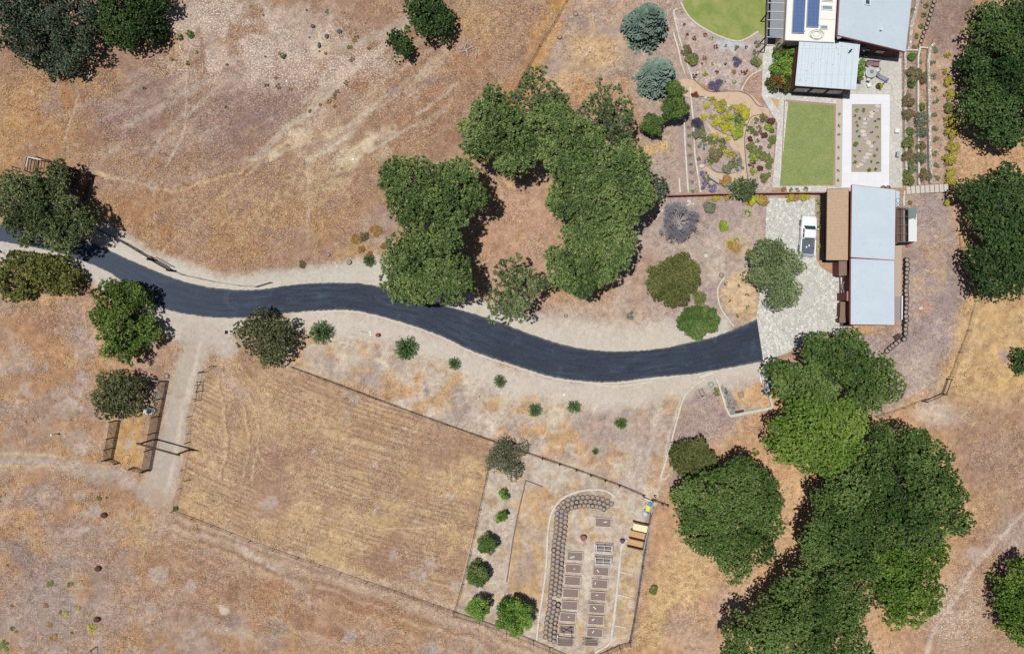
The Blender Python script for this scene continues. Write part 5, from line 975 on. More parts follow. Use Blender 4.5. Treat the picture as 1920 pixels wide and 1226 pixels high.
def picket_fence(label, px, h=1.3, group=None, mat=None, gap=.16, pw=.035):
    w = [P(x, y, 0) for x, y in px]; root = thing('picket_fence', w[0], label, 'fence', group); mat = mat or m_wood; mb = MB(); rd = random.Random(9)
    for p in along(w, gap): mb.tube([p, p+Vector((rd.uniform(-.04, .04), rd.uniform(-.04, .04), h*rd.uniform(.9, 1.08)))], [pw/2, pw/2], 4)
    mb.build('pickets', mat, root)
    for p in along(w, 3.2): MB().tube([p+Vector((0, 0, -.05)), p+Vector((.03, .02, h*1.1))], .06, 6).build('post', m_dwood, root)
    mb = MB(); ps = along(w, 3.2)
    for z in (.25, h*.8):
        for i in range(len(ps)-1): mb.tube([ps[i]+Vector((0, 0, z)), ps[i+1]+Vector((0, 0, z))], .02, 4, False)
    mb.build('rails', mat, root); return root
wire_fence('long straight wire fence between the fir bank and the mown field', [(548, 688), (640, 722), (740, 760), (840, 796), (925, 826), (985, 848)], 1.1, 3.0, 4, wr=.018)
wire_fence('wire fence with thin posts along the lower edge of the mown field', [(326, 957), (400, 985), (470, 1013), (560, 1045), (640, 1073), (740, 1107), (850, 1145)], 1.1, 3.6, 4, wr=.014)
wire_fence('broken wire fence between the track and the mown field', [(378, 697), (372, 722), (366, 748), (358, 780), (352, 845), (338, 915), (326, 957)], 1.3, 3.4, 3)
wire_fence('wire fence climbing diagonally from the ring of pines to the top edge', [(1064, 0), (1040, 44), (1012, 88), (990, 128), (975, 155), (960, 185)], 1.1, 3.2, 4)
wire_fence('wire fence along the north verge of the drive, left part', [(190, 432), (240, 458), (285, 485)], 1.3, 2.6, 4, wr=.03, top=True)
wire_fence('wire fence along the north verge of the drive, right of the gate', [(326, 508), (345, 516), (400, 528), (450, 536), (482, 538)], 1.2, 2.8, 3, wr=.016)
wire_fence('pasture wire fence down the right side with leaning posts', [(1796, 440), (1800, 480), (1812, 520), (1826, 565), (1812, 620), (1796, 660), (1778, 706)], 1.5, 3.2, 4, pr=.06, wr=.014)
wire_fence('wire fence from the brace corner down to the long oak canopy', [(1732, 748), (1690, 764), (1640, 780)], 1.4, 3.0, 3, pr=.05, wr=.014)
for (a, b), lb in [(((1764, 738), (1774, 710)), 'upper timber brace panel of the right pasture fence'), (((1728, 752), (1762, 738)), 'lower timber brace panel of the right pasture fence')]:
    w0, w1 = P(*a), P(*b); root = thing('fence_brace', w0, lb, 'fence')
    for w in (w0, w1): MB().tube([w, w+Vector((0, 0, 1.7))], .09, 7).build('post', m_dwood, root)
    for z in (1.45, .5): MB().beam(w0+Vector((0, 0, z)), w1+Vector((0, 0, z)), .09, .09).build('rail', m_dwood, root)
board_fence('dark post-and-rail fence along the top of the garden plot', [(985, 848), (1080, 880), (1160, 909), (1205, 928)], 1.3, 2, 2.6, mat=m_dwood)
board_fence('short dark rail fence from the plot gate to the separate round oak', [(1222, 936), (1240, 943), (1250, 946)], 1.3, 2, 1.4, mat=m_dwood)
picket_fence('thin stake fence on the west side of the garden plot', [(918, 868), (905, 925), (892, 985), (880, 1040), (866, 1095), (852, 1145)], 1.3)
picket_fence('leaning stake fence along the bottom of the garden plot', [(852, 1147), (900, 1162), (950, 1180), (1000, 1200), (1060, 1226), (1080, 1234)], 1.8, gap=.2, pw=.05)
picket_fence('dense wire and stake fence on the east side of the garden plot', [(1219, 962), (1212, 1000), (1203, 1060), (1196, 1110), (1188, 1160), (1180, 1200)], 1.3, gap=.11, pw=.035)
picket_fence('leaning stake fence at the lower right corner of the garden plot', [(1179, 1203), (1160, 1208), (1138, 1218), (1110, 1232)], 1.7, gap=.2, pw=.05)
# white gate of the plot
def rail_gate(label, a, b, h, mat, n=2, name='gate', diag=False, cat='gate'):
    w0, w1 = P(*a), P(*b); root = thing(name, w0, label, cat)
    for w in (w0, w1): MB().box((w.x, w.y, h/2), (.1, .1, h)).build('post', mat, root)
    for k in range(n): z = h*(k+.7)/n; MB().beam(w0+Vector((0, 0, z)), w1+Vector((0, 0, z)), .05, .10).build('rail', mat, root)
    if diag: MB().beam(w0+Vector((0, 0, .2)), w1+Vector((0, 0, h*.85)), .04, .08).build('brace', mat, root)
    return root
rail_gate('white-railed gate at the top right corner of the garden plot', (1207, 932), (1222, 939), 1.1, m_white, 2)
rail_gate('grey side gate below the plot corner', (1222, 941), (1219, 960), 1.2, m_metal, 3)
rail_gate('dark open gate frame lying by the north verge of the drive', (482, 538), (509, 530), .9, m_dark, 2)
rail_gate('lone rail panel by the drive on the left, near the yellow-green tree', (155, 546), (170, 549), 1.1, m_wood, 2)
rail_gate('second rail panel by the drive, meeting the tall green tree', (172, 550), (186, 570), 1.1, m_wood, 2)
rail_gate('small dark frame at the bottom left edge', (180, 1212), (180, 1236), 1.6, m_dark, 1)
rail_gate('forked post brace in the grass left of the loading pen', (34, 316), (36, 322), 1.6, m_dwood, 2)
rail_gate('brace panel at the top of the track beside the field', (402, 686), (381, 698), 1.9, m_dwood, 1)
rail_gate('diagonal brace panel beside the track, upper', (378, 715), (376, 733), 1.9, m_dwood, 1, diag=True)
rail_gate('double brace post beside the track, lower', (376, 733), (373, 750), 1.8, m_dwood, 1)
for i, (x, y) in enumerate([(354, 829), (353, 899), (1226, 936), (1226, 928)]):
    c = P(x, y); rt = MB().tube([c, c+Vector((0, 0, 1.5))], .07, 7).build('fence_post', m_dwood); tag(rt, ['lone short post beside the portal frame', 'lone short post near the lower end of the track', 'gate post at the plot corner', 'taller gate post at the plot corner'][i], 'post')
# heavy gate by the verge
w0, w1 = P(288, 488), P(324, 508); root = thing('timber_gate', w0, 'heavy dark timber gate between two thick posts on the verge', 'gate')
for w in (w0, w1): MB().tube([w, w+Vector((0, 0, 1.9))], .16, 8).build('post', m_dark, root)
for z in (.5, 1.0, 1.5): MB().beam(w0+Vector((0, 0, z)), w1+Vector((0, 0, z)), .08, .14).build('rail', m_dwood, root)
MB().beam(w0+Vector((.1, .5, 1.1)), w1+Vector((.1, .5, 1.1)), .12, .12).build('top_rail', m_dwood, root)
# corral
CR = 'tall board fences of the corral'
board_fence('tall six-board corral fence beside the track, east side', [(309, 714), (296, 780), (284, 842), (277, 880)], 2.3, 6, 2.5, CR, m_wood)
board_fence('tall board corral fence on the west side', [(219, 788), (213, 820), (205, 860)], 2.2, 6, 1.9, CR, m_wood)
board_fence('low dark trough-like board panel at the lower left of the corral', [(206, 861), (222, 868)], 1.3, 3, 1.2, CR, m_dwood)
board_fence('low board panel at the lower right of the corral', [(277, 882), (252, 876)], 1.8, 3, 1.8, CR, m_dwood)
board_fence('grey rail across the north end of the corral', [(309, 714), (265, 706)], 1.6, 2, 2.2, CR, m_metal)
w0, w1 = P(287, 824), P(355, 843); root = thing('portal_frame', w0, 'tall timber portal frame spanning the track beside the corral', 'gateway')
for w in (w0, w1): MB().tube([w-Vector((0, 0, .1)), w+Vector((0, 0, 4.2))], .13, 8).build('post', m_dwood, root)
d = (w1-w0).normalized()*.4; MB().beam(w0-d+Vector((0, 0, 4.15)), w1+d+Vector((0, 0, 4.15)), .22, .24).build('beam', m_dwood, root)
# bathtub trough and pails
c = P(283, 770); root = thing('bathtub', c, 'old white bathtub used as a trough in the corral', 'bathtub', rz=.15)
MB().lathe([(.0, .14), (.62, .15), (.74, .52), (.86, .56), (.9, .5), (.80, .44), (.62, .0), (0, 0)], (0, 0, 0), 24, 1, .55).build('tub', m_white, root, True, world=False)
MB().lathe([(0, .16), (.60, .16), (.60, .165), (0, .165)], (0, 0, .18), 20, 1, .5).build('water', M('trough_water', (90, 100, 100), .1, .05, 2), root, world=False)
MB().tube([(.7, 0, .56), (.7, 0, .75), (.55, 0, .75)], .03, 6).build('tap', m_metal, root, world=False)
c = P(229, 783); root = thing('bucket', c, 'white bucket with blue rim at the corral fence', 'bucket'); MB().lathe([(0, .02), (.17, .02), (.22, .38), (.25, .38), (.19, 0), (0, 0)], c, 16).build('pail', m_white, root, True)
MB().lathe([(.21, .36), (.26, .36), (.26, .40), (.21, .40)], c, 16).build('rim', M('blue_plastic', (90, 130, 190), .4, .05, 3), root, True)
# loading pen beside the olive-green tree
def ramp_pen():
    c = P(160, 375); root = thing('loading_pen', c, 'dark timber cattle pen half hidden by the olive-green tree', 'pen')
    for (a, b) in [((172, 330), (160, 384)), ((146, 322), (138, 352))]:
        w0, w1 = P(*a), P(*b)
        for k in range(6): z = .25+.36*k; MB().beam(w0+Vector((0, 0, z)), w1+Vector((0, 0, z)), .06, .14).build('rail', m_dwood, root)
        for t in np.linspace(0, 1, 5): p = w0.lerp(w1, float(t)); MB().box((p.x, p.y, 1.15), (.16, .16, 2.3)).build('post', m_dwood, root)
    w0, w1 = P(176, 330), P(85, 300)
    for z in (2.1, 1.2): MB().beam(w0+Vector((0, 0, z)), w1+Vector((0, 0, z)), .1, .12).build('cross_rail', m_dwood, root)
    for t in (0, .3, .55, .8, 1): p = w0.lerp(w1, t); MB().box((p.x, p.y, 1.1), (.14, .14, 2.2)).build('post', m_dwood, root)
    return root
ramp_pen()
c = P(75, 312); root = thing('cattle_chute', c, 'wooden chute with a pale rim at the upper left end of the pen', 'chute')
for dx in (-.9, -.35, .2): w0 = c+Vector((dx, .9, 0)); w1 = c+Vector((dx-.25, -.9, 0)); 
for k, dx in enumerate((-.9, -.5, -.1, .4, .9)): MB().beam(c+Vector((dx, .9, 1.7)), c+Vector((dx-.3, -1.0, 1.7)), .07, .12).build('rail', m_dwood, root)
for dx in (-.9, .9):
    for dy in (.9, -1.0): MB().box((c.x+dx-(.3 if dy < 0 else 0), c.y+dy, .85), (.12, .12, 1.7)).build('post', m_dwood, root)
MB().beam(c+Vector((-.6, .95, 1.85)), c+Vector((1.3, .55, 1.85)), .14, .05).beam(c+Vector((-.6, .95, 1.85)), c+Vector((-.9, -.5, 1.85)), .12, .05).build('rim', m_metal, root)

# red lattice fence of the garden, with a dark backing behind the slats
def garden_fence():
    pts = [(1250, 368), (1330, 365.5), (1400, 364), (1470, 363), (1546, 363)]
    w = [P(x, y+1.5) for x, y in pts]; root = thing('lattice_fence', w[0], 'low red-stained lattice fence between the garden and the forecourt', 'fence')
    for i, p in enumerate(along(w, 2.2)): MB().box((p.x, p.y, .75), (.12, .12, 1.5)).build('post', m_red, root)
    mb = MB()
    for i in range(len(w)-1): mb.beam(w[i]+Vector((0, 0, 1.5)), w[i+1]+Vector((0, 0, 1.5)), .16, .06)
    mb.build('top_rail', m_red, root); mb = MB(); mbd = MB()
    for i, p in enumerate(along(w, .42)): mb.beam(p+Vector((-.2, 0, .1)), p+Vector((.2, 0, 1.4)), .05, .05)
    mb.build('slats', m_red, root)
    for i in range(len(w)-1): mbd.beam(w[i]+Vector((0, .05, .7)), w[i+1]+Vector((0, .05, .7)), .03, 1.2)
    mbd.build('backing', m_dwood, root)
garden_fence()
# stone edgings and terrace walls
def wall(label, px, h, w, mat, name='stone_edging', cat='edging', group=None):
    A, B = offset_line([(x, y) for x, y in px], w); mb = band(name, A, B, mat, 0, h)
    for A_, B_ in (((A[0]), (B[0])), ((B[-1]), (A[-1]))):
        a, b = P(*A_), P(*B_); mb.quadlist([(a.x, a.y, 0), (b.x, b.y, 0), (b.x, b.y, h), (a.x, a.y, h)], [(0, 1, 2, 3)])
    o = mb.build(name, mat); return tag(o, label, cat, group)
m_kerb = M('pale_kerb', (214, 206, 194), .9, .15, 6, second=(196, 186, 172)); m_thin = M('dark_edging', (120, 112, 112), .8, .1, 4)
wall('left pale kerb of the garden strip', [(1262, 62), (1272, 95), (1277, 120), (1284, 140)], .18, 3, m_kerb, 'kerb', 'kerb'); wall('left pale kerb beside the small green trees', [(1282, 222), (1284, 270), (1287, 320), (1290, 362)], .18, 3, m_kerb, 'kerb', 'kerb')
wall('right pale kerb along the ornamental garden', [(1293, 165), (1299, 225), (1302, 290), (1313, 362)], .22, 3.2, m_kerb, 'kerb', 'kerb'); wall('upper kerb running up to the top edge beside the spruce', [(1268, 18), (1263, 22), (1264, 35), (1272, 68), (1286, 115), (1298, 150)], .2, 3, m_kerb, 'kerb', 'kerb')
wall('short pale kerb stub near the red garden fence', [(1273, 335), (1274, 350), (1275, 362)], .15, 3, m_kerb, 'kerb', 'kerb')
wall('long curving line of pale edging stones south of the drive', curve([(1320, 710), (1302, 722), (1282, 745), (1268, 790), (1255, 840), (1238, 895)], 5), .18, 3, m_kerb)
wall('short pale edging at the foot of the long stone line', [(1238, 895), (1247, 898), (1255, 888)], .15, 2.5, m_kerb)
wall('pale stone wall on the left side of the rubble corner', [(1340, 708), (1347, 722), (1354, 745), (1360, 765), (1368, 780)], .35, 3.2, m_kerb, 'stone_wall', 'wall')
wall('grey stone wall along the bottom of the gravel yard', [(1368, 780), (1400, 773), (1446, 764)], .4, 5.5, M('grey_blocks', (196, 196, 188), .9, .18, 6), 'stone_wall', 'wall')
wall('grey block wall down the right side of the gravel yard', [(1432, 684), (1436, 705), (1440, 735), (1447, 764)], .45, 4, MATS['grey_blocks'], 'stone_wall', 'wall')
wall('curved white edging around the kerbed straw bed', curve([(1358, 520), (1348, 535), (1345, 550), (1350, 575), (1362, 595), (1376, 612)], 5), .15, 2.4, m_kerb)
wall('white stone edging under the dead tree', curve([(1230, 412), (1240, 397), (1262, 388), (1285, 386), (1298, 380)], 5), .12, 3, m_kerb)
wall('pale edging stones below the upper lawn', curve([(1276, 5), (1290, 30), (1310, 48), (1345, 67), (1380, 78), (1402, 72), (1422, 60)], 4), .1, 3, M('lawn_edging', (206, 196, 182), .9, .2, 5))
wall('first terrace wall of pale stones', [(1694, 98), (1695, 130), (1694, 200), (1696, 260), (1697, 345)], .5, 4.5, m_rubble, 'terrace_wall', 'wall', 'terrace walls'); wall('second terrace wall of pale stones', [(1722, 90), (1718, 110), (1718, 200), (1719, 300), (1720, 348)], .6, 3.2, m_kerb, 'terrace_wall', 'wall', 'terrace walls')
wall('third terrace wall, thicker and stony', [(1748, 84), (1740, 92), (1737, 120), (1739, 200), (1740, 280), (1742, 345)], .6, 4.8, m_rubble, 'terrace_wall', 'wall', 'terrace walls'); wall('pale cross wall joining the terrace walls at the top', [(1696, 96), (1722, 96), (1724, 91), (1740, 92)], .4, 2.6, m_kerb, 'terrace_wall', 'wall', 'terrace walls')
wall('rocky edging strip beside the main house', curve([(1722, -10), (1716, 20), (1708, 50), (1704, 95)], 4), .25, 6, m_rubble); wall('thin dark edging along the north side of the winding path', curve([(1296, 145), (1310, 158), (1330, 172), (1355, 172), (1385, 172), (1405, 180), (1420, 198), (1432, 200)], 4), .12, 1.2, m_thin, 'path_edging')
wall('thin dark edging on the south side of the winding path', curve([(1306, 181), (1330, 184), (1345, 192)], 4), .12, 1.2, m_thin, 'path_edging'); wall('thin dark edging round the right garden bed', curve([(1436, 215), (1412, 218), (1402, 232), (1396, 262), (1398, 300), (1402, 335)], 4), .12, 1.2, m_thin, 'path_edging')
wall('thin dark edging round the tip of the yellow bed', curve([(1340, 240), (1356, 250), (1372, 256), (1383, 262), (1390, 250)], 4), .12, 1.2, m_thin, 'path_edging'); wall('curved pale edging of the narrow gravel patch beside the flagstones', curve([(1390, 170), (1402, 148), (1420, 135), (1436, 130)], 4), .1, 2.2, m_kerb)
wall('thin dark edging at the foot of the island bed', curve([(1330, 306), (1336, 318), (1350, 324), (1372, 325), (1386, 318)], 4), .12, 1.2, m_thin, 'path_edging')
wall('curved pale kerb outside the tyre wall in the garden plot', curve([(1152, 930), (1136, 920), (1112, 917), (1080, 922), (1052, 936), (1034, 962), (1027, 1000), (1024, 1060), (1018, 1110), (1010, 1160), (1006, 1200)], 5), .2, 3.5, m_kerb, 'kerb', 'kerb')
wall('long kerb down the right of the planter beds', curve([(1176, 1012), (1166, 1022), (1161, 1060), (1155, 1120), (1148, 1180), (1142, 1205), (1115, 1222)], 5), .2, 4, m_kerb, 'kerb', 'kerb')
for i, (a, b) in enumerate([((1160, 1071), (1184, 1076)), ((1156, 1113), (1180, 1119)), ((1148, 1171), (1172, 1175))]): wall('short cross kerb, %s from the top beside the planter beds' % ORD[i], [a, b], .15, 2.4, m_kerb, 'kerb', 'kerb')
wall('thin timber edging west of the garden plot strip', [(986, 900), (974, 950), (962, 1010), (950, 1090)], .12, 2, m_wood, 'plot_edging'); wall('thin timber edging at the top of the garden plot strip', [(986, 900), (1018, 912)], .12, 2, m_wood, 'plot_edging')
wall('stone culvert head beside the drive, right', [(1310, 707), (1322, 703), (1336, 698)], .3, 5, m_kerb, 'culvert', 'culvert'); wall('stone culvert head beside the drive, left', [(1231, 712), (1233, 716), (1235, 720)], .3, 3, m_kerb, 'culvert', 'culvert')
wall('low white drainage kerb on the outside of the drive bend', curve([(1105, 718), (1150, 724), (1200, 719), (1235, 712)], 5), .12, 2.4, m_kerb, 'kerb', 'kerb')
# stone steps
for i in range(9):
    x = 1699+i*8.4; c = P(x+4, 357-i*.4, .1); mb = MB().box((c.x, c.y, .1+.03*i), (.60, 1.15, .2+.06*i), rz=.06); o = mb.build('stone_step', M('step_stone', (204, 196, 184), .9, .12, 4), bevel=.03)
    tag(o, 'rough stone step, %s from the left in the flight east of the garage' % ORD[i], 'step', 'stone steps')
# stepping stones in paved bed
rd = random.Random(11)
for i, (x, y, a, b) in enumerate([(1645, 200, 9, 6), (1641, 208, 10, 7), (1635, 212, 9, 7), (1633, 219, 7, 6), (1627, 225, 7, 6), (1621, 224, 7, 5), (1621, 232, 9, 5), (1619, 239, 12, 5), (1617, 247, 9, 6), (1619, 254, 10, 6), (1624, 261, 8, 6), (1628, 268, 8, 7), (1633, 275, 7, 6), (1631, 283, 8, 5), (1628, 290, 10, 5), (1624, 296, 10, 6), (1619, 302, 9, 6), (1614, 309, 8, 5), (1608, 313, 6, 5)]):
    c = P(x, y); mb = MB(); n = 7; a0 = rd.random()*6; poly_ = [(c.x+math.cos(a0+6.283*k/n)*a/S*.62*rd.uniform(.85, 1.15), c.y+math.sin(a0+6.283*k/n)*b/S*.6*rd.uniform(.85, 1.15)) for k in range(n)]
    o = mb.prism(poly_, .0, .09).build('stepping_stone', M('step_slab_%d' % (i % 3), [(206, 196, 186), (184, 176, 176), (214, 198, 182)][i % 3], .9, .1, 4)); tag(o, 'irregular pale stepping stone, %s from the top in the winding line of the paved bed' % ORD[i], 'stepping stone', 'stepping stones of the paved bed')
# loose boulders in garden
for i, (x, y, r, lb) in enumerate([(1323, 184, 4, 'white boulder at the path bend'), (1366, 199, 4, 'pinkish boulder between the yellow and golden shrubs'), (1372, 196, 3, 'small boulder beside the pinkish one'), (1378, 207, 3, 'third small boulder in the yellow bed'), (1370, 218, 2.4, 'tiny pale boulder in the yellow bed'), (1308, 137, 4, 'pale boulder at the kerb by the upper bed'), (1330, 287, 3, 'flat stone in the island bed'), (1316, 312, 6, 'broad flat slab at the foot of the island bed'), (1380, 322, 4, 'pale stone by the island bed edge'), (1292, 378, 5, 'pale stone heap above the dead tree'), (1300, 383, 4, 'second pale stone above the dead tree'), (1726, 578, 5, 'stone-ringed fire pit heap east of the garage'), (1276, 474, 3, 'pale stone at the top of the olive-brown tree'), (1324, 480, 6, 'pale bare mound of straw')]):
    c = P(x, y); o = MB().rock((c.x, c.y, .08), (2*r/S, 1.6*r/S, .45), i).build('boulder', M('garden_boulder', (212, 202, 192), .9, .15, 5), smooth=True); tag(o, lb, 'boulder')
# rocks, stumps and logs in the pastures
def rk(name, x, y, sx, sy, sz, mat, label, cat, seed, group=None):
    c = P(x, y); o = MB().rock((c.x, c.y, sz*.35), (sx, sy, sz), seed).build(name, mat, smooth=False); return tag(o, label, cat, group)
m_bl = M('dark_stone', (104, 96, 102), .9, .2, 5); m_round = M('brown_clod', (92, 62, 56), .95, .25, 7)
for i, (x, y, a, b, c_, lb) in enumerate([(587, 50, .7, .6, .5, 'grey stone block, upper left on the pale speckled slope'), (613, 69, .6, .7, .5, 'grey stone block, middle of the three'), (599, 86, .5, .9, .5, 'grey stone block on the white bare patch'), (575, 20, .4, .3, .3, 'small dark stone near the top'), (494, 29, .35, .3, .3, 'tiny dark stone left of the blocks'), (637, 60, .8, .7, .5, 'dark stump in a pale hollow right of the blocks'), (580, 71, .3, .25, .25, 'tiny stone between the blocks'), (497, 107, .35, .3, .3, 'small dark stone near the lone weed bush'), (426, 122, .5, .4, .3, 'dark stone in the pale patch right of the footpath'), (599, 97, .35, .3, .25, 'small stone below the block on the bare patch')]):
    rk('stone_block', x, y, a, b, c_, m_bl, lb, 'stone', i+40)
for i, (x, y, lb) in enumerate([(196, 965, 'dark brown round bale, upper one in the lower left pasture'), (185, 1065, 'dark brown round bale, middle one in the lower left pasture'), (183, 1160, 'dark brown round bale, lower one in the lower left pasture')]):
    c = P(x, y); root = thing('round_bale', c, lb, 'bale', 'dark round bales'); MB().lathe([(0, .42), (.32, .44), (.46, .34), (.5, .15), (.46, 0), (0, 0)], c, 16, 1, .85).build('bale', m_round, root, True)
for i, (x, y, r, lb) in enumerate([(729, 454, .42, 'cut tree stump left of the ring, beside a golden tuft'), (655, 492, .36, 'round stump at the edge of the verge'), (616, 478, .28, 'small stump among straw left of the round stump'), (1049, 71, .30, 'dark stump beside the diagonal fence')]):
    c = P(x, y); root = thing('tree_stump', c, lb, 'stump'); MB().lathe([(0, .3), (r*.85, .3), (r, .27), (r*1.1, 0)], c, 14).build('wood', M('stump_top', (158, 140, 128), .9, .15, 9), root); MB().lathe([(r*.9, .31), (r*1.04, .29), (r*1.16, 0)], c, 14).build('bark', m_bl, root)
rd = random.Random(2)
for i, (x, y, a, L) in enumerate([(874, 84, 1.2, 1.5), (879, 92, .4, 1.2), (872, 92, 2.0, 1.3), (876, 100, 1.7, 1.2), (870, 97, .2, 1.1), (882, 86, 2.5, 1.1), (878, 78, 1.5, .9), (867, 90, .9, .9), (893, 98, 1.4, 1.1), (893, 106, 1.3, 1.0), (896, 73, .4, .8), (849, 84, .1, .9), (891, 92, .6, .7)]):
    c = P(x, y); d = Vector((math.cos(a), math.sin(a), 0))*L/2; o = MB().tube([c-d+Vector((0, 0, .12)), c+Vector((0, 0, .16)), c+d+Vector((0, 0, .12))], [.10, .09, .07], 7).build('log', M('bleached_log', (178, 168, 164), .9, .12, 5)); tag(o, 'short bleached log in the scattered pile on the orange slope', 'log', 'bleached logs scattered on the slope')
for i, (x, y, r, lb) in enumerate([(662, 299, 2.2, 'small white disc on the pale bare patch'), (1058, 740, 2.2, 'white disc on the bank below the drive'), (694, 623, 2, 'white cover beside the rusty barrel, upper'), (695, 628, 1.8, 'white cover beside the rusty barrel, lower'), (537, 153, 1.6, 'pale stone disc on the purple slope'), (1261, 831, 1.8, 'tiny white marker at the dull olive tree')]):
    c = P(x, y); o = MB().lathe([(0, .06), (r/S*.8, .08), (r/S, .04), (r/S, 0)], c, 14).build('cover', m_white, smooth=True); tag(o, lb, 'cover')
def barrel(x, y, r, h, mat, label, lid=None, name='barrel', cat='barrel'):
    c = P(x, y); root = thing(name, c, label, cat); MB().lathe([(0, 0), (r, 0), (r*1.02, h*.33), (r*.99, h*.35), (r*1.02, h*.66), (r*.99, h*.68), (r, h), (r*.93, h+.02), (r*.90, h-.03)], c, 22).build('drum', mat, root, True)
    MB().lathe([(0, h-.03), (r*.90, h-.03)], c, 22).build('lid', lid or mat, root); return root
barrel(1093, 1006, .42, .9, M('red_drum', (150, 92, 88), .7, .15, 4), 'red steel barrel standing between the tyre wall and the planters'); barrel(709, 628, .30, .6, M('rust_drum', (140, 84, 66), .8, .25, 6), 'rusty barrel on the bank between two firs'); barrel(1166, 1012, .30, .8, M('black_drum', (76, 78, 86), .6, .1, 3), 'black water barrel at the compost bins'); barrel(1701, 461, .28, .5, M('orange_pot', (186, 104, 84), .7, .1, 3), 'orange pot below the potting frame', name='pot', cat='pot')
c = P(682, 622); o = MB().tube([c+Vector((-.5, .1, .15)), c+Vector((.5, -.1, .15))], .07, 8).build('pipe', m_metal); tag(o, 'short white pipe lying left of the rusty barrel', 'pipe')
c = P(107, 813); root = thing('standpipe', c, 'white standpipe with a pale shadow in the left pasture', 'standpipe'); MB().tube([c, c+Vector((0, 0, 1.3))], .07, 8).build('pipe', m_white, root); MB().lathe([(0, 1.5), (.16, 1.45), (.18, 1.3), (0, 1.28)], c, 12).build('cap', m_white, root, True)
c = P(432, 624); root = thing('white_post', c, 'white post with an arm beside the brownish green tree', 'post'); MB().tube([c, c+Vector((0, 0, 1.2))], .09, 8).build('pole', m_white, root); MB().beam(c+Vector((-.1, 0, 1.0)), c+Vector((1.0, 0, 1.0)), .1, .1).build('arm', m_white, root); MB().box((c.x-.15, c.y+.1, 1.2), (.35, .5, .3)).build('box', m_dark, root)

# ------------------------------------------------------------------ tyres
def tyre_proto():
    t = MB().lathe([(.27, .02), (.34, 0), (.365, .04), (.37, .11), (.365, .18), (.34, .22), (.27, .20), (.255, .17), (.27, .11), (.255, .05), (.27, .02)], (0, 0, 0), 18)
    o = t.build('tyre', m_black, smooth=False); return o
ty = tyre_proto(); ty.name = 'tyre'; tme = ty.data; tme2 = tme.copy(); tme2.materials[0] = M('faded_rubber', (112, 106, 108), .85, .3, 6); tme3 = tme.copy(); tme3.materials[0] = M('sandy_rubber', (128, 112, 104), .9, .25, 6)
bpy.data.objects.remove(ty)
soil_me = MB().lathe([(0, .19), (.26, .15)], (0, 0, 0), 14).build('soil', M('tyre_soil', (168, 150, 134), .95, .15, 6)); sdm = soil_me.data; bpy.data.objects.remove(soil_me)
trd = random.Random(8)
def tyre(x, y, z, label, group, me=None, tilt=.06, sc=1.0, soil=True, out=None):
    c = P(x, y, z); o = bpy.data.objects.new('tyre', me or tme); col.objects.link(o); o.location = c; o.scale = (sc, sc, 1); o.rotation_euler = (trd.uniform(-tilt, tilt), trd.uniform(-tilt, tilt), trd.uniform(0, 6)); tag(o, label, 'tyre', group)
    if soil:
        s_ = bpy.data.objects.new('soil', sdm); col.objects.link(s_); s_.parent = o
    return o
TG_ = 'tyres of the curved wall in the garden plot'
path3 = curve([(1142, 951), (1130, 944), (1112, 940), (1092, 940), (1072, 943), (1056, 951), (1052, 966), (1051, 990), (1047, 1020), (1045, 1050), (1043, 1080), (1040, 1110), (1038, 1140), (1033, 1165), (1030, 1202)], 30)
acc = [0]
for i in range(1, len(path3)): acc.append(acc[-1]+math.hypot(path3[i][0]-path3[i-1][0], path3[i][1]-path3[i-1][1]))
def at_len(s_):
    for i in range(1, len(acc)):
        if acc[i] >= s_:
            t = (s_-acc[i-1])/(acc[i]-acc[i-1]+1e-9); a, b = path3[i-1], path3[i]; dx, dy = b[0]-a[0], b[1]-a[1]; L = math.hypot(dx, dy) or 1
            return a[0]+dx*t, a[1]+dy*t, -dy/L, dx/L
    return path3[-1][0], path3[-1][1], -1, 0
TOT = acc[-1]; step = 8.6
for row, (off, z) in enumerate([(-8, .0), (0, .10), (8, .20)]):
    s_ = row*3.5
    while s_ < TOT:
        x, y, nx_, ny_ = at_len(s_)
        skip = 1128 < 0 or (1118 < y < 1124)
        # the inner row (nearest the planters) sits highest
        ox, oy = nx_*off, ny_*off
        if not skip:
            faded = trd.random(); me_ = tme if (row == 2 and faded < .3) or faded < .06 else (tme2 if faded < .6 else tme3)
            sec = 'along the top of the curved wall' if s_ < TOT*.27 else ('in the upper leg of the curved wall' if s_ < TOT*.55 else ('in the middle of the curved wall' if s_ < TOT*.78 else 'at the lower end of the curved wall'))
            rw = ['outer', 'middle', 'inner'][row]
            tyre(x-ox, y-oy, z+trd.uniform(0, .05), 'old soil-filled tyre in the %s row, %s' % (rw, sec), '%s row of tyres %s' % (rw, sec), me_, .10)
        s_ += step
for i in range(24):
    if i < 18: x, y = 1697-(.12*i), 488+i*8.1
    else: x, y = 1694-(i-17)*5.4, 630+(i-17)*4.6
    if i == 18: x, y = 1692, 636
    n = 3 if i < 19 else 2
    for k in range(n):
        lb = 'black tyre, %s' % ('top tyre' if k == n-1 else ('middle tyre' if k == 1 else 'bottom tyre'))+' of a stack in the wall east of the garage'
        tyre(x+trd.uniform(-.8, .8)+(1.3*k if k else 0), y+trd.uniform(-.6, .6), .22*k, lb, lb.split(', ')[1]+'s' if False else '%s tyres of the stacks east of the garage' % ['bottom', 'middle', 'top'][k if k < n-1 else 2], tme, .05, trd.uniform(.95, 1.12), k == n-1)
for i in range(12):
    y = -4+i*8.2; x = 1752-(y*.30 if y > 0 else 0)-(2 if y > 60 else 0)
    tyre(x, y, 0, 'black tyre, %s from the top in the slanting row above the terraces' % ORD[i], 'slanting row of tyres above the terraces', tme, .06, .9); 
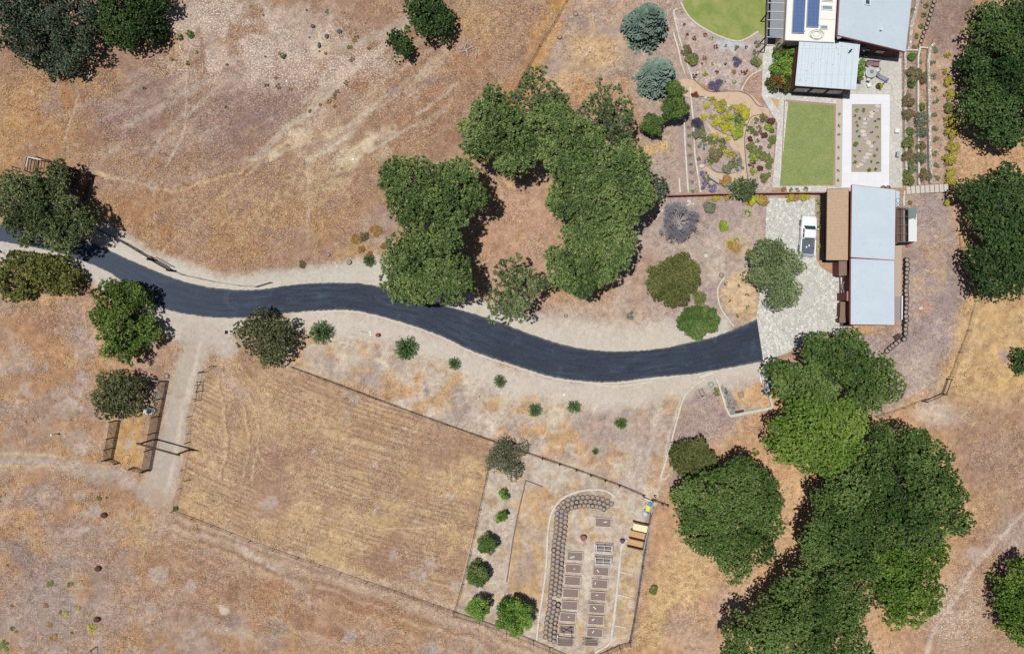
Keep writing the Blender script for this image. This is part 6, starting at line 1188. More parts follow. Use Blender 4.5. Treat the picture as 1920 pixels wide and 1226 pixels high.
o = tyre(313, 705, 0, 'single tyre on the track at the corral corner', None, tme2, .05, 1.1)
o = tyre(1079, 27, 0, 'single faded tyre half sunk near the top by the fence', None, tme3, .05, 1.0)
o = tyre(1061, 592, 0, 'single sunk tyre on the slope above the drive', None, tme3, .05, .8); o = tyre(1352, 516, 0, 'single tyre planter at the end of the white edging', None, tme3, .05, 1.0); o = tyre(1729, 4, 0, 'pale ring tyre beside the main house', None, tme3, .05, .7)
c = P(1333, 721); o = MB().lathe([(.28, .05), (.36, .12), (.42, .05), (.36, .0), (.28, .05)], c, 20).build('hose_coil', M('teal_hose', (100, 150, 146), .6, .1, 3), smooth=True); tag(o, 'coiled teal hose beside the rubble corner', 'hose')

# ------------------------------------------------------------------ raised planter beds
m_frame = M('bed_boards', (206, 196, 182), .9, .12, 5); m_soil = M('planter_soil', (140, 120, 114), .95, .2, 7)
proto = thing('planter_bed', (0, 0, 0), 'x', 'planter bed', 'raised planter beds in two columns', R(-3.5))
w_, d_, h_ = 2.42, 1.36, .38
MB().box((0, d_/2-.05, h_/2), (w_, .1, h_)).box((0, -d_/2+.05, h_/2), (w_, .1, h_)).box((-w_/2+.05, 0, h_/2), (.1, d_-.2, h_)).box((w_/2-.05, 0, h_/2), (.1, d_-.2, h_)).build('frame', m_frame, proto, world=False)
MB().box((0, 0, .14), (w_-.21, d_-.21, .28)).build('soil', m_soil, proto, world=False)
LC = [(1078, 1042), (1075, 1065), (1073.5, 1088), (1070, 1111), (1068, 1134), (1064.5, 1156), (1062.5, 1179), (1060, 1203)]
RC = [(1131, 979), (1132, 1026), (1130, 1049), (1126.5, 1070), (1124.5, 1094), (1121.5, 1117), (1119, 1140), (1117, 1162), (1115, 1185), (1108.5, 1204)]
beds = []
for k, (L_, nm) in enumerate([(LC, 'left'), (RC, 'right')]):
    for i, (x, y) in enumerate(L_):
        o = proto if not beds else copy_tree(proto); o.location = P(x, y, .3).to_2d().to_3d(); o['label'] = 'timber-edged planter bed, %s from the top in the %s column' % (ORD[i], nm); beds.append(o)
        if (x, y) == (1108.5, 1204): o.scale = (.8, .8, 1)
# small things lying on the beds
for i, (x, y, L, a) in enumerate([(1135, 978, .5, .1), (1071+26, 1065, 0, 0), (1121, 1070, .45, -1), (1116, 1093, .35, 1.4), (1119, 1115, .35, 0), (1115, 1139, .5, -.6), (1112, 1161, .45, .6), (1112, 1184, .4, .9), (1077, 1066, .2, 0), (1066, 1156, .2, 0)]):
    if L: c = P(x, y, .3); o = MB().box((c.x, c.y, .31), (L, .12, .04), a).build('plant_label', m_white); tag(o, 'small white marker lying on a planter bed', 'marker', 'white markers on the planter beds')
c = P(1073, 1044, .3); o = MB().box((c.x, c.y, .32), (.7, .25, .06), .25).build('tray', m_metal); tag(o, 'grey tray on the topmost bed of the left column', 'tray')
for (x, y), lb in [((1132, 1028), 'upper white-framed trellis cover over a planter bed'), ((1130, 1051), 'lower white-framed trellis cover over a planter bed')]:
    c = P(x, y, .9); c.z = 0; root = thing('trellis_frame', c, lb, 'trellis', 'white trellis covers', R(-3.5)); m_fr = M('pale_blue_pipe', (206, 220, 228), .5, .05, 3)
    for sx_ in (-1.15, 1.15):
        for sy_ in (-.55, .55): MB().beam((sx_, sy_, .3), (sx_, sy_, 1.5), .06, .06).build('leg', m_fr, root, world=False)
    mb = MB()
    for yy in (-.55, 0, .55): mb.beam((-1.15, yy, 1.5), (1.15, yy, 1.5), .06, .06)
    for xx in (-1.15, 0, 1.15): mb.beam((xx, -.52, 1.51), (xx, .52, 1.51), .06, .06)
    mb.build('frame', m_fr, root, world=False)
def bed_frame(x, y, z, label, n, seed):
    c = P(x, y, z); c.z = 0; root = thing('stake_frame', c, label, 'frame'); rd = random.Random(seed)
    for sx_ in (-1.1, 1.1):
        for sy_ in (-.4, .4): MB().beam(c+Vector((sx_, sy_, 0)), c+Vector((sx_+rd.uniform(-.1, .1), sy_, z)), .06, .06).build('leg', m_wood, root)
    for k in range(n):
        a = c+Vector((-1.15, -.4+.8*k/(n-1), z)); MB().beam(a, a+Vector((2.3, rd.uniform(-.1, .1), 0)), .06, .06).build('bar', m_wood, root)
bed_frame(1059, 1202, 1.0, 'grey stake frame over the lowest bed of the left column', 4, 1); bed_frame(1107, 1203, .7, 'loose stake frame over the lowest bed of the right column', 3, 2)
c = P(1063, 1180, .5); c.z = 0; root = thing('crossed_stakes', c, 'crossed dark stakes on the second lowest bed of the left column', 'stakes')
for a, b in [((-.9, .3), (.9, -.4)), ((-.7, -.5), (.6, .5)), ((.5, .6), (.7, -.7)), ((-.9, .1), (-.3, -.8)), ((.2, .2), (.9, .4))]: MB().beam(c+Vector((*a, .45)), c+Vector((*b, .55)), .06, .06).build('stake', m_dwood, root)
c = P(1045, 1194); o = MB().box((c.x, c.y, .35), (.12, 1.2, .7), 0).build('white_board', m_white); tag(o, 'white board standing beside the lowest left planter', 'board')
# compost bins
m_ply = M('new_plywood', (240, 226, 180), .7, .05, 2); m_plyo = M('orange_plywood', (208, 160, 112), .8, .15, 3, second=(190, 160, 122)); m_pan = M('bin_panel', (120, 104, 100), .9, .15, 3)
root = thing('compost_bin', P(1195, 1000), 'three-bay timber compost bin by the east fence of the plot', 'compost bin', None, R(-13))
for k, (m_, zt) in enumerate([(m_ply, 1.12), (m_plyo, .3), (m_plyo, .25)]):
    yy = 1.15-1.25*k; MB().box((.10*0, yy, zt-.04), (2.1, .96, .06)).build('lid' if k == 0 else 'compost', m_, root, world=False)
for k in range(4): yy = 1.77-1.25*k; MB().box((0, yy, .55), (2.3, .10, 1.1)).build('panel', m_pan, root, world=False)
MB().box((1.22, -.1, .55), (.08, 3.9, 1.1)).build('back', m_metal, root, world=False)
# coloured toy cart and tub beside the bins
c = P(1214, 952); root = thing('garden_cart', c, 'yellow and blue cart at the gate corner of the garden plot', 'cart', None, R(-15)); m_y = M('yellow_paint', (226, 220, 90), .5, .05, 3); m_b = M('sky_blue_plastic', (96, 166, 210), .5, .08, 3)
MB().box((0, 0, .35), (.5, .8, .08)).box((.3, 0, .45), (.07, 1.0, .07)).box((-.3, 0, .45), (.07, 1.0, .07)).box((0, .5, .45), (.53, .07, .07)).build('frame', m_y, root, world=False); MB().lathe([(0, .5), (.3, .5), (.32, .62), (0, .7)], (.1, .72, 0), 12).build('tub', m_b, root, True, world=False)
for sx_ in (-.33, .33): MB().tube([(sx_-.05, -.3, .2), (sx_+.05, -.3, .2)], .2, 12).build('wheel', m_black, root, world=False)
c = P(1208, 963); root = thing('wash_tub', c, 'round grey tub below the yellow cart', 'tub'); MB().lathe([(0, .05), (.34, .05), (.38, .4), (.42, .4), (.38, 0), (0, 0)], c, 18).build('bowl', M('grey_tub', (190, 190, 194), .6, .1, 3), root, True); MB().lathe([(0, .45), (.14, .45), (.14, .3)], c+Vector((.5, .1, 0)), 10).build('pail', m_b, root, True)
# objects of the gravel yard
c = P(1440, 727, .5); c.z = 0; root = thing('sheet_stack', c, 'stack of corrugated grey sheets against the block wall', 'sheet stack', None, R(-97))
MB().box((0, 0, .22), (2.4, .95, .4)).build('stack', M('corrugated_grey', (146, 150, 162), .6, .08, 3), root, world=False)
mb = MB()
for k in range(12): mb.tube([(-1.2, -.44+.08*k, .43), (1.2, -.44+.08*k, .43)], .025, 4)
mb.build('ridges', MATS['corrugated_grey'], root, world=False)
c = P(1425, 710); o = MB().beam(c+Vector((-.15, .75, .3)), c+Vector((.1, -.6, .3)), .16, .1).box((c.x+.35, c.y+.1, .5), (.5, .14, .1), -.1).build('white_lumber', m_white); tag(o, 'white plank propped beside the grey sheet stack', 'plank')
for i, (x, y, s1, s2, a, m_, lb) in enumerate([(1389, 740, .75, .75, .3, m_wood, 'rusty square pallet in the middle of the gravel yard'), (1318, 743, .5, .5, .3, m_metal, 'pale square slab left of the straggly bush'), (1316, 736, .6, 1.1, .4, m_wood, 'timber sandpit frame above the pale slab')]):
    c = P(x, y); root = thing('ground_frame', c, lb, 'frame', None, a); mb = MB()
    for q in (-1, 1): mb.box((q*s1/2, 0, .06), (.08, s2, .1)); mb.box((0, q*s2/2, .06), (s1, .08, .11))
    mb.build('border', m_, root, world=False); MB().box((0, 0, .03), (s1-.1, s2-.1, .04)).build('base', M('frame_fill', (168, 146, 134), .9, .15, 4), root, world=False)
rd = random.Random(6)
mbr = []
for i in range(38):
    t = rd.random(); x = 1354+t*20+rd.uniform(-4, 6)*(.4+t); y = 726+t*50+rd.uniform(-3, 2)
    rk('rubble_block', x, y, rd.uniform(.25, .5), rd.uniform(.2, .45), .35, M('rubble_grey', (156, 154, 152), .9, .25, 4) if i % 7 else m_bl, 'broken grey rubble block in the corner heap of the gravel yard', 'rubble', i, 'rubble blocks in the corner heap')
c = P(1360, 735); root = thing('flower_pot', c, 'dark green pot in the rubble heap', 'pot'); MB().lathe([(0, .03), (.18, .03), (.24, .35), (.28, .35), (.22, 0)], c, 14).build('pot', M('green_pot', (70, 100, 90), .6, .1, 3), root, True)
c = P(1362, 746); o = MB().lathe([(0, .32), (.18, .3), (.24, .1), (.24, 0)], c, 12).build('upturned_pot', M('teal_pot', (110, 168, 156), .6, .1, 3), smooth=True); tag(o, 'upturned teal pot in the rubble heap', 'pot')
for i in range(9):
    c = P(1379+i*1.8, 774.5-i*.4); o = MB().tube([c+Vector((-.1, .3, .3)), c+Vector((.1, -.3, .3))], .07, 6).build('firewood_log', m_dwood); tag(o, 'dark firewood log on the yard wall', 'log', 'firewood logs on the yard wall')
c = P(1430, 685, .5); o = MB().beam(c+Vector((-.35, .05, 0)), c+Vector((.35, -.05, 0)), .09, .09).beam(c+Vector((0, 0, -.5)), c, .08, .08).build('rusty_sign_post', M('rust_post', (120, 82, 72), .9, .2, 5)); tag(o, 'short rusty post at the corner of the drive end', 'post')
o = sheet('manhole_slab', [(1169, 776), (1174, 771), (1180, 774), (1179, 781), (1172, 783)], M('flat_slab', (156, 150, 148), .9, .1, 4), .02); del o['kind']; tag(o, 'flat grey slab on the bank beside the light green fir', 'slab')

# ------------------------------------------------------------------ buildings
def roof_mat(name, base, seam, wx, wy, noise_s=2.5, var=.05, off=0.0):
    m, nt, bs = nodes_mat(name); wv = world_vec(nt)
    bk = N(nt, 'ShaderNodeTexBrick'); bk.offset = off; bk.inputs['Scale'].default_value = 1; bk.inputs['Brick Width'].default_value = wx; bk.inputs['Row Height'].default_value = wy; bk.inputs['Mortar Size'].default_value = .018; bk.inputs['Bias'].default_value = 0
    bk.inputs['Color1'].default_value = (*C3(*base), 1); bk.inputs['Color2'].default_value = (*C3(*[x*.985 for x in base]), 1); bk.inputs['Mortar'].default_value = (*C3(*seam), 1)
    nt.links.new(wv, bk.inputs[0]); f = noise_out(nt, noise_s, 5, .65, vec=wv); g = noise_out(nt, .35, 4, .6, vec=wv)
    o = mixc(nt, mrange(nt, f, .4, .7, 0, var*6), bk.outputs[0], C3(*[x*.91 for x in base])); h_ = noise_out(nt, .9, 6, .7, vec=wv, dist=1.2); o0 = o; o = mixc(nt, mrange(nt, h_, .56, .7, 0, .5), o, C3(*[x*.88 for x in base])); o = mixc(nt, mrange(nt, g, .4, .66, 0, .5), o, C3(*[x*.95 for x in base]))
    nt.links.new(o, bs.inputs['Base Color']); bs.inputs['Roughness'].default_value = .6; bs.inputs['Specular IOR Level'].default_value = .3; return m
m_roof = roof_mat('pale_membrane_roof', (206, 219, 228), (202, 215, 225), 30, 1.8); m_roof2 = roof_mat('seamed_white_roof', (214, 226, 232), (172, 186, 196), .95, 3.6, 3.2, .07)
m_tan = M('cream_roof', (242, 238, 230), .7, .03, 2); m_tile, nt, bs = nodes_mat('brown_shingles'); wv = world_vec(nt)
bk = N(nt, 'ShaderNodeTexBrick'); bk.inputs['Scale'].default_value = 1; bk.inputs['Brick Width'].default_value = .16; bk.inputs['Row Height'].default_value = .45; bk.inputs['Mortar Size'].default_value = .012
bk.inputs['Color1'].default_value = (*C3(200, 172, 142), 1); bk.inputs['Color2'].default_value = (*C3(188, 160, 132), 1); bk.inputs['Mortar'].default_value = (*C3(158, 132, 108), 1); nt.links.new(wv, bk.inputs[0])
f = noise_out(nt, 3, 5, .7, vec=wv); nt.links.new(mixc(nt, mrange(nt, f, .4, .7, 0, .5), bk.outputs[0], C3(176, 148, 122)), bs.inputs['Base Color']); bs.inputs['Roughness'].default_value = .9
m_siding = M('red_brown_siding', (112, 66, 62), .85, .12, 2); m_fascia = M('red_fascia', (176, 112, 116), .7, .06, 3); m_glass = M('window_glass', (70, 84, 100), .12, .05, 1, spec=.6); m_trim = M('white_trim', (228, 230, 234), .6, .04, 3)
def roof(name, px, th, mat, root, fmat=None):
    """roof slab; px = (px, py, z) corners clockwise in the photograph from the north-west"""
    pts = [P(*q) for q in px][::-1]; o = MB().slab(pts, .05).build(name, mat, root)
    if fmat:
        mb = MB(); n = len(pts)
        for i in range(n):
            a, b = pts[i], pts[(i+1) % n]; d = (b-a).normalized(); out = d.cross(Vector((0, 0, 1)))*.04; dz = Vector((0, 0, -th/2+.02))
            mb.beam(a+out+dz, b+out+dz, .06, th)
        mb.build('fascia', fmat, o)
        o2 = o.children[0]; o2.location = (-0, -0, 0)
    return o, pts
def parent_fix(root):     # sub-parts were built relative to a part at the root's origin
    pass
def walls(base, zs, mat, root):
    """base: world xy corners; zs: eave height at each corner"""
    mb = MB(); n = len(base)
    for i in range(n):
        j = (i+1) % n; a, b = base[i], base[j]
        mb.quadlist([(a[0], a[1], -.1), (b[0], b[1], -.1), (b[0], b[1], zs[j]), (a[0], a[1], zs[i])], [(0, 1, 2, 3)])
    mb.quadlist([(p[0], p[1], z) for p, z in zip(base, zs)], [tuple(range(n))])
    return mb.build('wall', mat, root)
def inset(pts, d):
    c = sum((Vector((p.x, p.y, 0)) for p in pts), Vector())/len(pts); out = []
    n = len(pts)
    for i in range(n):
        p = pts[i]; a = (pts[i]-pts[i-1]).to_2d().normalized(); b = (pts[(i+1) % n]-pts[i]).to_2d().normalized()
        na = Vector((-a.y, a.x)); nb = Vector((-b.y, b.x)); s_ = (na+nb); s_ = s_/max(.3, 1+na.dot(nb))
        q = p.to_2d()+s_*d
        if (q-c.to_2d()).length > (p.to_2d()-c.to_2d()).length: q = p.to_2d()-s_*d
        out.append(q)
    return out
def window(root, a, b, z0, z1, name='window', t=.0):
    """framed pane between two ground points on the outer face of a wall"""
    a = Vector((a[0], a[1], 0)); b = Vector((b[0], b[1], 0)); d = (b-a).normalized(); n = Vector((d.y, -d.x, 0))*.05; zc = (z0+z1)/2; L = (b-a).length
    mb = MB(); A = a+n; B = b+n
    for z in (z0, z1): mb.beam(A+Vector((0, 0, z)), B+Vector((0, 0, z)), .07, .08)
    for p in (A, B): mb.beam(p+Vector((0, 0, z0)), p+Vector((0, 0, z1)), .08, .07)
    o = mb.build(name, m_bwood, root)
    m2 = MB(); e = n*.4; m2.quadlist([a+e+Vector((0, 0, z0)), b+e+Vector((0, 0, z0)), b+e+Vector((0, 0, z1)), a+e+Vector((0, 0, z1))], [(0, 1, 2, 3)])
    me = bpy.data.meshes.new('pane'); L_ = root.location; me.from_pydata([(v[0]-L_.x, v[1]-L_.y, v[2]-L_.z) for v in m2.v], [], m2.f); me.materials.append(m_glass); p = bpy.data.objects.new('pane', me); col.objects.link(p); p.parent = o
    return o
def sub(mb, name, mat, root, part, **k):   # a sub-part: built in the root's space, parented to a part that has no offset
    o = mb.build(name, mat, root, **k); o.parent = part; return o
# garden room (white seamed roof)
q = [(1500, 75, 4.9), (1612, 80, 4.7), (1604, 168, 4.2), (1492, 160, 4.4)]
rt = P(1550, 130, 0); root = thing('garden_room', rt, 'square garden room with a pale seamed metal roof beside the lime hedge', 'building')
def roof2(px, th, mat, root, fmat, fth):
    pts = [P(*q_) for q_ in px][::-1]; o = MB().slab(pts, .05).build('roof', mat, root); n = len(pts); mb = MB()
    for i in range(n):
        a, b = pts[i], pts[(i+1) % n]; d = (b-a).normalized(); out = d.cross(Vector((0, 0, 1)))*.035; dz = Vector((0, 0, -fth/2-.01)); mb.beam(a+out+dz, b+out+dz, .06, fth)
    sub(mb, 'fascia', fmat, root, o); return o, pts
ro, pts = roof2(q, .05, m_roof2, root, m_trim, .16)
ins = inset(pts, .28); zs = [p.z-.22 for p in pts]; walls(ins, zs, m_siding, root)
def south_edge(ins):   # the wall edge with the lowest y
    n = len(ins); k = min(range(n), key=lambda i: (ins[i].y+ins[(i+1) % n].y)); a, b = ins[k], ins[(k+1) % n]
    return (a, b) if a.x < b.x else (b, a)
a, b = south_edge(ins)
for t in (.06, .36, .66): window(root, a.lerp(b, t), a.lerp(b, t+.27), .15, 2.7, 'glass_door')
mb = MB()
for k in range(9):     # standing seams
    t = (k+.6)/9.4; p0 = P(1500+112*t, 75+5*t, 4.9-.2*t+.02); p1 = P(1492+112*t, 160+8*t, 4.4-.2*t+.02); mb.beam(p0, p1, .035, .03)
sub(mb, 'seams', M('seam_metal', (180, 196, 206), .6, .05, 3), root, ro)
c = P(1594, 96, 4.8); sub(MB().tube([c, c+Vector((0, 0, .5))], .1, 10).box((c.x-.15, c.y-.1, c.z+.5), (.5, .18, .1), .6), 'vent', m_dark, root, ro)
rd = random.Random(3); mb = MB()
for k in range(34):
    t, u_ = rd.random(), rd.random(); x = 1502+100*t-8*u_; y = 82+80*u_+4*t; c = P(x, y, 4.85-.5*u_-.2*t+.03); mb.box(c, (rd.uniform(.06, .16), rd.uniform(.05, .1), .02), rd.random()*3)
sub(mb, 'debris', M('roof_litter', (120, 124, 130), .9, .2, 4), root, ro)
# main house (east wing)
rt = P(1640, 20); root = thing('main_house', rt, 'main house wing with a large pale sloping roof at the top edge', 'building')
q = [(1580, -95, 6.9), (1720, -95, 3.9), (1698, 97, 3.9), (1571, 66, 6.9)]
ro, pts = roof2(q, .05, m_roof, root, m_fascia, .35); ins = inset(pts, .5); walls(ins, [p.z-.3 for p in pts], m_siding, root)
a, b = south_edge(ins); window(root, a.lerp(b, .35), a.lerp(b, .5), .9, 2.2); window(root, a.lerp(b, .72), a.lerp(b, .86), .9, 2.2); window(root, a.lerp(b, .55), a.lerp(b, .64), .05, 2.2, 'door')
def on_main(x, y): return 6.9-3.0*min(1, max(0, (x-1571)/(1710-1571)))
c = P(1626, 5, on_main(1626, 5)+.15)
sk = sub(MB().box((c.x, c.y, c.z-.02), (.95, .85, .3), -.05, ry=.28), 'skylight', m_trim, root, ro); 
sub(MB().box((c.x, c.y-.02, c.z+.14), (.62, .55, .04), -.05, ry=.28), 'skylight_glass', m_glass, root, ro)
c = P(1651, 57, on_main(1651, 57)+.1); sub(MB().tube([c, c+Vector((0, 0, .35))], .1, 10).box((c.x, c.y, c.z+.35), (.4, .2, .08), .5), 'vent', m_trim, root, ro)
c = P(1573, 70, 6.4); sub(MB().box(c, (.5, .45, .3), .3), 'floodlight', m_metal, root, ro)
# cream-roofed link
rt = P(1520, 30); root = thing('link_building', rt, 'flat cream-roofed building carrying two blue solar panels', 'building')
q = [(1482, -95, 5.2), (1588, -95, 5.2), (1564, 79, 5.2), (1473, 75, 5.2)]
ro, pts = roof2(q, .05, m_tan, root, m_tan, .3); ins = inset(pts, .25); walls(ins, [p.z-.28 for p in pts], M('cream_wall', (226, 214, 196), .8, .05, 3), root)
mb = MB(); a_, b_ = P(1537, 36, 5.22), P(1566, 38, 5.22); mb.beam(a_, b_, .05, .03); sub(mb, 'seam', M('cream_seam', (206, 192, 172), .7, .05, 3), root, ro)
for (x0, x1, x2, x3, y1, lb) in [(1490, 1512, 1508, 1485.5, 63, 'long blue solar panel array on the cream roof, left'), (1517, 1539, 1535, 1513, 51.5, 'shorter blue solar panel array on the cream roof, right')]:
    z = 5.65; pp = [P(x0+1.5, -60, z), P(x1+1.5, -60, z), P(x2-.5, y1, z-.2), P(x3-.5, y1-1, z-.2)]; rt2 = P(x0, 30, 5.2); rr_ = thing('solar_panel', rt2, lb, 'solar panel', 'solar arrays on the cream roof')
    m_pv2, nt, bs = nodes_mat('solar_cells'); wv = world_vec(nt); bk = N(nt, 'ShaderNodeTexBrick'); bk.offset = 0; bk.inputs['Scale'].default_value = 1; bk.inputs['Brick Width'].default_value = .19; bk.inputs['Row Height'].default_value = .19; bk.inputs['Mortar Size'].default_value = .012
    bk.inputs['Color1'].default_value = (*C3(72, 98, 148), 1); bk.inputs['Color2'].default_value = (*C3(66, 92, 142), 1); bk.inputs['Mortar'].default_value = (*C3(130, 152, 188), 1); nt.links.new(wv, bk.inputs[0]); nt.links.new(bk.outputs[0], bs.inputs['Base Color']); bs.inputs['Roughness'].default_value = .35
    MB().slab(pp[::-1], .04).build('cells', m_pv2, rr_); mb = MB()
    for i in range(4): mb.beam(pp[i]-Vector((0, 0, .03)), pp[(i+1) % 4]-Vector((0, 0, .03)), .06, .07)
    mb.build('frame', m_metal, rr_); mb = MB()
    for y in (-40, 0, y1-4):
        for x in ((x0+3), (x1-3)): c = P(x, y, 5.4); mb.beam((c.x, c.y, 5.18), (c.x, c.y, 5.5), .05, .05)
    mb.build('stands', m_metal, rr_)
for i, (x, y, w, h) in enumerate([(1552, 0, 19, 6), (1551, 15, 19, 7), (1545, 52, 13, 7)]):
    c = P(x, y, 5.35); W_, H_ = w/S*.95, h/S*.95; o = sub(MB().box((c.x, c.y, 5.30), (W_+.12, H_+.12, .2), -.04), 'skylight', m_trim, root, ro); 
    sub(MB().box((c.x, c.y, 5.405), (W_-.1, H_-.08, .02), -.04), 'skylight_glass', M('skylight_pane', (142, 154, 164), .2, .06, 2), root, ro)
c = P(1531, 66, 5.22); mb = MB()
for k in range(5):
    pts_ = [(c.x+math.cos(a)*(.5+.12*k)*1.1+.1*math.sin(k*3+a*2), c.y+math.sin(a)*(.42+.07*k)+.1*math.cos(k*2), 5.25+.012*k) for a in np.linspace(0, 6.283, 22)]; mb.tube(pts_, .018, 4, False)
o = mb.build('roof_hose', M('pale_green_hose', (180, 196, 176), .6, .1, 3)); tag(o, 'loosely coiled pale hose on the cream roof', 'hose')
# pergola
rt = P(1460, 30); root = thing('pergola', rt, 'grey slatted pergola along the west side of the cream-roofed building', 'pergola')
x0, x1 = 1441, 1474
for (x, y) in [(1444, -90), (1441, -20), (1439, 25), (1437, 68), (1437, 84), (1474, 84)]: c = P(x, y, 3); MB().box((c.x, c.y, 1.5), (.14, .14, 3.0)).build('post', m_dwood, root)
a_, b_ = P(1444, -95, 3), P(1437, 84, 3); MB().beam(a_, b_, .12, .2).build('beam', m_wood, root); a_, b_ = P(1482, -95, 3), P(1474, 84, 3); MB().beam(a_, b_, .12, .2).build('beam', m_wood, root)
mb = MB()
for k in range(11):
    y = -90+k*16; t = (y+95)/180; a_, b_ = P(1443-6*t, y, 3.15), P(1481-7*t, y+1, 3.15); mb.beam(a_, b_, .07, .12)
mb.build('rafters', m_trim, root); a_ = [P(1449, -95, 3.05), P(1478, -95, 3.05), P(1472, 70, 3.05), P(1443, 68, 3.05)]
MB().slab(a_[::-1], .03).build('shade_cloth', M('grey_shade_cloth', (142, 146, 154), .9, .2, 7), root)
sheet('terrace', [(1441, -95), (1485, -95), (1480, 84), (1434, 84)], M('terrace_grey', (120, 120, 124), .9, .15, 4), .014)

# garage
rt = P(1638, 480); root = thing('garage', rt, 'long garage with two pale roof sections and a red fascia beside the forecourt', 'building')
q1 = [(1598, 347, 4.9), (1679, 356, 4.0), (1677.5, 487.5, 4.0), (1596, 482, 4.9)]; q2 = [(1596, 485, 4.75), (1677, 489, 3.85), (1677, 609, 3.85), (1595.5, 608, 4.75)]
ro, pts = roof2(q1, .05, m_roof, root, m_fascia, .35); r2_, pts2 = roof2(q2, .05, m_roof, root, m_fascia, .35)
NW, NE, SE, SW = P(*q1[0]), P(*q1[1]), P(*q2[2]), P(*q2[3]); d = .45
base = [Vector((NW.x+.75, NW.y-d)), Vector((NE.x-d, NE.y-d)), Vector((SE.x-d, SE.y+d)), Vector((SW.x+.75, SW.y+d))]; walls(base[::-1], [4.45, 3.55, 3.65, 4.5], m_siding, root)
wx = base[0].x
for k, y in enumerate((500, 535, 575)):
    yy = (613-y)/S; window(root, (wx, yy+.9), (wx, yy-.9), 2.4, 3.3, 'window')
MB().box((wx-.05, (613-575)/S, 1.2), (.1, 2.7, 2.3)).build('garage_door', m_bwood, root)
# brown shed on the west side
rt = P(1570, 420); root = thing('brown_shed', rt, 'long brown shingled shed roof against the west side of the garage', 'building')
q = [(1551.5, 355, 3.1), (1591, 353.5, 3.5), (1589.5, 487.5, 3.5), (1549.5, 487.5, 3.1)]
ro, pts = roof2(q, .05, m_tile, root, m_bwood, .18); ins = inset(pts, .25); zs = [p.z-.15 for p in pts]; walls(ins, zs, m_dark, root)
mb = MB(); w_x = min(p.x for p in ins)-.04
for k in range(30): mb.box((w_x, (613-(360+k*4.2))/S*.97, 1.45), (.04, .06, 2.8))
mb.build('battens', m_dwood, root)
sheet('shed_shade', [(1541, 362), (1556, 362), (1556, 492), (1541, 492)], M('eave_shade', (70, 64, 60), .95, .2, 6), .016)  # dark strip painting in the shade under the shed's west eave
# small structures west of the lower garage
def lean_to(label, px, z, mat, wm, name='lean_to', cat='lean-to', th=.12):
    c = P(sum(a for a, b in px)/4, sum(b for a, b in px)/4); root = thing(name, c, label, cat); pp = [P(a, b, z) for a, b in px]
    MB().slab(pp[::-1], th).build('roof', mat, root); ins = inset(pp[::-1], .12); walls(ins, [z-th-.01]*4, wm, root); return root
m_lb = M('porch_boards', (138, 112, 98), .85, .12, 3)
lean_to('brown-roofed lean-to at the corner of the shed and the garage', [(1573, 489), (1589, 488), (1589, 516), (1573, 518)], 2.5, m_lb, m_siding); lean_to('pinkish porch roof on the west wall of the garage', [(1588, 546), (1596, 546), (1596, 564), (1588, 564)], 3.6, M('porch_roof', (178, 134, 124), .8, .08, 3), m_siding, 'porch', 'porch')
lean_to('narrow brown storage box beside the forecourt', [(1576, 566), (1586, 566), (1586, 595), (1575, 595)], 1.5, m_lb, m_siding, 'storage_box', 'box'); lean_to('brown gate box at the south-west corner of the garage', [(1574, 595), (1589, 595), (1589, 605), (1574, 605)], 1.7, m_lb, m_siding, 'storage_box', 'box')
sheet('dark_yard', [(1573, 516), (1600, 516), (1600, 612), (1574, 612)], M('dark_ground', (84, 74, 76), .9, .15, 4), .018)  # darker ground sheet in the recess west of the lower garage
c = P(1586.5, 538, 1.0); mb = MB(); pts_ = [(c.x-.25+.0, c.y+.7, 1.0), (c.x-.45, c.y+.5, 1.0), (c.x-.5, c.y, 1.0), (c.x-.45, c.y-.5, 1.0), (c.x-.2, c.y-.75, 1.0)]
o = mb.tube(curve(pts_, 4), .04, 6).beam((c.x-.25, c.y+.7, 0), (c.x-.25, c.y+.7, 1.0), .05, .05).beam((c.x-.2, c.y-.75, 0), (c.x-.2, c.y-.75, 1.0), .05, .05).build('curved_rail', m_metal); tag(o, 'curved grey handrail in the recess beside the garage', 'rail')
rk('cluttered_pots', 1581, 554, .6, .5, .6, m_round, 'dark clutter of pots by the porch', 'pots', 3)
# east side of the garage
c = P(1684, 373); root = thing('water_panel', c, 'pale flat panel with hose rings on the east eave of the garage', 'panel'); pp = [P(1680, 358, 2.4), (P(1686.5, 359, 2.4)), P(1686.5, 388, 2.4), P(1680, 388, 2.4)]; MB().slab(pp[::-1], .06).build('sheet', M('pale_blue_sheet', (190, 212, 226), .5, .04, 3), root)
for p in pp: MB().beam((p.x, p.y, 0), (p.x, p.y, 2.35), .06, .06).build('post', m_wood, root)
for (x, y, r) in [(1684, 376, .28), (1684, 385, .18)]: c = P(x, y, 2.42); MB().lathe([(r, 0), (r+.03, .03), (r+.06, 0)], c, 20).build('ring', m_dark, root)
c = P(1700, 422); root = thing('potting_frame', c, 'open framed potting shelter with white sheeting east of the garage', 'shelter'); z = 2.2
X0, X1, X2, X3 = 1681, 1693, 1703, 1719; Y0, Y1 = 390, 454
mb = MB()
for x in (X0, X1, X2): a_, b_ = P(x, Y0, z), P(x, Y1, z); mb.beam(a_, b_, .07, .07)
for k in range(5): y = Y0+(Y1-Y0)*k/4; a_, b_ = P(X0, y, z), P(X2, y, z); mb.beam(a_, b_, .06, .06)
mb.build('frame', m_wood, root)
for x in (X0+1, X1, X2):
    for y in (Y0, Y1): c = P(x, y, z); MB().beam((c.x, c.y, 0), (c.x, c.y, z), .08, .08).build('post', m_dwood, root)
